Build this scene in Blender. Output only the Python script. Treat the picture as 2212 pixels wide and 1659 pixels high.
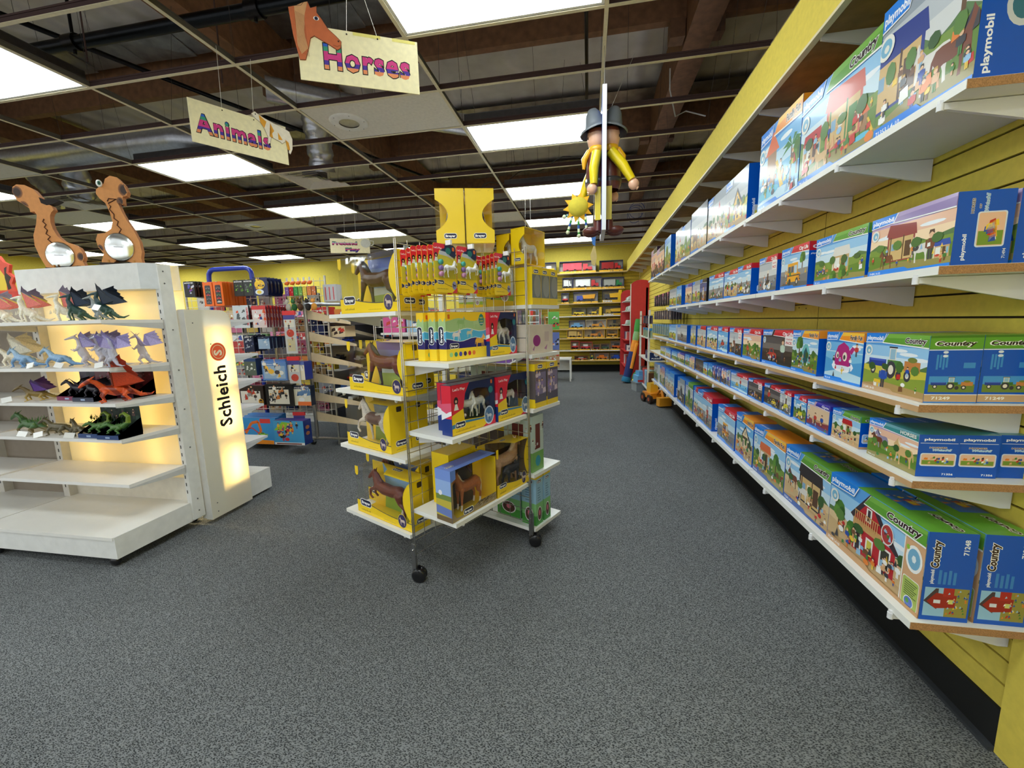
import bpy, bmesh, math, random
from mathutils import Matrix, Vector
for o in list(bpy.data.objects): bpy.data.objects.remove(o)
SC = bpy.context.scene
COL = SC.collection
PI = math.pi
rad = math.radians
# ---------------------------------------------------------------- camera, world, exposure
cam_data = bpy.data.cameras.new('camera'); cam = bpy.data.objects.new('camera', cam_data); COL.objects.link(cam)
cam_data.sensor_width = 36.0; cam_data.lens = 14.602; cam_data.clip_start = 0.02; cam_data.clip_end = 60
cam.matrix_world = Matrix.Translation((0, 0, 1.3)) @ Matrix(((0.983500, -0.002054, 0.180897), (0.179108, 0.151786, -0.972050), (-0.025462, 0.988411, 0.149650))).to_4x4()
SC.camera = cam
world = bpy.data.worlds.new('world'); SC.world = world; world.use_nodes = True
world.node_tree.nodes['Background'].inputs[0].default_value = (0.92, 0.96, 1.0, 1)
world.node_tree.nodes['Background'].inputs[1].default_value = 1.1
SC.view_settings.view_transform = 'Standard'; SC.view_settings.look = 'None'
SC.view_settings.exposure = 0.38; SC.view_settings.gamma = 1.0; SC.view_settings.use_curve_mapping = False
SC.cycles.max_bounces = 6; SC.cycles.diffuse_bounces = 4; SC.cycles.glossy_bounces = 3
SC.cycles.transmission_bounces = 4; SC.cycles.transparent_max_bounces = 12
SC.cycles.sample_clamp_indirect = 4.0
SC.cycles.caustics_reflective = False; SC.cycles.caustics_refractive = False
PANEL_LIGHT = 10.5          # ceiling troffer diffuser emission
CASE_LIGHT = 60.0           # tubes inside the lit display case
CZ = 3.05                   # suspended ceiling height

def lin(c):
    return tuple(((v/255.0)/12.92 if v/255.0 <= 0.04045 else ((v/255.0+0.055)/1.055)**2.4) for v in c[:3])

# ---------------------------------------------------------------- materials (all procedural)
MATS = {}
def newmat(name, rough=0.5, metal=0.0, coat=0.0, attr=True, color=(128,128,128), noise=0.0, nscale=60, bump=0.0, bscale=200, alpha=1.0, emit=0.0, spec=0.5):
    m = bpy.data.materials.new(name); m.use_nodes = True; nt = m.node_tree; N = nt.nodes; K = nt.links
    b = N['Principled BSDF']; b.inputs['Roughness'].default_value = rough; b.inputs['Metallic'].default_value = metal
    b.inputs['Coat Weight'].default_value = coat; b.inputs['Coat Roughness'].default_value = 0.08
    b.inputs['Specular IOR Level'].default_value = spec
    b.inputs['Alpha'].default_value = alpha
    src = None
    if attr:
        a = N.new('ShaderNodeAttribute'); a.attribute_name = 'Col'; src = a.outputs['Color']
    else:
        b.inputs['Base Color'].default_value = (*lin(color), 1)
    if noise > 0:
        tc = N.new('ShaderNodeTexCoord'); nz = N.new('ShaderNodeTexNoise'); nz.inputs['Scale'].default_value = nscale; nz.inputs['Detail'].default_value = 4
        K.new(tc.outputs['Object'], nz.inputs['Vector'])
        mr = N.new('ShaderNodeMapRange'); mr.inputs['From Min'].default_value = 0.3; mr.inputs['From Max'].default_value = 0.7
        mr.inputs['To Min'].default_value = 1-noise; mr.inputs['To Max'].default_value = 1+noise
        K.new(nz.outputs['Fac'], mr.inputs['Value'])
        mx = N.new('ShaderNodeVectorMath'); mx.operation = 'SCALE'
        if src: K.new(src, mx.inputs[0])
        else: mx.inputs[0].default_value = lin(color)
        K.new(mr.outputs[0], mx.inputs['Scale']); src = mx.outputs[0]
    if src: K.new(src, b.inputs['Base Color'])
    if emit > 0:
        b.inputs['Emission Strength'].default_value = emit
        if src: K.new(src, b.inputs['Emission Color'])
        else: b.inputs['Emission Color'].default_value = (*lin(color), 1)
    if bump > 0:
        tc = N.new('ShaderNodeTexCoord'); nz = N.new('ShaderNodeTexNoise'); nz.inputs['Scale'].default_value = bscale
        K.new(tc.outputs['Object'], nz.inputs['Vector'])
        bp = N.new('ShaderNodeBump'); bp.inputs['Strength'].default_value = bump; bp.inputs['Distance'].default_value = 0.002
        K.new(nz.outputs['Fac'], bp.inputs['Height']); K.new(bp.outputs[0], b.inputs['Normal'])
    MATS[name] = m
    return m
newmat('paint', 0.55, noise=0.05, nscale=20)
newmat('matte', 0.85, noise=0.06, nscale=40)
newmat('print', 0.3, coat=0.2, spec=0.35)                       # glossy printed carton
newmat('plastic', 0.3, coat=0.2)
newmat('model', 0.38, noise=0.16, nscale=35)           # painted figurines
newmat('metal', 0.32, metal=0.9, noise=0.1, nscale=30)
newmat('chrome', 0.18, metal=1.0)
newmat('laminate', 0.35, noise=0.02, nscale=8)         # white shelf board
newmat('chipboard', 0.8, noise=0.3, nscale=420, bump=0.5, bscale=300)
newmat('wood', 0.7, noise=0.22, nscale=14)
newmat('foil', 0.3, metal=0.85, noise=0.25, nscale=8, bump=1.0, bscale=30)
newmat('crystal', 0.15, alpha=0.75)
newmat('diffuser', 0.5, emit=PANEL_LIGHT)
newmat('tube_lamp', 0.5, emit=CASE_LIGHT)
def translucent():
    m = bpy.data.materials.new('opal_panel'); m.use_nodes = True; nt = m.node_tree; nt.nodes.clear()
    o = nt.nodes.new('ShaderNodeOutputMaterial'); t = nt.nodes.new('ShaderNodeBsdfTranslucent'); d = nt.nodes.new('ShaderNodeBsdfDiffuse'); g = nt.nodes.new('ShaderNodeBsdfGlossy')
    a = nt.nodes.new('ShaderNodeAttribute'); a.attribute_name = 'Col'
    for s in (t, d): nt.links.new(a.outputs['Color'], s.inputs['Color'])
    g.inputs['Roughness'].default_value = 0.25
    x = nt.nodes.new('ShaderNodeMixShader'); x.inputs[0].default_value = 0.5
    nt.links.new(t.outputs[0], x.inputs[1]); nt.links.new(d.outputs[0], x.inputs[2])
    y = nt.nodes.new('ShaderNodeMixShader'); y.inputs[0].default_value = 0.04
    nt.links.new(x.outputs[0], y.inputs[1]); nt.links.new(g.outputs[0], y.inputs[2]); nt.links.new(y.outputs[0], o.inputs['Surface'])
    MATS['opal'] = m
translucent()
def clear_film():
    m = bpy.data.materials.new('clear_film'); m.use_nodes = True; nt = m.node_tree; nt.nodes.clear()
    o = nt.nodes.new('ShaderNodeOutputMaterial'); t = nt.nodes.new('ShaderNodeBsdfTransparent'); g = nt.nodes.new('ShaderNodeBsdfGlossy'); x = nt.nodes.new('ShaderNodeMixShader')
    t.inputs[0].default_value = (.99, .99, .99, 1); g.inputs['Roughness'].default_value = 0.05; f = nt.nodes.new('ShaderNodeLayerWeight'); f.inputs[0].default_value = 0.18
    mr = nt.nodes.new('ShaderNodeMapRange'); mr.inputs['To Min'].default_value = 0.015; mr.inputs['To Max'].default_value = 0.22; nt.links.new(f.outputs['Facing'], mr.inputs['Value'])
    nz = nt.nodes.new('ShaderNodeTexNoise'); nz.inputs['Scale'].default_value = 9; tc = nt.nodes.new('ShaderNodeTexCoord'); nt.links.new(tc.outputs['Object'], nz.inputs['Vector']); bp = nt.nodes.new('ShaderNodeBump'); bp.inputs['Strength'].default_value = .15; bp.inputs['Distance'].default_value = .01
    nt.links.new(nz.outputs['Fac'], bp.inputs['Height']); nt.links.new(bp.outputs[0], g.inputs['Normal'])
    nt.links.new(mr.outputs[0], x.inputs[0]); nt.links.new(t.outputs[0], x.inputs[1]); nt.links.new(g.outputs[0], x.inputs[2]); nt.links.new(x.outputs[0], o.inputs['Surface'])
    MATS['clear'] = m
clear_film()

def carpet():
    m = bpy.data.materials.new('carpet'); m.use_nodes = True; nt = m.node_tree; N = nt.nodes; K = nt.links; b = N['Principled BSDF']
    b.inputs['Roughness'].default_value = 0.95; b.inputs['Specular IOR Level'].default_value = 0.1
    tc = N.new('ShaderNodeTexCoord'); mp = N.new('ShaderNodeMapping'); mp.inputs['Rotation'].default_value = (0, 0, rad(28)); mp.inputs['Scale'].default_value = (1.0, 2.2, 1)
    K.new(tc.outputs['Object'], mp.inputs[0])
    v = N.new('ShaderNodeTexVoronoi'); v.inputs['Scale'].default_value = 150; K.new(mp.outputs[0], v.inputs['Vector'])
    n1 = N.new('ShaderNodeTexNoise'); n1.inputs['Scale'].default_value = 170; n1.inputs['Detail'].default_value = 3; K.new(mp.outputs[0], n1.inputs['Vector'])
    n2 = N.new('ShaderNodeTexNoise'); n2.inputs['Scale'].default_value = 1.3; n2.inputs['Detail'].default_value = 3; K.new(tc.outputs['Object'], n2.inputs['Vector'])
    mx = N.new('ShaderNodeMath'); mx.operation = 'MULTIPLY'; K.new(v.outputs['Distance'], mx.inputs[0]); mx.inputs[1].default_value = 0.75
    ad = N.new('ShaderNodeMath'); ad.operation = 'ADD'; K.new(mx.outputs[0], ad.inputs[0]); K.new(n1.outputs['Fac'], ad.inputs[1])
    cr = N.new('ShaderNodeValToRGB'); e = cr.color_ramp.elements
    e[0].position = 0.5; e[0].color = (*lin((25, 26, 27)), 1); e[1].position = 1.0; e[1].color = (*lin((130, 133, 134)), 1)
    x = e.new(0.72); x.color = (*lin((64, 67, 69)), 1)
    K.new(ad.outputs[0], cr.inputs[0])
    mr = N.new('ShaderNodeMapRange'); mr.inputs['To Min'].default_value = 0.82; mr.inputs['To Max'].default_value = 1.15; K.new(n2.outputs['Fac'], mr.inputs['Value'])
    sc = N.new('ShaderNodeVectorMath'); sc.operation = 'SCALE'; K.new(cr.outputs[0], sc.inputs[0]); K.new(mr.outputs[0], sc.inputs['Scale'])
    K.new(sc.outputs[0], b.inputs['Base Color'])
    bp = N.new('ShaderNodeBump'); bp.inputs['Strength'].default_value = 0.6; bp.inputs['Distance'].default_value = 0.004
    K.new(ad.outputs[0], bp.inputs['Height']); K.new(bp.outputs[0], b.inputs['Normal'])
    MATS['carpet'] = m
carpet()
def deck():
    m = bpy.data.materials.new('roof_insulation'); m.use_nodes = True; nt = m.node_tree; N = nt.nodes; K = nt.links; b = N['Principled BSDF']
    b.inputs['Roughness'].default_value = 0.6; b.inputs['Metallic'].default_value = 0.0
    tc = N.new('ShaderNodeTexCoord'); n = N.new('ShaderNodeTexNoise'); n.inputs['Scale'].default_value = 3.5; n.inputs['Detail'].default_value = 6; K.new(tc.outputs['Object'], n.inputs['Vector'])
    cr = N.new('ShaderNodeValToRGB'); cr.color_ramp.elements[0].color = (*lin((176, 168, 164)), 1); cr.color_ramp.elements[1].color = (*lin((226, 220, 216)), 1)
    K.new(n.outputs['Fac'], cr.inputs[0]); K.new(cr.outputs[0], b.inputs['Base Color'])
    w = N.new('ShaderNodeTexWave'); w.inputs['Scale'].default_value = 0.8; w.inputs['Distortion'].default_value = 6; K.new(tc.outputs['Object'], w.inputs['Vector'])
    bp = N.new('ShaderNodeBump'); bp.inputs['Strength'].default_value = 0.8; bp.inputs['Distance'].default_value = 0.05
    K.new(w.outputs['Fac'], bp.inputs['Height']); K.new(bp.outputs[0], b.inputs['Normal'])
    MATS['deck'] = m
deck()

# ---------------------------------------------------------------- text outlines as polygons
TEXT_CACHE = {}
def text_polys(s, weight=0.0, shear=0.0, space=1.0):
    k = (s, weight, shear, space)
    if k in TEXT_CACHE: return TEXT_CACHE[k]
    cu = bpy.data.curves.new('t', 'FONT'); cu.body = s; cu.size = 1; cu.offset = weight; cu.shear = shear; cu.space_character = space; cu.resolution_u = 2; cu.fill_mode = 'FRONT'
    ob = bpy.data.objects.new('t', cu); COL.objects.link(ob)
    bpy.context.view_layer.update()
    me = bpy.data.meshes.new_from_object(ob.evaluated_get(bpy.context.evaluated_depsgraph_get()))
    v = [(p.co.x, p.co.y) for p in me.vertices]; f = [tuple(p.vertices) for p in me.polygons]
    bpy.data.objects.remove(ob); bpy.data.curves.remove(cu); bpy.data.meshes.remove(me)
    xs = [p[0] for p in v] or [0]; x0, x1 = min(xs), max(xs)
    r = ([((x-x0), y) for x, y in v], f, x1-x0)
    TEXT_CACHE[k] = r
    return r

def clip_poly(pts, inside, cut):
    out = []
    for i in range(len(pts)):
        a, b = pts[i-1], pts[i]; ia, ib = inside(a), inside(b)
        if ib:
            if not ia: out.append(cut(a, b))
            out.append(b)
        elif ia: out.append(cut(a, b))
    return out
def clip_rect(pts, x0, y0, x1, y1):
    def cx(v): return lambda a, b: (v, a[1]+(b[1]-a[1])*(v-a[0])/(b[0]-a[0]))
    def cy(v): return lambda a, b: (a[0]+(b[0]-a[0])*(v-a[1])/(b[1]-a[1]), v)
    for ins, cut in ((lambda p: p[0] >= x0, cx(x0)), (lambda p: p[0] <= x1, cx(x1)), (lambda p: p[1] >= y0, cy(y0)), (lambda p: p[1] <= y1, cy(y1))):
        if len(pts) < 3: return []
        pts = clip_poly(pts, ins, cut)
    return pts

# ---------------------------------------------------------------- mesh builder with one colour per face
class MB:
    def __init__(s): s.v = []; s.f = []; s.c = []; s.m = []; s.names = []; s.sm = []
    def mi(s, mat):
        if mat not in s.names: s.names.append(mat)
        return s.names.index(mat)
    def face(s, pts, col, mat='paint', smooth=False):
        n = len(s.v); s.v += [tuple(p) for p in pts]; s.f.append(tuple(range(n, n+len(pts)))); s.c.append(col); s.m.append(s.mi(mat)); s.sm.append(smooth)
    def mesh(s, vs, fs, col, mat='paint', smooth=False):
        n = len(s.v); s.v += [tuple(p) for p in vs]; i = s.mi(mat)
        for f in fs: s.f.append(tuple(n+k for k in f)); s.c.append(col); s.m.append(i); s.sm.append(smooth)
    def box(s, x0, y0, z0, x1, y1, z1, col, mat='paint', T=None, cols=None):
        vs = [Vector(p) for p in ((x0,y0,z0),(x1,y0,z0),(x1,y1,z0),(x0,y1,z0),(x0,y0,z1),(x1,y0,z1),(x1,y1,z1),(x0,y1,z1))]
        if T: vs = [T @ p for p in vs]
        n = len(s.v); s.v += [tuple(p) for p in vs]; i = s.mi(mat)
        for k, f in (('b',(3,2,1,0)), ('t',(4,5,6,7)), ('f',(0,1,5,4)), ('r',(1,2,6,5)), ('k',(2,3,7,6)), ('l',(3,0,4,7))):
            s.f.append(tuple(n+q for q in f)); s.c.append((cols or {}).get(k, col)); s.m.append(i); s.sm.append(False)
    def prism(s, pts, d, col, mat='paint', T=None, side=None):
        """2-D outline (counter-clockwise, in x,z) with thickness d along y, front at y=0"""
        T = T or Matrix(); a = [T @ Vector((x, 0, z)) for x, z in pts]; b = [T @ Vector((x, d, z)) for x, z in pts]; n = len(pts)
        s.mesh(a+b, [tuple(range(n)), tuple(range(2*n-1, n-1, -1))], col, mat)
        s.mesh(a+b, [((i+1) % n, i, n+i, n+(i+1) % n) for i in range(n)], side or col, mat)
    def tube(s, path, r, col, mat='metal', n=8, caps=True, closed=False):
        path = [Vector(p) for p in path]; rs = r if isinstance(r, (list, tuple)) else [r]*len(path)
        rings = []; up = None
        for i, p in enumerate(path):
            a = path[max(i-1, 0)]; b = path[min(i+1, len(path)-1)]; t = (b-a).normalized() if (b-a).length > 1e-9 else Vector((0, 0, 1))
            if up is None: up = Vector((0, 0, 1)) if abs(t.z) < 0.9 else Vector((1, 0, 0))
            x = t.cross(up)
            if x.length < 1e-6: x = t.orthogonal()
            x.normalize(); y = x.cross(t).normalized(); up = y
            rings.append([p + (x*math.cos(2*PI*k/n)+y*math.sin(2*PI*k/n))*rs[i] for k in range(n)])
        vs = [q for g in rings for q in g]; fs = []
        for i in range(len(path)-1):
            for k in range(n): fs.append((i*n+k, i*n+(k+1) % n, (i+1)*n+(k+1) % n, (i+1)*n+k))
        s.mesh(vs, fs, col, mat, True)
        if caps:
            s.mesh(rings[0], [tuple(range(n))], col, mat); s.mesh(rings[-1], [tuple(range(n-1, -1, -1))], col, mat)
    def rod(s, a, b, r, col, mat='metal', n=6): s.tube([a, b], r, col, mat, n)
    def ball(s, c, r, col, mat='paint', n=10, sc=(1, 1, 1)):
        c = Vector(c); vs = []; fs = []; h = n//2+1
        for i in range(h+1):
            th = PI*i/h
            for k in range(n): vs.append((c.x+r*sc[0]*math.sin(th)*math.cos(2*PI*k/n), c.y+r*sc[1]*math.sin(th)*math.sin(2*PI*k/n), c.z+r*sc[2]*math.cos(th)))
        for i in range(h):
            for k in range(n): fs.append((i*n+k, (i+1)*n+k, (i+1)*n+(k+1) % n, i*n+(k+1) % n))
        s.mesh(vs, fs, col, mat, True)
    def lathe(s, prof, col, mat='paint', c=(0, 0, 0), n=20, T=None):
        vs = []; fs = []
        for r, z in prof:
            for k in range(n): vs.append(Vector((c[0]+r*math.cos(2*PI*k/n), c[1]+r*math.sin(2*PI*k/n), c[2]+z)))
        if T: vs = [T @ p for p in vs]
        for i in range(len(prof)-1):
            for k in range(n): fs.append((i*n+k, i*n+(k+1) % n, (i+1)*n+(k+1) % n, (i+1)*n+k))
        s.mesh(vs, fs, col, mat, True)
    def build(s, name, parent=None, loc=(0, 0, 0), rotz=0.0, recalc=False):
        me = bpy.data.meshes.new(name); me.from_pydata(s.v, [], s.f)
        for nme in s.names: me.materials.append(MATS[nme])
        me.polygons.foreach_set('material_index', s.m); me.polygons.foreach_set('use_smooth', s.sm)
        ca = me.color_attributes.new('Col', 'FLOAT_COLOR', 'CORNER'); buf = []
        cc = {}
        for f, c in zip(s.f, s.c):
            if c not in cc: cc[c] = (*lin(c), 1.0)
            buf.extend(cc[c]*len(f))
        ca.data.foreach_set('color', buf); me.update()
        o = bpy.data.objects.new(name, me); COL.objects.link(o); o.location = loc; o.rotation_euler = (0, 0, rotz)
        if parent: o.parent = parent
        return o

def tag(o, label=None, cat=None, group=None, kind=None):
    if label: o['label'] = label
    if cat: o['category'] = cat
    if group: o['group'] = group
    if kind: o['kind'] = kind
    return o
def empty(name, loc=(0, 0, 0), rotz=0.0, label=None, cat=None, group=None):
    o = bpy.data.objects.new(name, None); COL.objects.link(o); o.location = loc; o.rotation_euler = (0, 0, rotz); o.empty_display_size = 0.05
    return tag(o, label, cat, group)
def structure(o): o['kind'] = 'structure'; return o
def dup(root, loc=None, rotz=None, label=None, group=None, scale=None):
    r = root.copy(); COL.objects.link(r)
    if loc is not None: r.location = loc
    if rotz is not None: r.rotation_euler = (0, 0, rotz)
    if scale is not None: r.scale = (scale,)*3 if not isinstance(scale, (tuple, list)) else scale
    if label: r['label'] = label
    if group: r['group'] = group
    for ch in list(root.children):
        c = ch.copy(); COL.objects.link(c); c.parent = r
        for g in list(ch.children):
            d = g.copy(); COL.objects.link(d); d.parent = c
    return r

# ---------------------------------------------------------------- flat artwork on a face
class Canvas:
    """draws printed shapes on a flat face: o = lower left corner, u and v = unit axes, n = outward normal"""
    def __init__(s, mb, o, u, v, w, h, mat='print', lift=0.00025):
        s.mb, s.o, s.u, s.v, s.w, s.h, s.mat, s.lift = mb, Vector(o), Vector(u), Vector(v), w, h, mat, lift
        s.n = s.u.cross(s.v).normalized(); s.k = 1
    def P(s, x, y): return s.o + s.u*x + s.v*y + s.n*(s.lift+.00002*s.k)
    def poly(s, pts, col, mat=None, clip=True, step=True):
        if clip: pts = clip_rect(pts, 0, 0, s.w, s.h)
        if len(pts) < 3: return
        ar = sum(pts[i-1][0]*pts[i][1]-pts[i][0]*pts[i-1][1] for i in range(len(pts)))
        if ar < 0: pts = pts[::-1]
        s.mb.face([s.P(x, y) for x, y in pts], col, mat or s.mat)
        if step: s.k += 1
    def rect(s, x0, y0, x1, y1, col, mat=None): s.poly([(x0, y0), (x1, y0), (x1, y1), (x0, y1)], col, mat)
    def oval(s, cx, cy, rx, ry, col, n=18, mat=None): s.poly([(cx+rx*math.cos(2*PI*i/n), cy+ry*math.sin(2*PI*i/n)) for i in range(n)], col, mat)
    def rrect(s, x0, y0, x1, y1, r, col, mat=None):
        pts = []
        for cx, cy, a in ((x1-r, y0+r, -90), (x1-r, y1-r, 0), (x0+r, y1-r, 90), (x0+r, y0+r, 180)):
            for i in range(5): t = rad(a+i*22.5); pts.append((cx+r*math.cos(t), cy+r*math.sin(t)))
        s.poly(pts, col, mat)
    def line(s, pts, w, col):
        for (x0, y0), (x1, y1) in zip(pts, pts[1:]):
            d = math.hypot(x1-x0, y1-y0) or 1; a, b = -(y1-y0)/d*w/2, (x1-x0)/d*w/2
            s.poly([(x0+a, y0+b), (x1+a, y1+b), (x1-a, y1-b), (x0-a, y0-b)], col, step=False)
        s.k += 1
    def text(s, t, x, y, size, col, weight=0.02, rot=0, shear=0.0, space=1.0, width=None, outline=None, ow=0.06, bands=None, align='l'):
        for wt, c in (([(weight+ow, outline)] if outline else []) + [(weight, col)]):
            v, f, tw = text_polys(t, wt, shear, space)
            sx = size if width is None else width/max(text_polys(t, weight, shear, space)[2], 1e-6)
            ca, sa = math.cos(rad(rot)), math.sin(rad(rot)); off = -((wt-weight))*sx
            ax = {'l': 0, 'c': -tw*sx/2, 'r': -tw*sx}[align]
            for q in f:
                pts = [(v[i][0]*sx+off+ax, v[i][1]*size) for i in q]
                todo = [(pts, c)]
                if bands and c == col:
                    todo = []; nb = len(bands); lo, hi = -0.04*size, 0.76*size
                    for bi, bc in enumerate(bands):
                        y0 = -1e3 if bi == 0 else lo+(hi-lo)*bi/nb; y1 = 1e3 if bi == nb-1 else lo+(hi-lo)*(bi+1)/nb
                        cp = clip_rect(pts, -1e3, y0, 1e3, y1)
                        if len(cp) >= 3: todo.append((cp, bc))
                for pp, cc in todo:
                    s.poly([(x+px*ca-py*sa, y+px*sa+py*ca) for px, py in pp], cc, clip=False, step=False)
            s.k += 1
    def glyph(s, g, x, y, sc, flip=False, cmap=None, sy=None):
        sy = sy or sc
        for pts, col in GLYPHS[g]:
            c = (cmap or {}).get(col, col)
            if isinstance(c, str): c = GCOL[c]
            s.poly([(x+(-px if flip else px)*sc, y+py*sy) for px, py in pts], c, step=False); s.k += 0.35
        s.k += 0.5
def ell(cx, cy, rx, ry, n=12): return [(cx+rx*math.cos(2*PI*i/n), cy+ry*math.sin(2*PI*i/n)) for i in range(n)]
def rc(x0, y0, x1, y1): return [(x0, y0), (x1, y0), (x1, y1), (x0, y1)]
GCOL = dict(A=(200, 60, 50), B=(60, 60, 70), C=(235, 225, 205), D=(90, 60, 40))
HORSE2D = [(-.5,.62),(-.53,.72),(-.46,.80),(-.38,.92),(-.34,.99),(-.31,.91),(-.22,.80),(-.12,.68),(.05,.66),(.25,.68),(.38,.66),(.47,.52),(.5,.30),(.46,.28),(.42,.46),(.38,.40),(.36,.22),(.38,.02),(.31,.0),(.29,.20),(.24,.34),(.18,.36),(.0,.34),(-.14,.36),(-.16,.20),(-.14,.0),(-.21,.0),(-.22,.2),(-.24,.34),(-.30,.40),(-.32,.25),(-.36,.06),(-.42,.08),(-.38,.28),(-.37,.44),(-.36,.60),(-.38,.68),(-.46,.60)]
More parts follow.
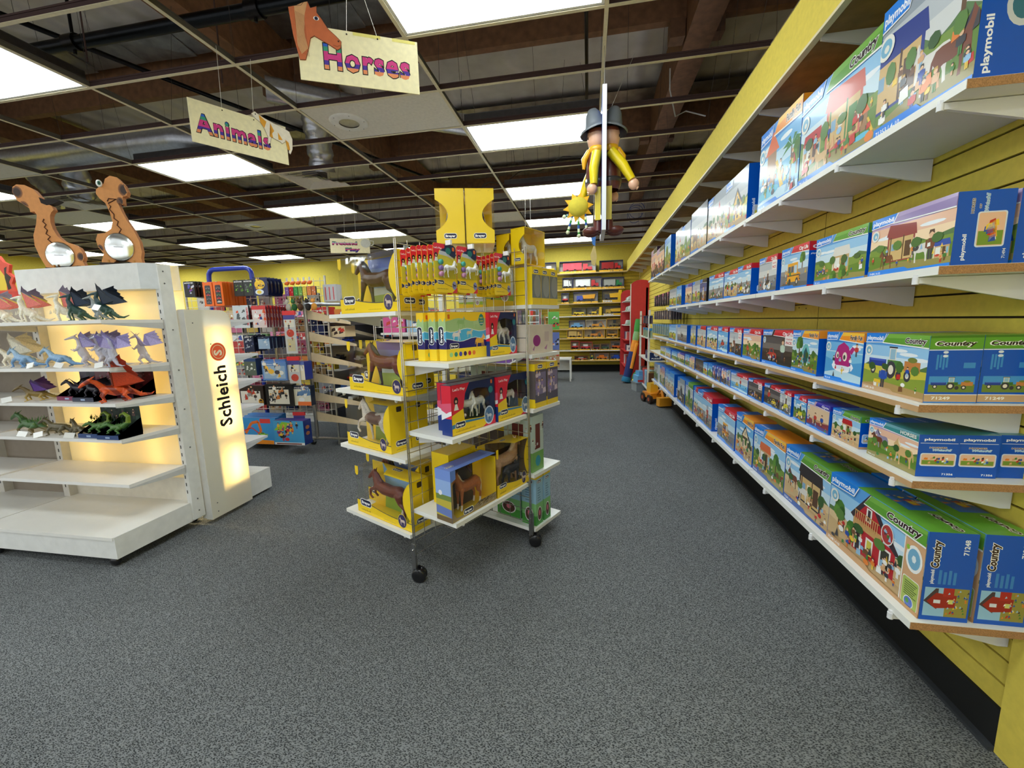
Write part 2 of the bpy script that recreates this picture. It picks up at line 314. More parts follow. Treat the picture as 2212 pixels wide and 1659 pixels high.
GLYPHS = {
 'horse': [(HORSE2D, 'A'), ([(-.34,.95),(-.24,.82),(-.12,.68),(-.2,.66),(-.3,.78)], 'B')],
 'house': [(rc(-.4,0,.25,.55),'A'), (rc(.1,0,.5,.42),'A'), ([(-.5,.52),(-.08,1.0),(.36,.52),(.28,.48),(-.08,.88),(-.42,.48)],'B'), ([(-.4,.52),(-.08,.88),(.25,.52)],'A'), (rc(-.14,.55,-.02,.76),'C'), (rc(-.11,.57,-.05,.74),'B'), (rc(-.42,.38,.22,.5),'D'), (rc(-.36,.02,-.2,.34),'C'), (rc(-.33,.02,-.23,.31),'B'), (rc(-.1,.1,.06,.32),'C'), (rc(-.07,.13,.03,.29),(210,200,80)), (rc(.2,.05,.42,.36),'C'), (rc(.23,.08,.39,.33),(60,60,50)), ([(.25,.5),(.33,.62),(.58,.38),(.5,.36)],'B')],
 'stable': [(rc(-.5,0,.5,.72),'B'), (rc(-.44,.04,.44,.62),(214,180,120)), ([(-.56,.7),(.56,.62),(.5,.9),(-.46,1.0)],'B'), (rc(-.12,.3,.0,.5),'C'), (rc(.16,.1,.38,.5),'D'), (rc(-.4,.04,-.36,.66),'D'), (rc(.08,.04,.12,.66),'D'), (rc(-.34,.3,-.2,.48),(130,170,200))],
 'tractor': [(rc(-.95,.3,-.25,.5),(30,60,150)), (rc(-.92,.44,-.28,.5),(60,90,190)), (ell(-.75,.2,.11,.14),'B'), (ell(-.75,.2,.06,.08),'C'), (rc(-.2,.3,.28,.5),'A'), (rc(-.15,.5,.1,.84),'C'), (rc(-.12,.52,.07,.8),(150,190,210)), (rc(-.18,.82,.13,.86),'B'), (ell(-.05,.24,.19,.24),'B'), (ell(-.05,.24,.1,.13),'C'), (ell(.24,.12,.1,.13),'B'), (rc(.42,.26,.95,.52),(200,130,70)), (ell(.55,.14,.12,.15),'B'), (ell(.55,.14,.06,.07),'C'), (ell(.68,.56,.16,.07),(120,130,60))],
 'car': [([(-.5,.16),(-.48,.34),(-.3,.4),(-.2,.6),(.1,.62),(.24,.42),(.45,.38),(.5,.3),(.5,.16)],'A'), ([(-.22,.42),(-.16,.56),(.06,.58),(.16,.42)],(60,70,80)), (ell(-.3,.16,.12,.16),'B'), (ell(.3,.16,.12,.16),'B'), (ell(-.3,.16,.05,.07),'C'), (ell(.3,.16,.05,.07),'C')],
 'bus': [(rc(-.5,.14,.32,.86),(240,170,40)), ([(.3,.14),(.55,.16),(.55,.44),(.3,.5)],(230,150,30)), (rc(-.5,.36,.5,.4),'B'), (rc(-.44,.5,-.24,.74),(70,90,110)), (rc(-.2,.5,0,.74),(70,90,110)), (rc(.04,.46,.26,.76),(180,210,230)), (ell(-.28,.13,.11,.15),'B'), (ell(.3,.13,.12,.16),'B'), (ell(.3,.13,.05,.07),'C'), (rc(.46,.2,.55,.38),(90,90,90))],
 'person': [(rc(-.1,0,-.01,.4),'B'), (rc(.01,0,.1,.4),'B'), ([(-.16,.36),(.16,.36),(.13,.72),(-.13,.72)],'A'), (rc(-.24,.4,-.15,.68),'A'), (rc(.15,.4,.24,.68),'A'), (ell(0,.85,.12,.13,10),(235,190,150)), ([(-.13,.85),(-.1,1.0),(.1,1.0),(.13,.85),(0,.93)],'D')],
 'tree': [(rc(-.05,0,.05,.5),(100,70,40)), (ell(0,.65,.3,.3,9),(70,120,40)), (ell(-.15,.5,.2,.2,8),(95,145,50)), (ell(.14,.55,.18,.2,8),(50,95,35))],
 'palm': [([(-.04,0),(.04,0),(.02,.7),(-.02,.7)],(120,85,50))]+[([(0,.7),(.18*math.cos(a),.7+.13*math.sin(a)+.07),(.42*math.cos(a),.7+.22*math.sin(a)-.04),(.2*math.cos(a),.7+.1*math.sin(a)-.01)],(50,125,55)) for a in (-.3,.4,1.1,2.0,2.7,3.4)],
 'tent': [([(-.45,0),(-.36,.5),(-.12,.85),(.14,.85),(.38,.5),(.45,0)],(110,190,190)), ([(-.2,0),(-.14,.5),(.02,.72),(.18,.5),(.22,0)],(40,90,100))],
 'whale': [(ell(0,.2,.58,.2),(245,245,250)), ([(-.42,.25),(-.44,.55),(-.3,.85),(0,.98),(.26,.85),(.42,.55),(.42,.25),(0,.12)],(180,30,120)), (ell(-.3,.55,.08,.11),'C'), (ell(-.28,.53,.04,.06),'B'), (ell(.1,.52,.12,.15),'C'), (ell(.08,.5,.06,.08),'B'), ([(.3,.7),(.46,.86),(.6,.8),(.44,.6)],(180,30,120)), (ell(0,.16,.5,.07),(225,235,245))],
 'moto': [(ell(-.3,.2,.2,.22),'B'), (ell(.3,.2,.2,.22),'B'), (ell(-.3,.2,.1,.11),'C'), (ell(.3,.2,.1,.11),'C'), ([(-.3,.25),(-.1,.5),(.3,.5),(.36,.3),(0,.2)],'A'), (rc(-.34,.3,-.28,.7),'B'), (rc(.0,.5,.16,.86),'D'), (ell(.08,.95,.1,.1),'C')],
 'knight': [(rc(-.12,0,.12,.4),'B'), ([(-.2,.36),(.2,.36),(.16,.75),(-.16,.75)],'A'), (ell(0,.87,.13,.14,9),(170,170,180)), (rc(.2,.1,.24,1.05),(200,200,205)), (ell(-.22,.5,.13,.18,8),'C')],
 'castle': [(rc(-.5,0,.5,.5),'C'), (rc(-.5,0,-.3,.8),'C'), (rc(.3,0,.5,.8),'C'), ([(-.54,.8),(-.4,1.1),(-.26,.8)],'A'), ([(.26,.8),(.4,1.1),(.54,.8)],'A'), (rc(-.1,0,.1,.34),'D'), (rc(-.14,.5,.14,.7),'C')],
 'slide': [(rc(-.2,.2,.16,.7),(160,120,80)), ([(-.3,.7),(0,1.05),(.26,.7)],(225,110,60)), ([(.14,.5),(.22,.52),(.5,.04),(.38,.02)],(230,190,60)), (rc(-.2,0,-.15,.3),'D'), (rc(.1,0,.15,.3),'D'), (ell(-.1,.06,.42,.09),(90,190,220))],
 'shop': [(rc(-.45,0,.45,.6),(205,170,120)), ([(-.52,.56),(.52,.56),(.42,.86),(-.42,.86)],'A'), (rc(-.38,.1,-.08,.5),(235,235,225)), (rc(.04,.0,.22,.5),'D'), (rc(.27,.16,.4,.46),(140,190,210)), (rc(-.5,.0,-.44,.6),'C'), (ell(-.24,.12,.16,.06),(200,60,50))],
 'blob': [(ell(-.1,.3,.28,.24,7),'A'), (ell(.18,.38,.2,.26,7),'B'), (rc(-.3,.0,.3,.12),'C'), (ell(0,.6,.12,.16,7),'D')],
}

# ================================================================ THE SETTING
YEL = (226, 204, 84)
XW, YB, XL, YF = 1.20, 10.62, -13.0, -3.2
def build_room():
    m = MB(); m.face([(XL, YF, 0), (2.2, YF, 0), (2.2, YB+.3, 0), (XL, YB+.3, 0)], (85, 90, 95), 'carpet'); structure(m.build('floor'))
    # right hand slat wall
    def slats(m, flip, a0, a1, z0, z1, base):
        pitch = 0.0762; k = 0; z = z0
        while z < z1-.01:
            zt = min(z+pitch-.007, z1)
            if flip: m.box(base, a0, z, base+.02, a1, zt, YEL, 'matte')
            else: m.box(a0, base, z, a1, base+.02, zt, YEL, 'matte')
            z += pitch
    m = MB(); slats(m, True, 1.29, YB, .135, 2.42, XW)
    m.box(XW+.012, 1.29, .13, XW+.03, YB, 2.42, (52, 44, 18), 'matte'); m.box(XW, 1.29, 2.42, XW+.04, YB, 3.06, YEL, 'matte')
    for y in (2.49, 4.9, 7.3):   # board joints
        m.box(XW-.0008, y, .14, XW+.002, y+.003, 2.4, (110, 100, 30), 'matte')
    for y in (1.62, 1.95, 2.28, 2.36, 2.62, 2.7, 3.1, 3.3, 3.8, 4.1, 4.4):  # screw holes
        m.box(XW-.001, y, 1.345+.02*math.sin(y*9), XW+.002, y+.007, 1.352+.02*math.sin(y*9), (70, 60, 25), 'matte')
    structure(m.build('wall_right'))
    m = MB(); m.box(1.19, 1.29, 0, 1.24, YB-.04, .134, (16, 18, 17), 'matte'); m.box(1.17, 1.29, 0, 1.19, YB-.04, .012, (52, 56, 60), 'matte'); structure(m.build('baseboard_right'))
    m = MB(); m.box(1.185, 1.19, 0, 1.33, 1.289, 3.0, YEL, 'matte'); m.box(1.215, 1.12, 0, 1.4, 1.189, 3.0, YEL, 'matte'); m.box(1.215, YF, 0, 1.4, 1.119, 3.0, YEL, 'matte'); m.box(1.2, YF, 3.0, 1.4, 1.29, 3.06, YEL, 'matte'); m.box(5.0, YF, 3.0, 5.05, YB, 4.6, (150, 145, 142), 'deck'); m.box(1.45, YF, 3.04, 5, YB, 3.06, (170, 165, 160), 'deck')
    structure(m.build('trim_1'))
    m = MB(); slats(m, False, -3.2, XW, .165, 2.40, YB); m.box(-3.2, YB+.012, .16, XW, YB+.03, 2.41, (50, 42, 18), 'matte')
    m.box(XL, YB, 2.405, XW+.04, YB+.05, 3.1, YEL, 'matte'); m.box(XL, YB, 3.1, 5, YB+.05, 4.6, (150, 145, 142), 'deck'); m.box(XL, YB, 0, -3.2, YB+.05, 2.405, YEL, 'matte'); structure(m.build('wall_back'))
    m = MB(); m.box(-3.2, YB-.02, 0, XW, YB+.03, .16, (14, 15, 14), 'matte'); structure(m.build('baseboard_back'))
    m = MB(); m.box(XL-.05, YF, 0, XL, YB, 3.1, YEL, 'matte'); m.box(XL-.05, YF, 3.1, XL, YB, 4.6, (150, 145, 142), 'deck'); structure(m.build('wall_left'))
    m = MB(); m.box(XL, YF-.05, 0, 2.2, YF, .3, (222, 214, 160), 'matte'); m.box(XL, YF-.05, 2.95, 5, YF, 3.15, (222, 214, 160), 'matte'); m.box(XL, YF-.05, 4.4, 5, YF, 4.6, (222, 214, 160), 'matte')
    for k in range(9): m.box(XL+k*1.8, YF-.05, .3, XL+.1+k*1.8, YF, 4.4, (200, 196, 180), 'matte')
    structure(m.build('wall_front'))     # unseen shop front; openings added to let world light brighten the room
    m = MB(); m.box(XL, YF, 4.58, 5.05, YB+.1, 4.65, (150, 145, 142), 'deck'); structure(m.build('ceiling'))
    # structure over the grid
    m = MB(); W = (126, 88, 60)
    y = -2.55
    while y < YB:
        m.box(XL, y, 4.17, 5, y+.09, 4.56, W, 'wood'); y += 2.44
    structure(m.build('ceiling_joists'))
    m = MB()
    for x in (.93, -3.62, -8.2): m.box(x, YF, 3.98, x+.26, YB, 4.5, (124, 86, 58), 'wood')
    for y in (2.33, 4.77, 7.2):
        for x in (.78, 1.14, -3.77, -3.41): m.box(x, y-.03, 4.0, x+.14, y+.12, 4.17, (112, 78, 54), 'wood')
    structure(m.build('ceiling_girders'))
    m = MB(); y = -3.1; k = 0
    R_ = random.Random(5)
    while y < YB:           # wrinkled foil faced batts sagging between the purlins
        for i in range(25):
            x0 = XL+i*.71
            m.face([(x0, y, 4.5), (x0+.71, y, 4.5), (x0+.71, y+.4, 4.42+R_.random()*.05), (x0, y+.4, 4.42+R_.random()*.05)], (150, 146, 142), 'foil')
        y += 2.44
    structure(m.build('ceiling_insulation'))
    # T-bar grid
    colx = lambda i: (i-.92)*1.2192
    rowy = lambda j: (j+5.4448)*.6096
    m = MB(); CR, DK = (214, 205, 176), (64, 44, 42)
    for i in range(-9, 3):
        x = colx(i)
        if x > XW: continue
        m.box(x-.012, YF, CZ, x+.012, YB, CZ+.003, CR, 'matte'); m.box(x-.0015, YF, CZ+.003, x+.0015, YB, CZ+.042, (96, 92, 88), 'matte'); m.box(x-.005, YF, CZ+.036, x+.005, YB, CZ+.044, (90, 86, 82), 'matte')
    j = -10
    while rowy(j) < YB:
        y = rowy(j)
        if y > YF:
            m.box(XL, y-.012, CZ-.0005, XW, y+.012, CZ+.0025, CR, 'matte'); m.box(XL, y-.0015, CZ+.0025, XW, y+.0015, CZ+.038, DK, 'matte'); m.box(XL, y-.006, CZ+.034, XW, y+.006, CZ+.044, DK, 'matte')
        j += 1
    m.box(XW-.02, 1.3, CZ, XW, YB, CZ+.02, CR, 'matte'); m.box(XL, YB-.02, CZ, XW, YB, CZ+.02, CR, 'matte')
    structure(m.build('ceiling_grid'))
    m = MB(); R_ = random.Random(11)
    for i in range(-8, 3):
        for j in range(-6, 11, 1):
            x, y = colx(i), rowy(j)
            if x > XW: x = XW-.1
            if R_.random() < .75:
                dx = R_.uniform(-.25, .25); m.rod((x, y, CZ+.04), (x+dx, y+R_.uniform(-.2, .2), 4.5), .0016, (66, 58, 54), 'matte', 4)
            if R_.random() < .45:
                x += R_.uniform(.2, 1.0); m.rod((x, y, CZ+.04), (x+R_.uniform(-.1, .1), y, 4.5), .0016, (70, 62, 58), 'matte', 4)
    for (x, y) in ((-4.2, 2.5), (-3.6, 2.75), (-2.9, 3.2), (-4.6, 2.1), (-3.2, 2.0)):
        m.rod((x, y, CZ+.2), (x+.02, y, 4.5), .006, (70, 50, 46), 'matte', 5)
    structure(m.build('ceiling_wires'))
    # tiles with speaker / vents
    def tile(i, j): 
        m = MB(); m.box(colx(i)+.014, rowy(j)+.014, CZ+.004, colx(i+1)-.014, rowy(j+1)-.014, CZ+.02, (216, 212, 200), 'matte'); o = m.build('ceiling_tile'); structure(o)
    for t in ((-1, 0), (-5, 0), (-1, 6), (-4, 5), (-7, 6), (-3, 8), (-6, 3)): tile(*t)
    def speaker(i, j, lab):
        x, y = colx(i)+.28, rowy(j)+.3; t = empty('ceiling_speaker', (x, y, CZ+.003), 0, lab, 'speaker')
        m = MB(); m.lathe([(.001, -.004), (.085, -.006)], (188, 186, 180), 'metal', n=28); m.lathe([(.085, -.012), (.15, -.01), (.165, 0), (.165, .004)], (222, 222, 218), 'paint', n=28)
        for k in range(6): m.ball((.14*math.cos(k*PI/3), .14*math.sin(k*PI/3), -.011), .004, (120, 120, 120), 'metal', 6)
        m.build('grille', t)
    speaker(-1, 0, 'round white speaker in the single ceiling tile behind the Horses sign')
    speaker(-1, 6, 'round white speaker in the far ceiling tile above the yellow boxes')
    speaker(-4, 5, 'round white speaker in the ceiling tile far behind the wooden dinosaur banks')
    def vent(x, y, lab, flex=True):
        t = empty('ceiling_vent', (x, y, CZ+.004), 0, lab, 'vent'); m = MB(); C = (205, 200, 186)
        for k, s in enumerate((.29, .23, .17, .11)):
            z = -.004-.0*k
            for a in range(4):
                T = Matrix.Rotation(a*PI/2, 4, 'Z'); m.mesh([T @ Vector(p) for p in ((-s, -s, z), (s, -s, z), (s-.05, -s+.05, z+.03), (-s+.05, -s+.05, z+.03))], [(0, 1, 2, 3)], C, 'paint')
        m.box(-.06, -.06, .0, .06, .06, .006, C, 'paint'); m.build('louvre', t)
        m = MB(); m.box(-.1, -.1, .03, .1, .1, .1, (120, 122, 125), 'metal'); m.build('duct_collar', t)
    vent(colx(-2)+.3, rowy(2)+.305, 'square stepped air vent in the ceiling behind the Animals sign')
    vent(colx(-5)+.3, rowy(2)+.305, 'square stepped air vent in the ceiling behind the wooden dinosaur banks')
    # ducts and pipes
    def duct(name, path, r, lab, wr=.0, n=20):
        P = [Vector(p) for p in path]; m = MB(); pts = []; rs = []
        for a, b in zip(P, P[1:]):
            L = (b-a).length; k = max(2, int(L/.035))
            for i in range(k): pts.append(a.lerp(b, i/k)); rs.append(r*(1+(wr*math.sin(len(pts)*2.1)+wr*.5*math.sin(len(pts)*5.3))+(.012 if (len(pts) % 5 == 0 and not wr) else 0)))
        m.tube(pts+[P[-1]], rs+[r], (196, 198, 204), 'foil' if wr else 'metal', n); o = m.build(name); tag(o, lab, 'duct'); return o
    duct('spiral_duct', [(-12.5, 4.55, 3.52), (-8, 4.5, 3.52), (-4.75, 4.5, 3.52), (-4.5, 4.56, 3.5), (-4.36, 4.75, 3.42), (-4.3, 5.0, 3.38)], .17, 'silver spiral air duct lying above the open ceiling grid')
    duct('spiral_duct', [(-3.3, 4.2, 3.75), (-2.9, 4.5, 3.74), (-2.4, 4.9, 3.75), (-1.2, 5.8, 3.8)], .12, 'short silver duct above the ceiling grid behind the Animals sign')
    duct('flexible_duct', [(-3.05, 4.62, 3.72), (-3.08, 4.68, 3.55), (-3.12, 4.78, 3.3), (-3.14, 4.83, 3.13)], .14, 'crinkled foil duct dropping to the vent behind the Animals sign', .07)
    duct('flexible_duct', [(-6.6, 4.6, 3.5), (-6.65, 4.7, 3.35), (-6.78, 4.83, 3.13)], .15, 'crinkled foil duct dropping to the vent behind the wooden dinosaur banks', .07)
    duct('flexible_duct', [(-9.8, 6.3, 4.1), (-9.3, 6.3, 3.7), (-8.9, 6.4, 3.2)], .14, 'dark crinkled foil duct far over the left display case', .07)
    m = MB(); m.tube([(-6.2, 2.9, 3.5), (1.2, 2.9, 3.5)], .045, (34, 36, 38), 'metal', 12); m.tube([(-4.9, 2.9, 3.5), (-4.9, 2.9, 3.75)], .05, (34, 36, 38), 'metal', 12)
    for x in (-3.9, -2.3, -.6): m.tube([(x, 2.9, 3.42), (x, 2.9, 4.5)], .012, (40, 40, 40), 'metal', 6); m.tube([(x-.05, 2.9, 3.5), (x+.05, 2.9, 3.5)], .06, (40, 38, 38), 'metal', 12)
    m.tube([(-4.66, 2.9, 3.5), (-4.4, 2.9, 3.5)], .065, (92, 34, 30), 'metal', 12); tag(m.build('sprinkler_pipe'), 'thick black sprinkler pipe running across above the ceiling grid', 'pipe')
    m = MB(); m.tube([(-5.3, .5, 3.72), (-3.9, 4.2, 3.72), (-2.6, 7.2, 3.72)], .022, (36, 36, 38), 'metal', 8); tag(m.build('thin_pipe'), 'thin black pipe running lengthwise above the ceiling grid', 'pipe')
    m = MB(); m.tube([(-.02, 1.2, 3.4), (-.02, 5.2, 3.4)], .014, (52, 46, 44), 'metal', 8); tag(m.build('conduit'), 'thin dark conduit above the ceiling panels over the aisle', 'pipe')
    def cable(pts, r, c, lab):
        m = MB(); m.tube(pts, r, c, 'plastic', 6); tag(m.build('loose_cable'), lab, 'cable')
    cable([(1.1, 4.6, 3.2), (.9, 4.5, 3.22), (.78, 4.35, 3.12), (.70, 4.2, 3.28), (.68, 4.1, 3.4)], .006, (180, 180, 184), 'white cable hanging in a hook beside the yellow valance')
    ring = [(.86+.13*math.cos(a), 8.2+.03*a, 3.25+.13*math.sin(a)) for a in [k*.5 for k in range(38)]]
    cable(ring, .005, (44, 70, 150), 'coil of blue network cable above the ceiling grid near the back wall')
    cable([(-1.6+.08*k, 6.4-.05*k, 3.28+.04*math.sin(k*.9)) for k in range(22)], .005, (40, 40, 44), 'thin black cable sagging above the ceiling grid over the aisle')
    cable([(-5.0+.1*k, 10.6, 3.04-.25*math.sin(PI*k/14)) for k in range(15)], .004, (90, 80, 40), 'thin wire sagging against the yellow back wall')
    # lights
    def fixture():
        t = empty('ceiling_light'); m = MB()
        m.box(.012, .012, .001, 1.207, .03, .012, (226, 226, 222), 'paint'); m.box(.012, .58, .001, 1.207, .598, .012, (226, 226, 222), 'paint')
        m.box(.012, .03, .001, .03, .58, .012, (226, 226, 222), 'paint'); m.box(1.189, .03, .001, 1.207, .58, .012, (226, 226, 222), 'paint')
        m.box(.012, .012, .1, 1.207, .598, .105, (120, 120, 122), 'metal')
        for a in ((.012, .012, .016, .598), (1.203, .012, 1.207, .598), (.012, .012, 1.207, .016), (.012, .594, 1.207, .598)): m.box(a[0], a[1], .012, a[2], a[3], .1, (92, 90, 90), 'metal')
        m.build('housing', t)
        m = MB(); m.box(.03, .03, .004, 1.189, .58, .007, (240, 250, 252), 'diffuser'); m.build('diffuser', t)
        return t
    first = None; order = ['first', 'second', 'third', 'fourth', 'fifth', 'sixth', 'seventh', 'eighth']
    rowname = {0: 'over the aisle', -3: 'behind the Animals sign', -6: 'behind the dinosaur banks', -9: 'farthest from the slat wall'}
    for i in (0, -3, -6, -9):
        js = [j for j in range(-8, 14, 3) if rowy(j)+.6 < YB+.1 and rowy(j) > YF]
        for n, j in enumerate(sorted(js, reverse=True)):
            lab = f'glowing ceiling panel in the row {rowname[i]}, {order[n]} from the back wall'
            p = (colx(i), rowy(j), CZ+.004)
            if first is None: first = fixture(); first.location = p; tag(first, lab, 'ceiling light', 'ceiling light panels')
            else: dup(first, p, 0, lab)
build_room()

# ================================================================ WALL SHELVES
WHITE = (232, 232, 226)
SHELF_Z = {'top': 1.851, 'second': 1.414, 'third': 1.043, 'fourth': .826, 'bottom': .428}
def wall_shelf(nm, z, y0, y1, wood_edge, lab):
    t = empty('wall_shelf', (0.9, y0, z), 0, lab, 'shelf'); m = MB(); L = y1-y0; T = .022
    CH = (196, 158, 112)
    m.box(0, 0, -T, .298, L, 0, WHITE, 'laminate')
    m.box(-.0012, 0, -T, 0, L, -.0055 if wood_edge else 0, CH if wood_edge else (236, 236, 228), 'laminate')
    m.box(.0, -.0012, -T, .298, 0, -.001, (168, 124, 80), 'chipboard')
    k = 1
    while k*1.22 < L: m.box(-.0015, k*1.22, -T, .2, k*1.22+.002, .0004, (120, 118, 112), 'matte'); k += 1
    m.build('shelf_board', t)
    y = .07; b0 = None
    while y < L:
        if b0 is None:
            m = MB(); m.mesh([(.012, -.005, -T-.002), (.295, -.005, -T-.002), (.295, -.005, -T-.075), (.27, -.005, -T-.075), (.012, -.005, -T-.018), (.012, .005, -T-.002), (.295, .005, -T-.002), (.295, .005, -T-.075), (.27, .005, -T-.075), (.012, .005, -T-.018)],
                [(4, 3, 2, 1, 0), (5, 6, 7, 8, 9), (0, 1, 6, 5), (1, 2, 7, 6), (2, 3, 8, 7), (3, 4, 9, 8), (4, 0, 5, 9)], (226, 226, 226), 'plastic')
            m.tube([(-.004, 0, -T-.002), (-.004, 0, -T-.02)], .008, (230, 230, 230), 'plastic', 10); m.box(-.004, -.006, -T-.018, .03, .006, -T-.002, (230, 230, 230), 'plastic'); m.box(-.009, -.004, -T-.02, -.0015, .004, -T+.006, (230, 230, 230), 'plastic')
            b0 = m.build('bracket', t, (0, y, 0))
        else:
            b = b0.copy(); COL.objects.link(b); b.parent = t; b.location = (0, y, 0)
        y += .46
wall_shelf('top', 1.851, 1.285, 6.79, False, 'uppermost white shelf of boxed toys on the yellow slat wall')
wall_shelf('second', 1.414, 1.30, 5.22, False, 'second white shelf from the top on the yellow slat wall')
wall_shelf('third', 1.043, 1.31, 6.18, True, 'third shelf from the top on the yellow slat wall, tan front edge')
wall_shelf('fourth', .826, 1.30, 6.45, True, 'fourth shelf from the top on the yellow slat wall, tan front edge')
wall_shelf('bottom', .428, 1.245, 6.22, False, 'lowest white shelf on the yellow slat wall above the black kick board')
def valance():
    t = empty('valance_shelf', (.9, .5, 2.385), 0, 'long yellow valance shelf running under the ceiling along the slat wall', 'shelf')
    m = MB(); m.box(.0, 0, 0, .298, 9.8, .02, (150, 112, 62), 'wood'); m.build('shelf_board', t)
    m = MB(); m.box(-.022, 0, .0, -.001, 9.8, .225, YEL, 'matte'); m.box(-.026, 0, -.012, .0, 9.8, .0, (232, 220, 180), 'laminate'); m.build('fascia', t)
    b0 = None; y = .3
    while y < 9.7:
        if b0 is None:
            m = MB(); m.mesh([(.0, -.005, 0), (.295, -.005, 0), (.295, -.005, -.08), (.27, -.005, -.08), (.0, -.005, -.02), (.0, .005, 0), (.295, .005, 0), (.295, .005, -.08), (.27, .005, -.08), (.0, .005, -.02)],
                [(4, 3, 2, 1, 0), (5, 6, 7, 8, 9), (0, 1, 6, 5), (1, 2, 7, 6), (2, 3, 8, 7), (3, 4, 9, 8), (4, 0, 5, 9)], (214, 210, 200), 'plastic'); b0 = m.build('bracket', t, (0, y, -.0005))
        else: b = b0.copy(); COL.objects.link(b); b.parent = t; b.location = (0, y, -.0005)
        y += .61
valance()
# ---------------------------------------------------------------- printed toy cartons
BLUE = (2, 84, 188); LBLUE = (20, 128, 226)
THEME = {'country': ((96, 158, 52), (120, 178, 70)), 'city': ((206, 34, 48), (226, 60, 70)), 'family': ((244, 150, 34), (250, 196, 60)), 'horses': ((58, 142, 146), (110, 170, 180)), 'stable': ((150, 130, 180), (180, 160, 200)), 'purple': ((50, 50, 160), (80, 70, 190)), 'dark': ((40, 38, 44), (80, 76, 80)), 'blue': ((30, 110, 200), (50, 140, 220)), 'none': None}
TNAME = {'country': 'Country', 'city': 'City Life', 'family': 'Family Fun', 'purple': 'Gym', 'horses': 'HORSES'}
SKY = {'day': [(90, 160, 224), (150, 200, 236), (206, 228, 240)], 'dusk': [(190, 160, 200), (236, 190, 160), (250, 220, 180)], 'sea': [(40, 130, 210), (110, 180, 230), (190, 220, 236)], 'dark': [(50, 46, 52), (86, 80, 80), (120, 112, 106)], 'pink': [(210, 170, 180), (226, 200, 190), (232, 214, 200)], 'grey': [(150, 160, 170), (190, 196, 200), (214, 216, 214)], 'night': [(24, 40, 100), (60, 80, 150), (120, 130, 180)]}
GRD = {'grass': [(120, 150, 60), (96, 132, 46), (150, 140, 80)], 'field': [(206, 196, 70), (140, 160, 60), (176, 144, 90)], 'sand': [(222, 196, 150), (206, 176, 128), (190, 158, 110)], 'water': [(120, 190, 226), (80, 160, 214), (190, 222, 236)], 'road': [(150, 150, 150), (120, 122, 126), (96, 98, 100)], 'dark': [(70, 60, 52), (54, 46, 40), (40, 36, 32)], 'floor': [(196, 150, 110), (140, 60, 70), (90, 70, 130)]}
PAL = [(200, 50, 44), (240, 200, 60), (245, 245, 240), (40, 80, 170), (70, 130, 60), (120, 80, 50), (230, 130, 50), (60, 60, 66), (220, 170, 120), (150, 190, 220)]
def clutter(c, x0, y0, x1, y1, n, R, pal=PAL, s=.1):
    for i in range(n):
        x = R.uniform(x0, x1); y = R.uniform(y0, y1); col = R.choice(pal); k = R.choice('ppprbt'); q = s*R.uniform(.5, 1.2)
        if k == 'p': c.glyph('person', x, y, q*1.3, cmap={'A': col, 'B': R.choice(pal), 'D': R.choice([(60, 40, 30), (200, 160, 70), (30, 30, 30)])})
        elif k == 'r': c.poly([(x, y), (x+q*.8, y+q*.1), (x+q*.7, y+q*.8), (x+q*.05, y+q*.7)], col)
        elif k == 'b': c.oval(x, y, q*.5, q*.35, col, 8)
        else: c.poly([(x, y), (x+q*.6, y+.1*q), (x+q*.3, y+q)], col)
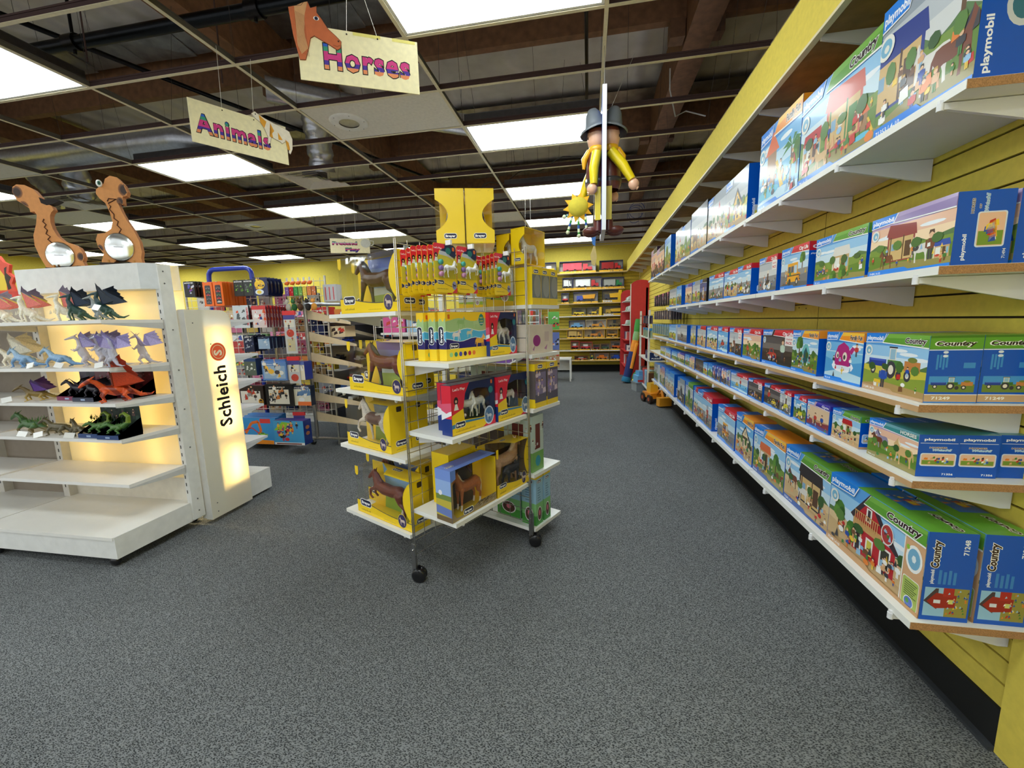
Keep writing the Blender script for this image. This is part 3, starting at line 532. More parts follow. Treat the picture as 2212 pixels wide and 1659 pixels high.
def box_front(c, sp, R, lod):
    W, H = c.w, c.h; th = sp.get('theme', 'none'); sky, gr = SKY[sp.get('sky', 'day')], GRD[sp.get('ground', 'grass')]
    hz = sp.get('hz', .45)
    c.rect(0, 0, W, H, sky[0]); c.rect(0, 0, W, H*.8, sky[1]); c.rect(0, 0, W, H*.62, sky[2])
    if lod < 2 and sp.get('sky', 'day') in ('day', 'sea', 'dusk'):
        for i in range(3): c.oval(R.uniform(.1, .9)*W, R.uniform(.6, .75)*H, .14*W, .03*H, (236, 242, 246), 10)
    if sp.get('ground') not in ('floor', 'road', 'dark', 'water'):
        c.poly([(0, hz*H*.9)]+[(W*i/8, hz*H*(1.08+.12*math.sin(i*1.9+sp.get('seed', 0)))) for i in range(9)]+[(W, 0), (0, 0)], (86, 120, 70))
    c.rect(0, 0, W, hz*H, gr[0]); c.poly([(0, 0), (W, 0), (W, hz*H*.75), (W*.5, hz*H*.6), (0, hz*H*.8)], gr[1]); c.poly([(0, 0), (W, 0), (W, hz*H*.3), (W*.4, hz*H*.42), (0, hz*H*.25)], gr[2])
    if 'wallcol' in sp: c.rect(W*.0, hz*H*.8, W, H*.78, sp['wallcol'])
    for g in sp.get('items', []):
        c.glyph(g[0], g[1]*W, g[2]*H, g[3]*H, flip=(len(g) > 5 and g[5]), cmap=(g[4] if len(g) > 4 else None))
    clutter(c, .05*W, .05*H, .95*W, .36*H, int(sp.get('n', 12)*(1.9 if lod < 2 else 1.3))+3, R, sp.get('pal', PAL), s=H*.115)
    for g in sp.get('over', []):
        c.glyph(g[0], g[1]*W, g[2]*H, g[3]*H, flip=(len(g) > 5 and g[5]), cmap=(g[4] if len(g) > 4 else None))
    if lod < 2:
        for i in range(9): c.oval(W*(.04+.115*i), hz*H*(.96+.1*R.random()), W*.06, H*.05*(1+R.random()), R.choice([(70, 110, 50), (90, 130, 56), (56, 92, 44)]), 8) if sp.get('ground') in (None, 'grass', 'field', 'sand') and not sp.get('items', [('',)])[0][0] == 'whale' and i % 2 else None
    if sp.get('farm'):
        c.rect(W*.84, 0, W, H*.86, (214, 168, 124)); c.rect(W*.832, 0, W*.84, H*.86, (240, 240, 232))
        c.oval(W*.92, H*.6, W*.066, H*.155, (244, 244, 238)); c.oval(W*.92, H*.6, W*.05, H*.118, (120, 176, 206)); c.oval(W*.92, H*.6, W*.018, H*.045, (230, 240, 240), 6); c.oval(W*.865, H*.7, W*.014, H*.03, (150, 200, 60), 8)
        c.rrect(W*.85, H*.03, W*.985, H*.37, .008, (244, 244, 236)); c.rrect(W*.853, H*.035, W*.982, H*.36, .007, (176, 196, 96))
        for k in range(7): c.rect(W*.87, H*(.31-.025*k), W*(.97-.01*(k % 3)), H*(.32-.025*k), (70, 90, 50))
        c.oval(W*.915, H*.09, W*.04, H*.07, (240, 240, 236)); c.oval(W*.915, H*.09, W*.035, H*.06, (90, 120, 200)); c.oval(W*.905, H*.1, W*.015, H*.03, (90, 160, 70), 7)
        for k in range(12): c.rect(W*(.335+.022*k), H*.56, W*(.343+.022*k), H*.7, (214, 166, 104))
        c.rect(W*.33, H*.695, W*.6, H*.71, (200, 150, 90)); c.oval(W*.68, H*.66, W*.06, H*.13, (240, 236, 226)); c.oval(W*.68, H*.66, W*.053, H*.115, (180, 60, 60)); clutter(c, W*.65, H*.58, W*.7, H*.72, 6, R, s=.02)
        clutter(c, W*.05, H*.08, W*.8, H*.3, 16, R, s=H*.11)
    # bottom strip
    bs = sp.get('strip', LBLUE)
    if bs: c.poly([(0, 0), (W, 0), (W, H*.045), (W*.55, H*.05), (W*.5, H*.09), (0, H*.095)], bs)
    if lod == 0: c.text(sp.get('num', '70') + ' | 4-10', W*.03, H*.025, H*.055, (240, 244, 248), .015)
    if th != 'none' and THEME[th]:
        a, b = THEME[th]; x = W*sp.get('band', .36)
        c.poly([(x, H*.84), (x+H*.12, H), (W, H), (W, H*.80)], (244, 246, 240)); c.poly([(x+.012*H, H*.855), (x+H*.13, H), (W, H), (W, H*.82)], a); c.poly([(x+H*.1, H*.93), (x+H*.13, H), (W, H), (W, H*.95)], b)
    # brand flag
    lw = min(W*.36, H*.9)
    if sp.get('logo', True):
        c.poly([(0, H*.83), (lw*.86, H*.85), (lw, H), (0, H)], (244, 246, 250)); c.poly([(0, H*.845), (lw*.84, H*.862), (lw*.97, H), (0, H)], LBLUE)
        if lod < 2: c.text('playmobil', lw*.05, H*.885, H*.1, (250, 250, 252), .03, width=lw*.8)
    if lod < 2 and th in TNAME and sp.get('word', True):
        col = {'country': (48, 22, 24), 'city': (250, 250, 250), 'family': (60, 46, 60), 'purple': (240, 240, 250), 'horses': (240, 246, 240)}[th]
        ow = {'country': (250, 250, 246), 'city': None, 'family': (252, 240, 210), 'purple': None, 'horses': (70, 90, 90)}[th]
        w = min(W*.3, H*.62); c.text(TNAME[th], W-w-.04*W, H*.87, H*.115, col, .035, width=w, outline=ow, ow=.05, shear=.15 if th == 'country' else 0)
    if sp.get('starter') and lod < 2:
        c.rrect(W*.74, H*.6, W*.98, H*.86, H*.02, (246, 240, 236)); c.text('STARTER', W*.86, H*.75, H*.06, (200, 40, 50), .02, align='c', width=W*.18); c.text('PACK', W*.86, H*.64, H*.1, (200, 40, 50), .03, align='c', width=W*.18)
    if lod == 0 and sp.get('seal', True):
        c.oval(W*.07, H*.7, H*.095, H*.095, (238, 236, 226)); c.oval(W*.07, H*.7, H*.066, H*.066, (120, 180, 210)); c.oval(W*.075, H*.69, H*.03, H*.03, (230, 230, 220), 8)
def picture(c, x, y, w, h, sp, R, ca=None):
    """small product picture with white outline"""
    c.rrect(x-.003, y-.003, x+w+.003, y+h+.003, .006, (214, 226, 240)); c.rrect(x, y, x+w, y+h, .005, SKY[sp.get('sky', 'day')][1]); c.rect(x+.002, y+.002, x+w-.002, y+h*.45, GRD[sp.get('ground', 'grass')][0])
    for i in range(18): q = h*.16; px = R.uniform(x+q, x+w-q*2); py = R.uniform(y+.004, y+h*.6); c.poly([(px, py), (px+q*1.2, py+.2*q), (px+q, py+q*1.4), (px+.1*q, py+q)], R.choice(sp.get('pal', PAL)), step=False)
    c.k += 1
def box_side(c, sp, R):
    W, H = c.w, c.h; st = sp.get('side', 'plain'); c.rect(0, 0, W, H, BLUE); th = sp.get('theme', 'none')
    if st == 'vert':
        c.text('playmobil', W*.22, H*.06, H*.07, (244, 246, 250), .03, rot=90, width=H*.36)
        picture(c, W*.4, H*.25, W*.46, H*.45, sp, R); c.text(sp.get('num', ''), W*.93, H*.07, H*.055, (220, 226, 236), .02, rot=90)
        c.text('HORSES', W*.3, H*.70, H*.05, (80, 50, 40), .02, rot=90, width=H*.2, outline=(226, 226, 226)); c.text('OF', W*.42, H*.76, H*.035, (80, 50, 40), .02, rot=90, width=H*.06, outline=(220, 220, 220)); c.text('Waterfall', W*.54, H*.72, H*.06, (150, 190, 220), .03, rot=90, width=H*.24, shear=.3, outline=(230, 236, 240))
    elif st == 'vert2':
        c.text('playmobil', W*.2, H*.04, H*.06, (244, 246, 250), .03, rot=90, width=H*.34)
        c.oval(W*.62, H*.42, W*.26, H*.13, (200, 204, 206)); c.oval(W*.62, H*.42, W*.18, H*.09, (50, 110, 130)); c.text('EMPIRE', W*.86, H*.3, H*.035, (236, 236, 236), .02, rot=90)
        picture(c, W*.26, H*.62, W*.6, H*.3, sp, R); c.text(sp.get('num', ''), W*.9, H*.05, H*.07, (230, 234, 240), .03, rot=90)
    elif st == 'farm':
        c.text('Country', W*.27, H*.60, H*.1, (48, 22, 24), .04, rot=90, width=H*.31, outline=(248, 246, 240), ow=.06, shear=.15)
        c.text(sp['num'], W*.84, H*.76, H*.065, (232, 236, 240), .03, rot=90, width=H*.17); c.text('playmobil', W*.2, H*.42, H*.045, (232, 236, 240), .03, rot=90, width=H*.16)
        for k in range(4): c.rect(W*(.3+.1*k), H*.42, W*(.36+.1*k), H*(.58-.02*(k % 2)), (56, 130, 200))
        c.rect(W*.06, H*.05, W*.96, H*.38, (150, 196, 226)); c.rect(W*.5, H*.05, W*.96, H*.38, (150, 142, 70))
        c.poly([(W*.05, H*.22), (W*.28, H*.37), (W*.34, H*.37), (W*.34, H*.13)], (70, 54, 66)); c.poly([(W*.12, H*.22), (W*.3, H*.32), (W*.72, H*.3), (W*.7, H*.16), (W*.3, H*.14)], (158, 36, 40)); c.rect(W*.44, H*.28, W*.66, H*.38, (176, 40, 44))
        c.rect(W*.26, H*.2, W*.4, H*.24, (220, 226, 236)); c.rect(W*.56, H*.2, W*.66, H*.25, (210, 210, 120))
        for i in range(30): px, py = R.uniform(.52, .92)*W, R.uniform(.07, .35)*H; q = .05*W; c.poly([(px, py), (px+q, py+q*.4), (px+.5*q, py+q*1.3)], R.choice(PAL), step=False)
        c.k += 1
    elif st == 'tractor':
        c.rect(0, H*.8, W, H, THEME['country'][0]); c.rect(0, H*.965, W, H, (70, 120, 40)); c.text('Country', W*.5, H*.855, H*.085, (40, 24, 28), .04, width=W*.76, align='c', outline=(250, 250, 246), ow=.06, shear=.15)
        c.line([(0, H*.79), (W, H*.79)], H*.012, (240, 244, 246))
        for k in range(4): c.rect(W*(.16+.06*k), H*(.5+.03*(k % 2)), W*(.2+.06*k), H*.72, (60, 140, 206))
        c.oval(W*.32, H*.755, W*.05, H*.02, (220, 230, 240)); c.oval(W*.32, H*.7, W*.05, H*.02, (220, 230, 240)); c.rect(W*.68, H*.52, W*.9, H*.6, (60, 140, 206))
        c.rect(W*.06, H*.16, W*.93, H*.4, (70, 150, 214)); c.rect(W*.06, H*.16, W*.93, H*.28, (110, 134, 60)); c.glyph('tractor', W*.5, H*.2, W*.42, cmap={'A': (60, 110, 50)}, sy=H*.22)
        c.rect(0, 0, W, H*.12, (196, 160, 120)); c.rect(0, 0, W, H*.015, LBLUE); c.line([(0, H*.125), (W, H*.125)], H*.01, (240, 244, 246)); c.text(sp['num'], W*.14, H*.05, H*.06, (244, 240, 232), .03, width=W*.36)
    elif st == 'horses':
        c.text('playmobil', W*.5, H*.865, H*.08, (244, 246, 250), .035, width=W*.74, align='c'); c.line([(W*.04, H*.8), (W*.96, H*.8)], H*.01, (236, 240, 246))
        c.text('HORSES', W*.28, H*.68, H*.05, (120, 80, 60), .03, width=W*.42, outline=(226, 226, 226)); c.text('Waterfall', W*.36, H*.62, H*.065, (150, 200, 230), .03, width=W*.46, shear=.3, outline=(220, 226, 236))
        picture(c, W*.1, H*.28, W*.82, H*.26, sp, R); c.text(sp['num'], W*.92, H*.05, H*.06, (240, 244, 248), .03, width=W*.28, align='r')
    elif st == 'red':
        c.rect(0, H*.8, W, H, THEME['city'][0]); c.text('City Life', W*.5, H*.85, H*.1, (245, 245, 245), .05, width=W*.8, align='c')
        c.text('playmobil', W*.06, H*.72, H*.05, (240, 244, 250), .03, width=W*.36); c.rect(0, 0, W, H*.05, THEME['city'][0])
    elif st == 'green':
        c.rect(0, H*.82, W, H, THEME['country'][0]); c.text('Country', W*.5, H*.87, H*.08, (40, 24, 28), .04, width=W*.7, align='c', outline=(250, 250, 246)); picture(c, W*.1, H*.2, W*.8, H*.24, sp, R); c.rect(0, 0, W, H*.06, (196, 160, 120))
    else:
        if th != 'none': c.rect(0, H*.84, W, H, THEME[th][0])
        c.text('playmobil', W*.3, H*.06, H*.07, (232, 238, 246), .03, rot=90, width=H*.34) if sp.get('sidetext') else None
        picture(c, W*.3, H*.12, W*.5, H*.16, sp, R)
def toy_carton(sp, W, H, D, lod):
    m = MB(); R = random.Random(sp.get('seed', 1)*7+3)
    body = sp.get('body', BLUE); topc = sp.get('top', THEME[sp['theme']][0] if sp.get('theme', 'none') != 'none' else LBLUE)
    m.box(0, 0, 0, D, W, H, body, 'print', cols={'t': topc})
    box_front(Canvas(m, (0, W, 0), (0, -1, 0), (0, 0, 1), W, H), sp, R, lod)
    if lod < 2 or sp.get('showside'): box_side(Canvas(m, (0, 0, 0), (1, 0, 0), (0, 0, 1), D, H), sp, R)
    c = Canvas(m, (0, W, H), (0, -1, 0), (1, 0, 0), W, D)
    if sp.get('body') is None:
        x = min(W*.36, H*.9); c.rect(0, 0, x*.9, D, LBLUE)
        if lod == 0 and sp.get('toptext'):
            c.rect(x, D*.35, W*.7, D, (40, 110, 190)); clutter(c, x, D*.35, W*.66, D*.9, 10, R, s=D*.3); c.text(sp['toptext'], W*.98, D*.78, D*.2, (48, 22, 24), .04, rot=180, width=W*.24, outline=(250, 250, 246), ow=.06, shear=.1)
        elif lod < 2: c.text('playmobil', x*.1, D*.2, D*.14, (240, 244, 250), .03, width=x*.7)
    return m

# every row: (y near, y far, height, description, spec); positions in metres along the wall
G_, RD, BL = {'A': (60, 110, 50)}, {'A': (190, 40, 44)}, {'A': (40, 80, 170)}
BRN, WHT, TAN, BLK = {'A': (120, 66, 44)}, {'A': (226, 222, 214), 'B': (190, 180, 200)}, {'A': (214, 176, 120), 'B': (240, 226, 190)}, {'A': (60, 56, 60), 'B': (240, 240, 240)}
ROWS = {
'top': [
 (1.302, 1.669, .38, 'carton picturing a horse trailer by a waterfall', dict(theme='horses', sky='grey', ground='grass', side='vert2', num='71353', items=[('stable', .2, .2, .6, {'B': (40, 60, 140)}), ('tree', .85, .5, .4), ('horse', .6, .12, .4, WHT), ('horse', .8, .1, .4, BRN, True)], n=14, band=.45)),
 (1.673, 2.186, .362, 'carton picturing a riding stable with red roofs', dict(theme='country', items=[('shop', .2, .2, .42, RD), ('stable', .62, .2, .62, {'B': (210, 110, 96), 'D': (70, 130, 60)}), ('slide', .88, .12, .3), ('horse', .35, .08, .26, TAN)], n=16)),
 (2.186, 2.64, .402, 'carton picturing a water slide and palm', dict(theme='family', sky='sea', ground='water', items=[('slide', .35, .15, .72), ('palm', .82, .12, .62), ('tree', .95, .2, .4)], n=12, topc='family')),
 (2.816, 3.227, .33, 'carton picturing a tall town building', dict(theme='none', sky='grey', ground='field', items=[('house', .6, .15, .6, {'A': (240, 190, 60)}), ('knight', .2, .2, .4)], side='plain', sidetext=1)),
 (3.227, 3.67, .334, 'carton picturing a red roofed castle', dict(theme='none', sky='grey', ground='sand', items=[('castle', .5, .2, .55, RD)], n=14)),
 (3.67, 4.196, .36, 'black topped carton picturing horse riders', dict(theme='dark', sky='grey', ground='sand', items=[('horse', .3, .1, .5, BRN), ('horse', .7, .1, .5, WHT)], body=(30, 30, 34), logo=False)),
 (4.214, 4.588, .325, 'pale carton picturing a green hill', dict(theme='none', sky='grey', ground='grass', items=[('tree', .5, .2, .5)])),
 (4.61, 4.938, .35, 'black topped carton picturing a grey fort', dict(theme='dark', sky='grey', ground='field', items=[('castle', .5, .2, .5)], body=(30, 30, 34), logo=False)),
 (5.177, 5.567, .38, 'narrow blue ended carton picturing a forest', dict(theme='none', sky='day', ground='grass', items=[('tree', .4, .2, .6)])),
 (5.6, 6.183, .35, 'carton picturing purple knights', dict(theme='dark', sky='dusk', ground='dark', items=[('knight', .3, .1, .6), ('knight', .7, .1, .6, RD)], body=(60, 40, 70), logo=False)),
 (6.223, 6.759, .42, 'dark carton picturing an army of figures', dict(theme='dark', sky='dusk', ground='dark', items=[('knight', .3, .1, .6, RD), ('knight', .6, .1, .6)], body=(50, 34, 60), logo=False))],
'second': [
 (1.302, 1.631, .181, 'carton picturing a wooden pony stable', dict(theme='stable', sky='dusk', ground='grass', side='vert', num='71494', band=.3, items=[('stable', .42, .2, .62, {'B': (150, 60, 60)}), ('horse', .66, .12, .42, WHT), ('horse', .25, .1, .34, BRN), ('person', .78, .14, .44, BRN), ('shop', .9, .14, .3, BL)], n=8, badge=1)),
 (1.655, 1.985, .183, 'carton picturing a farm shop with plants', dict(theme='country', side='green', num='70', items=[('shop', .55, .2, .6, WHT), ('tractor', .2, .2, .2)], over=[('tree', .6, -.04, .4), ('tree', .42, -.06, .34)], n=8)),
 (2.035, 2.294, .19, 'carton picturing a yellow school bus', dict(theme='city', side='red', ground='road', items=[('tree', .8, .45, .4), ('bus', .5, .08, .62)], n=5)),
 (2.346, 2.571, .186, 'starter pack carton with a black motorbike', dict(theme='city', sky='grey', ground='road', items=[('moto', .5, .1, .5, BLK)], starter=1, n=6)),
 (2.673, 2.898, .182, 'carton picturing two yellow motorbikes', dict(theme='city', ground='road', items=[('moto', .3, .1, .45, {'A': (230, 200, 40)}), ('moto', .7, .1, .45, BLK)], n=6)),
 (2.906, 3.177, .18, 'carton picturing a rescue team', dict(theme='city', ground='sand', items=[('person', .3, .1, .5, RD), ('person', .6, .1, .5, BL)], n=8)),
 (3.198, 3.56, .188, 'carton picturing green quad bikes', dict(theme='city', ground='road', items=[('moto', .3, .1, .5, G_), ('moto', .7, .1, .5, {'A': (190, 190, 190)})], n=6)),
 (3.613, 3.813, .187, 'black edged carton with a white ghost figure', dict(theme='dark', sky='night', ground='dark', items=[('person', .5, .1, .6, WHT)], body=(30, 30, 34))),
 (3.828, 4.089, .19, 'carton picturing knights in a yellow field', dict(theme='none', sky='grey', ground='field', items=[('knight', .5, .1, .6)])),
 (4.107, 4.371, .19, 'carton picturing brown and purple riders', dict(theme='purple', sky='dusk', ground='sand', items=[('horse', .5, .1, .5, BRN)])),
 (4.517, 4.744, .2, 'blue sided carton picturing two children', dict(theme='none', sky='day', items=[('person', .35, .1, .5), ('person', .65, .1, .5, BL)])),
 (4.816, 5.189, .195, 'pale green carton picturing animals', dict(theme='none', sky='grey', ground='field', items=[('blob', .5, .1, .5)], body=(206, 226, 216), logo=False))],
'third': [
 (1.336, 1.606, .187, 'green carton picturing a tractor with two trailers', dict(theme='country', side='tractor', num='71249', strip=(196, 160, 120), ground='field', band=.3, items=[('tractor', .5, .26, .62, {'A': (76, 130, 60)}), ('person', .36, .08, .42, BL)], over=[('shop', .27, .06, .18, {'A': (230, 190, 50), 'D': (230, 190, 50)})], n=2)),
 (1.611, 1.838, .184, 'carton picturing a pink whale boat', dict(theme='family', sky='sea', ground='water', hz=.6, items=[('whale', .5, .2, .62), ('person', .84, .55, .25)], n=3)),
 (1.89, 2.11, .183, 'carton picturing a turquoise tent camp', dict(theme='family', ground='grass', items=[('tree', .3, .4, .5), ('tent', .55, .25, .52)], n=10)),
 (2.115, 2.467, .178, 'starter pack carton with a red vintage car', dict(theme='city', sky='dark', ground='dark', starter=1, items=[('person', .68, .2, .56, {'A': (200, 220, 200)}), ('car', .34, .1, .62, {'A': (190, 60, 48), 'C': (240, 240, 240)})], n=3)),
 (2.48, 2.748, .175, 'carton picturing fruit pickers with an umbrella', dict(theme='city', sky='dusk', items=[('tree', .7, .1, .5), ('person', .3, .1, .5)], n=10)),
 (2.78, 3.009, .176, 'starter pack carton with a tall brown rescuer', dict(theme='city', sky='grey', ground='dark', starter=1, items=[('knight', .4, .1, .6, BRN)], n=8)),
 (3.047, 3.268, .177, 'carton picturing red and white boats', dict(theme='city', sky='sea', ground='water', items=[('car', .5, .2, .5)], n=8)),
 (3.28, 3.553, .177, 'carton picturing orange diggers', dict(theme='city', ground='sand', items=[('tractor', .5, .2, .3, {'A': (240, 140, 40)})], n=10)),
 (3.594, 3.861, .175, 'carton picturing orange and white robots', dict(theme='city', sky='grey', ground='sand', items=[('knight', .6, .1, .6, {'A': (230, 120, 40)})], n=8)),
 (3.894, 4.082, .174, 'carton picturing yellow striped figures', dict(theme='none', sky='grey', ground='field', items=[('knight', .5, .1, .7, {'A': (220, 200, 80)})])),
 (4.251, 4.683, .173, 'carton picturing a dark blue steed', dict(theme='none', sky='grey', ground='road', items=[('horse', .5, .1, .6, BLK)])),
 (4.755, 5.128, .173, 'white edged carton with yellow animals', dict(theme='none', sky='day', ground='field', items=[('blob', .5, .1, .5)], body=(220, 230, 230)))],
'fourth': [
 (1.337, 1.553, .124, 'carton picturing three horses in a meadow', dict(theme='horses', side='horses', num='71356', sky='dusk', ground='grass', strip=None, band=.3, items=[('horse', .3, .3, .5, {'A': (150, 140, 170), 'B': (60, 60, 80)}), ('horse', .2, .28, .44, BRN), ('horse', .76, .1, .66, TAN)], over=[], n=4)),
 (1.595, 1.765, .113, 'carton picturing a farm stall with hens', dict(theme='country', side='green', ground='sand', strip=(196, 160, 120), items=[('shop', .55, .3, .55, RD)], n=12)),
 (1.771, 1.938, .114, 'carton picturing a gym with purple mats', dict(theme='purple', sky='pink', ground='floor', items=[('person', .4, .2, .4), ('person', .7, .2, .4, BL)], n=8, wallcol=(226, 196, 160))),
 (1.946, 2.058, .113, 'carton picturing a yellow rescue worker', dict(theme='city', sky='sea', items=[('moto', .5, .1, .6, {'A': (220, 210, 50)})], n=4)),
 (2.085, 2.201, .112, 'carton picturing a green and yellow cyclist', dict(theme='city', sky='grey', ground='road', items=[('moto', .5, .1, .7, {'A': (220, 210, 50)})], n=5)),
 (2.206, 2.408, .112, 'carton picturing people round a yellow buggy', dict(theme='city', sky='dark', ground='dark', items=[('car', .6, .1, .5, {'A': (230, 200, 50)}), ('person', .3, .2, .6)], n=6)),
 (2.42, 2.622, .11, 'starter pack carton with a forklift', dict(theme='city', sky='dark', ground='dark', starter=1, items=[('tractor', .5, .1, .4, {'A': (220, 120, 40)})], n=6)),
 (2.637, 2.936, .11, 'carton picturing a race with yellow cars', dict(theme='city', sky='grey', ground='water', items=[('car', .4, .2, .5, {'A': (230, 190, 50)}), ('person', .6, .3, .5)], n=6)),
 (2.936, 3.022, .112, 'slim carton with one purple clad figure', dict(theme='none', sky='grey', ground='road', items=[('person', .5, .1, .7, {'A': (90, 80, 170)})], n=2)),
 (3.032, 3.135, .113, 'slim carton with one orange clad figure', dict(theme='purple', sky='dusk', ground='dark', items=[('knight', .5, .1, .7, {'A': (230, 120, 50)})], n=2)),
 (3.145, 3.245, .11, 'slim carton with one blue clad figure', dict(theme='purple', sky='night', ground='dark', items=[('knight', .5, .1, .7, BL)], n=2)),
 (3.256, 3.351, .108, 'slim carton with one red clad figure', dict(theme='purple', sky='night', ground='dark', items=[('knight', .5, .1, .7, RD)], n=2)),
 (3.363, 3.478, .11, 'slim carton with a small green tree', dict(theme='none', sky='sea', items=[('tree', .5, .2, .5)], n=3)),
 (3.491, 3.615, .104, 'slim carton with a brown animal', dict(theme='none', ground='field', items=[('horse', .5, .2, .5)], n=3)),
 (3.629, 3.891, .112, 'carton picturing brown horsemen', dict(theme='none', sky='dark', ground='dark', body=(60, 40, 34), logo=False, items=[('horse', .4, .1, .7, BRN)], n=8)),
 (3.908, 4.101, .114, 'carton picturing a gold warrior', dict(theme='none', sky='dusk', ground='sand', items=[('knight', .5, .1, .7, {'A': (220, 180, 60)})], n=4)),
 (4.12, 4.295, .114, 'blue carton picturing a small girl', dict(theme='none', sky='day', items=[('person', .5, .1, .7, {'A': (220, 120, 160)})], n=4)),
 (4.315, 4.647, .11, 'pale purple carton picturing fairies', dict(theme='purple', sky='pink', items=[('person', .3, .1, .6, WHT), ('person', .7, .1, .6)], n=6)),
 (4.671, 4.98, .1, 'blue carton picturing dogs', dict(theme='none', sky='day', ground='grass', items=[('horse', .5, .1, .4, TAN)], n=6)),
 (5.007, 5.302, .102, 'carton picturing two white pets', dict(theme='none', sky='day', ground='sand', items=[('horse', .5, .1, .4, WHT)], n=6)),
 (5.333, 5.67, .102, 'pale yellow carton at the far end', dict(theme='none', sky='grey', ground='field', items=[('blob', .5, .1, .4)], n=6, body=(226, 226, 200)))],
'bottom': [
 (1.261, 1.731, .266, 'green topped carton picturing a red farmhouse', dict(theme='country', side='farm', num='71248', ground='sand', strip=(196, 150, 100), band=.42, toptext='Country', farm=1, items=[('tree', .14, .3, .4), ('tree', .3, .16, .36), ('house', .52, .16, .86, {'A': (186, 40, 48), 'B': (60, 50, 56), 'C': (240, 236, 226), 'D': (206, 160, 100)})], n=14)),
 (1.733, 2.11, .262, 'carton picturing a dark roofed riding stable', dict(theme='country', num='71238', strip=(20, 80, 160), ground='sand', toptext='Country', items=[('stable', .6, .2, .68, {'B': (50, 44, 44)}), ('horse', .2, .3, .34, BRN), ('horse', .45, .2, .34, WHT)], n=12)),
 (2.114, 2.5, .261, 'carton picturing a zoo gate with penguins', dict(theme='family', strip=(20, 80, 160), items=[('shop', .4, .25, .55, {'A': (220, 110, 60), 'C': (240, 240, 240)}), ('tree', .75, .3, .4)], n=14)),
 (2.506, 2.783, .27, 'carton picturing a seaside hotel and a boat', dict(theme='family', sky='sea', ground='sand', items=[('house', .6, .3, .5, {'A': (240, 214, 170)}), ('car', .4, .06, .3)], n=8)),
 (2.809, 3.169, .243, 'carton picturing a green recycling truck', dict(theme='city', ground='road', items=[('bus', .5, .14, .5, {'A': (60, 140, 60)})], n=8)),
 (3.299, 3.73, .255, 'wide carton picturing a red lorry', dict(theme='city', ground='road', showside=1, sidetext=1, items=[('bus', .3, .1, .4, RD), ('knight', .7, .1, .6)], n=14)),
 (3.746, 3.894, .258, 'narrow carton picturing a red and white van', dict(theme='city', ground='sand', items=[('car', .5, .1, .4)], n=8)),
 (3.911, 4.21, .262, 'green and blue carton picturing wild animals', dict(theme='country', sky='grey', items=[('tree', .5, .2, .6)], n=8)),
 (4.23, 4.558, .255, 'dark blue carton picturing a grey dinosaur', dict(theme='none', sky='grey', ground='dark', items=[('blob', .5, .2, .7, {'A': (120, 130, 140)})], n=8)),
 (4.729, 5.085, .252, 'blue sided carton picturing a tall tower', dict(theme='none', sky='day', ground='sand', showside=1, sidetext=1, items=[('castle', .5, .2, .5)], n=8)),
 (5.114, 5.331, .254, 'carton picturing a sand coloured fort', dict(theme='none', ground='sand', items=[('castle', .5, .2, .5, RD)], n=6)),
 (5.364, 5.713, .25, 'carton picturing a purple and blue palace', dict(theme='none', sky='dusk', items=[('castle', .5, .2, .6, {'A': (120, 80, 160)})], n=6)),
 (5.826, 6.153, .24, 'white edged carton picturing green leaves', dict(theme='none', ground='grass', sky='grey', items=[('tree', .5, .1, .6)], body=(226, 232, 226), logo=False))]}
DEPTH = {'top': .14, 'second': .125, 'third': .125, 'fourth': .1, 'bottom': .118}
sd = 0
def wall_boxes():
    global sd
    RR = random.Random(3)
    for sh, row in ROWS.items():
        for i, (y0, y1, h, desc, sp) in enumerate(row):
            sd += 1; sp['seed'] = sd; sp.setdefault('theme', 'none')
            lod = 0 if y0 < 2.2 else (1 if y0 < 3.3 else 2)
            W = y1-y0-.002; D = DEPTH[sh]; m = toy_carton(sp, W, h, D, lod)
            o = m.build('toy_box', None, (.925+RR.uniform(-.004, .006), y0+.001, SHELF_Z[sh]+.0006), 0)
            tag(o, f'{desc} on the {sh} shelf of the yellow wall', 'toy box', f'cartons on the {sh} wall shelf')
            if i == 0:
                if sp.get('farm'): farm_details(o, W, h)
                gaps = {'top': [.145], 'second': [.138], 'third': [.131], 'fourth': [.103, .15+.06], 'bottom': [.14]}[sh]
                words_ = ['second', 'third']
                off = 0
                for k, g in enumerate(gaps):
                    c = o.copy(); COL.objects.link(c); c.location = (.925+g, y0+.001+(.012 if k else .003), SHELF_Z[sh]+.0006)
                    c['label'] = f'{words_[k]} {desc.replace("green topped ", "").replace("green ", "")}, tucked behind its twin, {sh} shelf'
def farm_details(o, W, h): pass
wall_boxes()

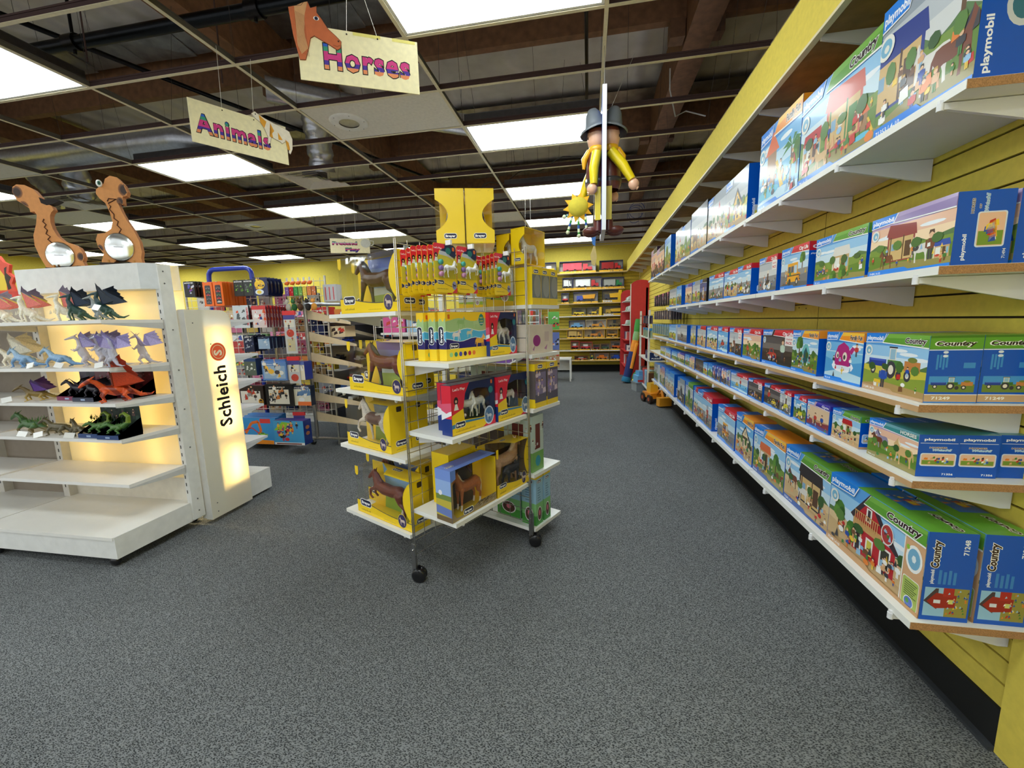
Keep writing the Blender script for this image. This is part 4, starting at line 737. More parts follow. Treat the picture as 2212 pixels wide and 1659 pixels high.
# ================================================================ SMOOTH FIGURINES
def blob_mesh(name, chains, voxel, colf, mat='model', smooth=2, extra=None):
    """tapered tubes and balls melted into one continuous skin; colf(x, y, z) gives the paint"""
    m = MB()
    for ch in chains:
        m.tube([p[:3] for p in ch], [p[3] for p in ch], (128, 128, 128), 'paint', 10)
        for p in ch: m.ball(p[:3], p[3], (128, 128, 128), 'paint', 10)
    o = m.build('tmp'); md = o.modifiers.new('r', 'REMESH'); md.mode = 'VOXEL'; md.voxel_size = voxel
    if smooth: s = o.modifiers.new('s', 'SMOOTH'); s.factor = 0.5; s.iterations = smooth
    bpy.context.view_layer.update()
    me = bpy.data.meshes.new_from_object(o.evaluated_get(bpy.context.evaluated_depsgraph_get())); old = o.data
    bpy.data.objects.remove(o); bpy.data.meshes.remove(old)
    me.name = name; me.materials.clear(); me.materials.append(MATS[mat])
    for a in list(me.color_attributes): me.color_attributes.remove(a)
    ca = me.color_attributes.new('Col', 'FLOAT_COLOR', 'POINT'); buf = []
    for v in me.vertices: buf.extend((*lin(colf(*v.co)), 1.0))
    ca.data.foreach_set('color', buf)
    me.polygons.foreach_set('material_index', [0]*len(me.polygons)); me.polygons.foreach_set('use_smooth', [True]*len(me.polygons)); me.update()
    return me
def mobj(name, me, parent=None, loc=(0, 0, 0), rotz=0, scale=1):
    o = bpy.data.objects.new(name, me); COL.objects.link(o); o.location = loc; o.rotation_euler = (0, 0, rotz); o.scale = (scale,)*3
    if parent: o.parent = parent
    return o
def horse_chains(pose='stand'):
    c = [[(-.26, 0, .59, .125), (-.1, 0, .55, .145), (.1, 0, .54, .14), (.28, 0, .58, .14), (.37, 0, .56, .1)],
         [(.42, 0, .6, .03), (.49, 0, .5, .035), (.5, 0, .3, .032), (.49, 0, .16, .012)]]
    if pose == 'graze': nk = [(-.28, 0, .62, .1), (-.4, 0, .6, .075), (-.48, 0, .52, .06)]; hd = [(-.48, 0, .52, .058), (-.52, 0, .4, .048), (-.54, 0, .28, .034)]
    elif pose == 'foal': nk = [(-.26, 0, .63, .09), (-.34, 0, .78, .055), (-.37, 0, .88, .05)]; hd = [(-.37, 0, .9, .05), (-.45, 0, .84, .042), (-.5, 0, .78, .03)]
    else: nk = [(-.27, 0, .64, .115), (-.34, 0, .77, .078), (-.38, 0, .89, .06)]; hd = [(-.38, 0, .9, .058), (-.46, 0, .81, .05), (-.54, 0, .72, .034)]
    c += [nk, hd]; ex, ez = hd[0][0]+.03, hd[0][2]+.05
    for s in (-1, 1): c.append([(ex, s*.03, ez, .016), (ex+.012, s*.036, ez+.065, .005)])
    c.append([(ex-.01, 0, ez, .02), (ex+.07, 0, ez-.1, .032), (nk[0][0]+.08, 0, .7, .03)])
    F = {'stand': [(-.27, -.02), (-.27, .0)], 'walk': [(-.27, -.12), (-.27, .06)], 'graze': [(-.27, -.05), (-.27, .03)], 'foal': [(-.26, -.06), (-.26, .04)]}
    fr = F.get(pose, F['walk'])
    for s, (x, d) in zip((-1, 1), fr):
        y = s*.075
        if pose == 'trot' and s < 0: c.append([(x, y, .52, .06), (x-.2, y, .44, .036), (x-.26, y, .27, .026), (x-.2, y, .2, .028)])
        elif pose == 'jump': c.append([(x, y, .56, .06), (x-.18, y, .5+.04*s, .036), (x-.2, y, .32, .026), (x-.14, y, .27, .028)])
        else: c.append([(x, y, .52, .062), (x+d*.5, y, .29, .034), (x+d, y, .08, .024), (x+d-.012, y, .022, .032)])
    for s, d in zip((-1, 1), ((.02, -.04) if pose in ('stand', 'graze') else (.1, -.1))):
        y = s*.08; c.append([(.31, y, .52, .088), (.3+d*.4, y, .35, .05), (.37+d*.8, y, .25, .032), (.36+d, y, .08, .025), (.345+d, y, .022, .032)])
    return c
def paint(body, mane, leg=None, sock=None, pinto=None, seed=0):
    def f(x, y, z):
        if (x > .4 and z < .62) or (x < -.12 and abs(y) < .05 and z > .66 and x > -.34-(.93-z)*.02 and (x > -.37+(.9-z)*.55)): return mane
        if sock and z < .14: return sock
        if leg and z < .34 and not x > .42: return leg
        if pinto:
            v = math.sin(x*9+seed)+math.sin(z*11+seed*2+y*6)+.8*math.sin(x*17-z*7+seed)
            if v > .35: return pinto
        return body
    return f
HM = {}
def horse_mesh(key, pose, *a, **k):
    if key not in HM: HM[key] = blob_mesh('horse_'+key, horse_chains(pose), .013, paint(*a, **k))
    return HM[key]
def all_horses():
    horse_mesh('dark_bay', 'walk', (74, 38, 30), (26, 20, 20), (30, 22, 22))
    horse_mesh('bay', 'walk', (112, 44, 34), (34, 22, 24), (48, 26, 26))
    horse_mesh('pinto', 'trot', (214, 204, 190), (226, 216, 196), pinto=(110, 78, 66), seed=1.2)
    horse_mesh('chestnut_trot', 'jump', (112, 52, 34), (96, 40, 30), sock=(226, 216, 206))
    horse_mesh('palomino', 'stand', (168, 96, 42), (226, 210, 180), sock=(232, 224, 212))
    horse_mesh('mare', 'stand', (190, 150, 112), (214, 190, 160))
    horse_mesh('black_foal', 'foal', (34, 34, 38), (24, 24, 28))
    horse_mesh('white', 'trot', (226, 224, 218), (236, 234, 228))
    horse_mesh('pearl', 'jump', (234, 234, 236), (240, 240, 240))
    horse_mesh('black_white', 'trot', (226, 226, 224), (40, 38, 44), pinto=(34, 32, 38), seed=3.0)
all_horses()

# ================================================================ THE WIRE HORSE RACK
RKX, RKY, RKA = -.866, 1.826, rad(-26.1)
rb = (math.cos(RKA), math.sin(RKA)); ra = (-math.sin(RKA), math.cos(RKA))
def RL(p, q, z): return (RKX+p*rb[0]+q*ra[0], RKY+p*rb[1]+q*ra[1], z)
YB_ = (246, 210, 30); NAVY = (26, 32, 66)
def grid_panel(m, x0, y0, x1, y1, z0, z1, pitch=.0762, c=(206, 202, 196)):
    L = math.hypot(x1-x0, y1-y0); n = int(round(L/pitch)); mat = 'chrome'
    for i in range(n+1):
        t = i/n; r = .0032 if i in (0, n) else .0022; x, y = x0+(x1-x0)*t, y0+(y1-y0)*t; m.rod((x, y, z0), (x, y, z1), r, c, mat, 6)
        if i in (0, n): dx, dy = (y1-y0)/L*.012, -(x1-x0)/L*.012; m.rod((x+dx, y+dy, z0), (x+dx, y+dy, z1), r, c, mat, 6)
    z = z0; k = 0
    while z < z1+.002: m.rod((x0, y0, z), (x1, y1, z), .0022, c, mat, 6); z += pitch
def caster(t, x, y):
    m = MB(); T = Matrix.Translation((x, y, .038)) @ Matrix.Rotation(.5, 4, 'Z') @ Matrix.Rotation(PI/2, 4, 'X')
    for dz in (-.022, .004): m.lathe([(.001, dz), (.03, dz), (.036, dz+.004), (.036, dz+.016), (.03, dz+.02), (.001, dz+.02)], (22, 22, 24), 'plastic', n=20, T=T)
    m.rod((x, y, .05), (x, y, .085), .008, (40, 40, 42), 'metal', 8); m.box(-.02, -.02, .06, .02, .02, .068, (28, 28, 30), 'plastic', T=Matrix.Translation((x, y, 0)))
    return m.build('caster', t)
def rack():
    t = empty('wire_display_rack', (RKX, RKY, 0), RKA, 'chrome wire grid rack on black casters holding white shelves of boxed horses', 'display rack')
    z0, z1 = .14, 1.685
    for (a, b, c, d) in ((0, 0, 0, .61), (-.305, .61, .305, .61), (-.61, .305, 0, .305), (-.305, .305, -.305, .915)):
        m = MB(); grid_panel(m, a, b, c, d, z0, z1); m.build('grid_panel', t)
    for (x, y) in ((0, 0), (.305, .61), (-.61, .305), (-.305, .915)):
        m = MB(); m.box(x-.014, y-.006, .06, x+.014, y+.006, .2, (150, 150, 150), 'metal'); m.ball((x, y-.008, .17), .006, (190, 190, 190), 'chrome', 6); m.build('foot', t)
        caster(t, x+.02, y+.01)
    def shelf(x0, y0, x1, y1, z, side):
        s = empty('wire_rack_shelf', (0, 0, z)); s.parent = t; m = MB(); m.box(x0, y0, -.02, x1, y1, 0, (238, 238, 232), 'laminate'); m.build('board', s)
        for k in (.1, .9):
            m = MB()
            if side == 'x': y = y0+(y1-y0)*k; m.mesh([(x0, y, -.021), (x1-.02, y, -.021), (x0, y, -.075), (x0, y+.003, -.021), (x1-.02, y+.003, -.021), (x0, y+.003, -.075)], [(0, 2, 1), (3, 4, 5), (1, 2, 5, 4), (0, 1, 4, 3), (2, 0, 3, 5)], (226, 226, 222), 'plastic'); m.ball((x1-.015, y, -.026), .011, (236, 236, 232), 'plastic', 8, (1, .5, 1))
            else: x = x0+(x1-x0)*k; m.mesh([(x, y1, -.021), (x, y0+.02, -.021), (x, y1, -.075), (x+.003, y1, -.021), (x+.003, y0+.02, -.021), (x+.003, y1, -.075)], [(0, 1, 2), (3, 5, 4), (1, 4, 5, 2), (0, 3, 4, 1), (2, 5, 3, 0)], (226, 226, 222), 'plastic'); m.ball((x, y0+.015, -.026), .011, (236, 236, 232), 'plastic', 8, (.5, 1, 1))
            m.build('bracket', s)
    for z in (.385, .785, 1.125): shelf(.006, .012, .298, .598, z, 'x')
    for z in (.235, .632, .95, 1.36): shelf(-.6, .006, -.03, .295, z, 'y')
    for z in (.1, .43, .81, 1.115, 1.385):
        s = empty('wire_rack_shelf', (0, 0, z)); s.parent = t; m = MB(); m.box(-.28, .62, -.02, .325, .915, 0, (238, 238, 232), 'laminate'); m.build('board', s)
    for z in (.3, .7, 1.1): 
        s = empty('wire_rack_shelf', (0, 0, z)); s.parent = t; m = MB(); m.box(-.6, .32, -.02, -.315, .9, 0, (238, 238, 232), 'laminate'); m.build('board', s)
rack()
def logo(c, x, y, w, rot=0):
    h = w*.38
    if rot:
        c.rrect(x-h*.08-h, y-h*.08, x+h*.08, y+w+h*.08, h*.42, (246, 246, 248)); c.rrect(x-h, y, x, y+w, h*.38, NAVY); c.text('Breyer', x-h*.3, y+w*.1, h*.62, (250, 250, 252), .04, rot=90, width=w*.8)
    else:
        c.rrect(x-h*.09, y-h*.09, x+w+h*.09, y+h*1.09, h*.42, (246, 246, 248)); c.rrect(x, y, x+w, y+h, h*.4, NAVY); c.text('Breyer', x+w*.09, y+h*.28, h*.66, (250, 250, 252), .04, width=w*.82)
def squiggle(c, x, y, w, h, col=(120, 96, 30), n=9):
    for i in range(n): a = x+w*i/n; c.poly([(a, y), (a+w/n*.55, y+.1*h), (a+w/n*.5, y+h*(.5+.5*((i*7) % 3)/2)), (a+w/n*.2, y+h*.4)], col, step=False)
    c.k += 1
def horse_box(hkey, W, H, D, lab, flip=False, sky=((120, 140, 214), (164, 196, 236), (220, 232, 226), (160, 186, 96)), hs=.93, code=False, style='window', hx=.52, second=None):
    t = empty('horse_box', (0, 0, 0), 0, lab, 'toy box', 'boxed model horses'); m = MB(); Y = YB_; T = .0025
    m.box(0, D-T, 0, W, D, H, Y, 'print'); m.box(0, 0, 0, W, D-T, T, Y, 'print')
    m.box(W-T, 0, T, W, D-T, H-.001, Y, 'print')
    # back scene
    c = Canvas(m, (T, D-T, T), (1, 0, 0), (0, 0, 1), W-2*T, H-2*T); w, h = c.w, c.h
    c.rect(0, 0, w, h, sky[0]); c.rect(0, 0, w, h*.82, tuple((a+b)//2 for a, b in zip(sky[0], sky[1]))); c.rect(0, 0, w, h*.66, sky[1]); c.rect(0, 0, w, h*.46, sky[2]); c.poly([(0, 0), (w, 0), (w, h*.28), (w*.5, h*.34), (0, h*.3)], sky[3])
    c.poly([(0, 0), (w*.2, 0), (w*.24, h*.5), (w*.2, h), (0, h)], Y); 
    if code: c.text('CODY', w*.66, h*.78, h*.08, (190, 200, 220), .0)
    c = Canvas(m, (W-T, 0, T), (0, 1, 0), (0, 0, 1), D, H); c.u = Vector((0, -1, 0)); c.o = Vector((W-T, D, T)); c.n = Vector((-1, 0, 0)); c.rect(0, 0, D, H*.96, sky[1])
    # front panel pieces
    c = Canvas(m, (0, 0, 0), (1, 0, 0), (0, 0, 1), W, H, lift=.0004)
    def fp(pts, col=Y):
        n = len(pts); a = [(x, 0, z) for x, z in pts]; b = [(x, .0012, z) for x, z in pts]; m.mesh(a+b, [tuple(range(n)), tuple(range(2*n-1, n-1, -1))], col, 'print')
    wave = [(W*i/14, H*(.20+.055*math.cos(PI*i/14)+.02*math.cos(2*PI*i/14))) for i in range(15)]
    fp([(0, 0), (W, 0)]+[(W, H*.3)]+wave[::-1][1:])
    rx = [(W*(.86+.14*(abs(2*k/10-1))**2.2), H*(.16+.84*k/10)) for k in range(11)]
    fp([(W, H*.16)]+[(W, H)]+[(x-.0005, z) for x, z in rx[::-1]])
    fp([(0, H*.84), (W*.025, H*.8), (W*.05, H*.82), (W*.06, H*.88), (W*.06, H), (0, H)])
    c.k = 2; c.line(wave, H*.014, (60, 60, 80))
    logo(c, W*.07, H*.17, W*.2); squiggle(c, W*.08, H*.06, W*.18, H*.05); squiggle(c, W*.5, H*.045, W*.22, H*.018, n=16)
    c.oval(W*.83, H*.16, W*.075, H*.145, (226, 200, 80)); c.oval(W*.83, H*.16, W*.068, H*.132, (56, 50, 96)); c.glyph('horse', W*.83, H*.08, H*.16, cmap={'A': (210, 190, 180), 'B': (40, 30, 50)})
    # right hand end
    s = Canvas(m, (W, 0, 0), (0, 1, 0), (0, 0, 1), D, H); logo(s, D*.25, H*.13, D*.55); squiggle(s, D*.25, H*.05, D*.55, H*.03); s.rrect(D*.35, H*.84, D*.6, H*.95, .006, (60, 50, 40))
    tp = Canvas(m, (0, 0, H), (1, 0, 0), (0, 1, 0), W, D); 
    m.face([(W*.55, 0, H), (W, 0, H), (W, D, H), (W*.2, D, H), (W*.45, D*.5, H)], Y, 'print'); tp.k = 2; logo(tp, W*.5, D*.62, W*.14)
    m.build('carton', t)
    m = MB(); m.box(.001, .0015, .003, W-.003, .0022, H-.001, (250, 252, 255), 'clear'); m.box(.0006, .001, .003, .0014, D-.003, H-.001, (250, 252, 255), 'clear'); m.box(.001, .001, H-.0016, W-.003, D-.003, H-.001, (250, 252, 255), 'clear')
    m.build('window_film', t)
    s = H*hs; o = mobj('horse', HM[hkey], t, (W*hx, D*.5, .004+H*.06), 0, s); o.scale = (max(s*1.1, W*.68), s*.95, s)
    if flip: o.rotation_euler = (0, 0, PI)
    if second: o2 = mobj('foal', HM[second], t, (W*.62, D*.3, .004+H*.05), PI, s*.62)
    return t
LB = [  # left shelves: horse, W, H, D, x, y, z, label, kwargs
 ('dark_bay', .49, .285, .12, -.515, .03, 1.361, 'yellow window box with a dark bay horse, front of the top rack shelf', dict(code=True)),
 ('bay', .49, .285, .12, -.598, .165, 1.361, 'yellow window box tucked behind the dark bay horse on the top rack shelf', {}),
 ('bay', .487, .262, .12, -.49, .028, .951, 'yellow window box with a reddish bay horse, second rack shelf down', dict(code=True, sky=((140, 116, 190), (150, 176, 232), (214, 230, 230), (170, 196, 96)))),
 ('dark_bay', .487, .262, .12, -.575, .16, .951, 'yellow window box tucked behind the reddish bay horse', {}),
 ('pinto', .395, .256, .13, -.557, .028, .633, 'yellow window box with a brown and white pinto horse, third rack shelf down', dict(hs=.95, hx=.46, sky=((120, 132, 144), (164, 176, 170), (200, 206, 150), (140, 166, 70)))),
 ('dark_bay', .395, .256, .12, -.56, .165, .633, 'yellow window box tucked behind the pinto horse', {}),
 ('chestnut_trot', .48, .272, .12, -.512, .028, .236, 'yellow window box with a prancing chestnut horse, lowest rack shelf facing the case', dict(hs=.88, hx=.46, sky=((140, 180, 220), (170, 206, 226), (180, 214, 120), (140, 180, 66)))),
 ('bay', .48, .3, .12, -.598, .162, .236, 'yellow window box tucked behind the prancing chestnut horse', {})]
for k, W, H, D, x, y, z, lab, kw in LB:
    o = horse_box(k, W, H, D, lab, **kw); o.location = RL(x, y, z); o.rotation_euler = (0, 0, RKA+rad(.0))
def open_box():   # blue sky carton with an open front and a palomino
    W, H, D = .325, .25, .1
    t = empty('horse_box', RL(.28, .005, .386), RKA+PI/2, 'blue sky patterned open carton with a palomino horse, lowest front shelf', 'toy box', 'boxed model horses'); m = MB(); B = (104, 136, 214)
    m.box(0, D-.003, 0, W, D, H, (60, 50, 44), 'print'); m.box(0, 0, 0, W, D-.003, .003, YB_, 'print'); m.box(0, 0, .003, .003, D-.003, H-.001, B, 'print'); m.box(W-.003, 0, .003, W, D-.003, H-.02, YB_, 'print'); m.box(0, 0, H-.002, W, D, H, B, 'print')
    m.box(W*.78, D-.005, .003, W-.003, D-.0032, H-.003, YB_, 'print')
    c = Canvas(m, (0, D, 0), (0, -1, 0), (0, 0, 1), D, H); c.rect(0, 0, D, H, (120, 150, 220)); c.rect(0, 0, D, H*.8, (150, 180, 230)); c.rect(0, 0, D, H*.52, (120, 140, 70)); c.rect(0, 0, D, H*.42, (196, 180, 70)); c.poly([(0, H*.14), (D, H*.1), (D, H*.26), (0, H*.3)], (110, 130, 190)); c.rect(0, 0, D, H*.1, (120, 100, 70)); c.oval(D*.3, H*.55, D*.12, H*.05, (236, 236, 240))
    c.n = Vector((-1, 0, 0))
    m.face([(0, 0, 0), (W, 0, 0), (W, 0, H*.17), (W*.6, 0, H*.17), (W*.3, 0, H*.06), (W*.1, 0, H*.06), (.012, 0, H*.16), (.012, 0, H*.78), (W*.1, 0, H*.82), (W*.1, 0, H), (0, 0, H)], (150, 130, 92), 'print')
    c = Canvas(m, (0, 0, 0), (1, 0, 0), (0, 0, 1), W, H, lift=.0005); c.poly([(0, H*.78), (W*.1, H*.82), (W*.1, H), (0, H)], B)
    R = random.Random(4)
    for i in range(26): x, y = R.uniform(W*.5, W*.95), R.uniform(.01, H*.14); c.poly([(x, y), (x+.02, y+.003), (x+.015, y+.008)], R.choice([(90, 76, 50), (190, 176, 150), (60, 50, 36)]), step=False)
    c.k += 1; logo(c, W*.24, H*.045, W*.2)
    tp = Canvas(m, (0, 0, H), (1, 0, 0), (0, 1, 0), W, D); tp.rect(W*.1, D*.3, W*.9, D*.9, (80, 100, 180)); logo(tp, W*.06, D*.4, W*.14)
    m.build('carton', t)
    m = MB(); m.box(.012, .0012, .01, W-.002, .0018, H*.95, (250, 252, 255), 'clear'); m.build('window_film', t)
    mobj('horse', HM['palomino'], t, (W*.5, D*.52, .012), 0, .2)
open_box()
o = horse_box('mare', .29, .26, .13, 'yellow window box with a pale mare and a black foal, lowest front shelf', sky=((90, 70, 50), (120, 100, 70), (150, 130, 60), (170, 150, 50)), hs=.98, flip=True, second='black_foal'); o.location = RL(.284, .334, .386); o.rotation_euler = (0, 0, RKA+PI/2)
def plain_horse_box(W, H, D, loc, rz, lab, mirrored=False, dark=True, hkey='dark_bay'):
    t = empty('horse_box', loc, rz, lab, 'toy box', 'boxed model horses'); m = MB(); Y = YB_
    m.box(0, D-.003, 0, W, D, H, Y, 'print'); m.box(0, 0, 0, W, D-.003, .003, Y, 'print'); m.box(0, 0, H-.003, W, D-.003, H, Y, 'print')
    if mirrored: m.box(W-.003, 0, .003, W, D-.003, H-.003, Y, 'print')
    else: m.box(0, 0, .003, .003, D-.003, H-.003, Y, 'print')
    a = [(W*(1-.42*max(0, 1-abs(2*k/14-1)**2.2)), H*(.24+.56*k/14)) for k in range(15)]
    pts = [(0, 0), (W, 0)]+a+[(W, H), (0, H)]
    if mirrored: pts = [(W-x, z) for x, z in pts][::-1]
    m.mesh([(x, 0, z) for x, z in pts], [tuple(range(len(pts)))], Y, 'print')
    c = Canvas(m, (0, 0, 0), (1, 0, 0), (0, 0, 1), W, H, lift=.0006); logo(c, W*.28, H*.1, W*.42); squiggle(c, W*.8, H*.95, W*.05, .004, n=2); squiggle(c, W*.36, H*.95, W*.2, .003, n=7)
    m.build('carton', t); m = MB()
    x = 0 if mirrored else W
    m.box(x-.0008, .001, .004, x, D-.004, H-.004, (250, 252, 255), 'clear'); m.box(.003, .0015, H*.2, W-.003, .002, H*.82, (250, 252, 255), 'clear'); m.build('window_film', t)
    mobj('horse', HM[hkey], t, (W*.5, D*.5, .01), PI/2, H*.8)
    return t
plain_horse_box(.142, .262, .28, (-.742, 2.045, 1.6885), rad(15), 'tall yellow box on the wire rack top, window toward the display case', True)
plain_horse_box(.142, .262, .28, (-.600, 2.083, 1.6885), rad(15), 'tall yellow box standing on top of the wire rack, window toward the aisle')
plain_horse_box(.09, .17, .2, RL(.1, .62, 1.6), RKA, 'small yellow box behind the rack top, window toward the aisle', hkey='white')
plain_horse_box(.09, .19, .2, RL(.2, .62, 1.6), RKA, 'small yellow box with a white unicorn behind the hanging cards', hkey='white')
plain_horse_box(.2, .27, .12, RL(.15, .125, .386), RKA+PI/2, 'yellow box with a dark window behind the blue sky carton', hkey='dark_bay')
def play_box(W, H, D, loc, lab, hk, n=2, first=False):   # red and navy unicorn craft box
    t = empty('craft_box', loc, RKA+PI/2, lab, 'toy box', 'unicorn paint and play boxes'); m = MB(); N_, R_ = (26, 40, 84), (222, 40, 62)
    m.box(0, D-.003, 0, W, D, H, N_, 'print'); m.box(0, 0, 0, W, D-.003, .003, YB_, 'print'); m.box(0, 0, H-.002, W, D, H, N_, 'print'); m.box(0, 0, .003, .003, D-.003, H-.002, R_, 'print'); m.box(W-.003, 0, .003, W, D-.003, H-.002, N_, 'print')
    c = Canvas(m, (0, D, 0), (0, -1, 0), (0, 0, 1), D, H); c.n = Vector((-1, 0, 0)); c.rect(0, 0, D, H*.34, (30, 56, 130)); c.poly([(0, H*.3), (D, H*.42), (D, H*.5), (D*.5, H*.46), (0, H*.56)], (240, 240, 244)); c.poly([(0, H*.5), (D*.5, H*.44), (D, H*.52), (D, H*.66), (0, H*.62)], (226, 90, 120))
    # frame with window hole
    o4 = [(0, 0), (W, 0), (W, H), (0, H)]; hole = [(W*.27, H*.27), (W*.68, H*.22), (W*.86, H*.3), (W*.88, H*.6), (W*.82, H*.82), (W*.55, H*.86), (W*.3, H*.8), (W*.25, H*.5)]
    for (a, b, col) in (([(0, 0), (W, 0)], [hole[2], hole[1], hole[0]], YB_), ([(W, 0), (W, H)], [hole[4], hole[3], hole[2]], N_), ([(W, H), (W*.4, H)], [hole[6], hole[5], hole[4]], N_), ([(W*.4, H), (0, H), (0, H*.4)], [hole[7], hole[6]], R_), ([(0, H*.4), (0, 0)], [hole[0], hole[7]], YB_)):
        p = a+b; m.mesh([(x, 0, z) for x, z in p], [tuple(range(len(p)))], col, 'print')
    c = Canvas(m, (0, 0, 0), (1, 0, 0), (0, 0, 1), W, H, lift=.0005)
    c.poly([(0, H*.22), (W*.3, H*.25), (W*.75, H*.2), (W*.75, H*.17), (W*.3, H*.2), (0, H*.14)], (60, 130, 180)); logo(c, W*.07, H*.14, W*.21); squiggle(c, W*.08, H*.055, W*.44, H*.05, n=16)
    c.text('Let\'s Play', W*.04, H*.88, H*.07, (250, 220, 230), .03, width=W*.26); c.oval(W*.1, H*.68, W*.045, H*.08, (40, 26, 30)); c.oval(W*.1, H*.67, W*.02, H*.03, (226, 180, 150)); c.poly([(W*.05, H*.5), (W*.15, H*.5), (W*.12, H*.62), (W*.08, H*.62)], (236, 236, 236))
    c.oval(W*.9, H*.76, W*.055, H*.075, (40, 130, 140)); c.rrect(W*.9, H*.89, W*.94, H*.97, .003, (226, 110, 40))
    c.poly([(W*.68, 0), (W, 0), (W, H*.2)], R_); c.oval(W*.84, H*.22, W*.12, H*.2, (206, 220, 240)); c.oval(W*.84, H*.22, W*.1, H*.17, (80, 120, 170)); c.glyph('horse', W*.84, H*.12, H*.18, cmap={'A': (200, 210, 230)})
    m.build('carton', t)
    m = MB(); m.box(W*.24, .001, H*.2, W*.9, .0016, H*.88, (250, 252, 255), 'clear'); m.build('window_film', t)
    for k in range(n): mobj('horse', HM[hk[k % len(hk)]], t, (W*(.44+.24*k), D*.5, H*.24), 0.2*k, H*.56)
    m = MB(); m.ball((W*.3, D*.3, H*.3), .011, (130, 100, 190), 'plastic', 10); m.ball((W*.34, D*.3, H*.33), .009, (236, 236, 240), 'plastic', 10); m.build('paint_pots', t)
play_box(.312, .235, .065, RL(.265, .048, .786), 'red and navy craft box with two cream horses, front of the middle front shelf', ['white', 'white'])
play_box(.29, .235, .08, RL(.275, .372, .786), 'red and navy craft box with a black and white horse, middle front shelf', ['black_white'], 1)
play_box(.31, .235, .07, RL(.19, .1, .786), 'red and navy craft box tucked behind the one with two cream horses', ['white', 'pearl'])
play_box(.3, .235, .07, RL(.185, .42, .786), 'red and navy craft box tucked behind the one with a black and white horse', ['white', 'pearl'])
play_box(.232, .222, .075, RL(.24, .366, 1.126), 'red and navy craft box with clear unicorns, highest front shelf', ['pearl', 'white'])
def paint_box(x, y, lab):
    W, H, D = .285, .222, .048; m = MB(); m.box(0, 0, 0, W, D, H, YB_, 'print')
    def face(c):
        w, h = c.w, c.h; c.rect(0, 0, w, h*.24, (250, 216, 50)); 
        bands = [(.24, (40, 36, 110)), (.42, (80, 180, 226)), (.62, (168, 200, 140)), (.84, (250, 206, 40))]
        for k, (z, col) in enumerate(bands):
            wv = [(w*i/10, h*(z+(.035*math.sin(i*.9+k*1.7) if k else 0))) for i in range(11)]; c.poly([(0, h), (0, wv[0][1])]+wv[1:]+[(w, h)], col)
            if k in (1, 2): c.line(wv, h*.012, (240, 246, 250))
    c = Canvas(m, (0, 0, 0), (1, 0, 0), (0, 0, 1), W, H); face(c)
    for k, col in enumerate([(150, 200, 130), (50, 130, 110), (70, 70, 170), (60, 30, 80), (196, 40, 60), (232, 120, 50)]): c.oval(W*(.1+.11*k), H*.12, H*.05, H*.05, col)
    for (gx, gy, s, col) in ((.24, .4, .26, (236, 226, 226)), (.56, .46, .2, (206, 210, 180)), (.82, .2, .34, (240, 180, 60)), (.36, .66, .26, (150, 190, 120)), (.74, .66, .22, (180, 206, 150))): c.glyph('horse', W*gx, H*gy, H*s, cmap={'A': col, 'B': (200, 170, 200)}, flip=True)
    logo(c, W*.08, H*.25, W*.2); c.oval(W*.87, H*.83, W*.07, H*.13, (40, 140, 130)); c.text('PAINT', W*.87, H*.86, H*.045, (220, 220, 80), .03, align='c', width=W*.09); c.text('A PONY', W*.87, H*.79, H*.045, (220, 220, 80), .03, align='c', width=W*.1); c.text('HORSES', W*.87, H*.74, H*.03, (240, 240, 240), .03, align='c', width=W*.09); c.rrect(W*.05, H*.86, W*.1, H*.95, .003, (226, 110, 40))
    c = Canvas(m, (0, D, 0), (0, -1, 0), (0, 0, 1), D, H); face(c); logo(c, D*.68, H*.34, H*.36, rot=1)
    tag(m.build('paint_kit_box', None, RL(x, y, 1.1262), RKA+PI/2), lab, 'toy box', 'horse paint kit boxes')
paint_box(.216, .085, 'yellow, blue and green horse paint kit, foremost of three on the highest front shelf')
paint_box(.162, .074, 'yellow, blue and green horse paint kit, middle one of three on the shelf')
paint_box(.108, .052, 'yellow, blue and green horse paint kit, rearmost of three on the shelf')
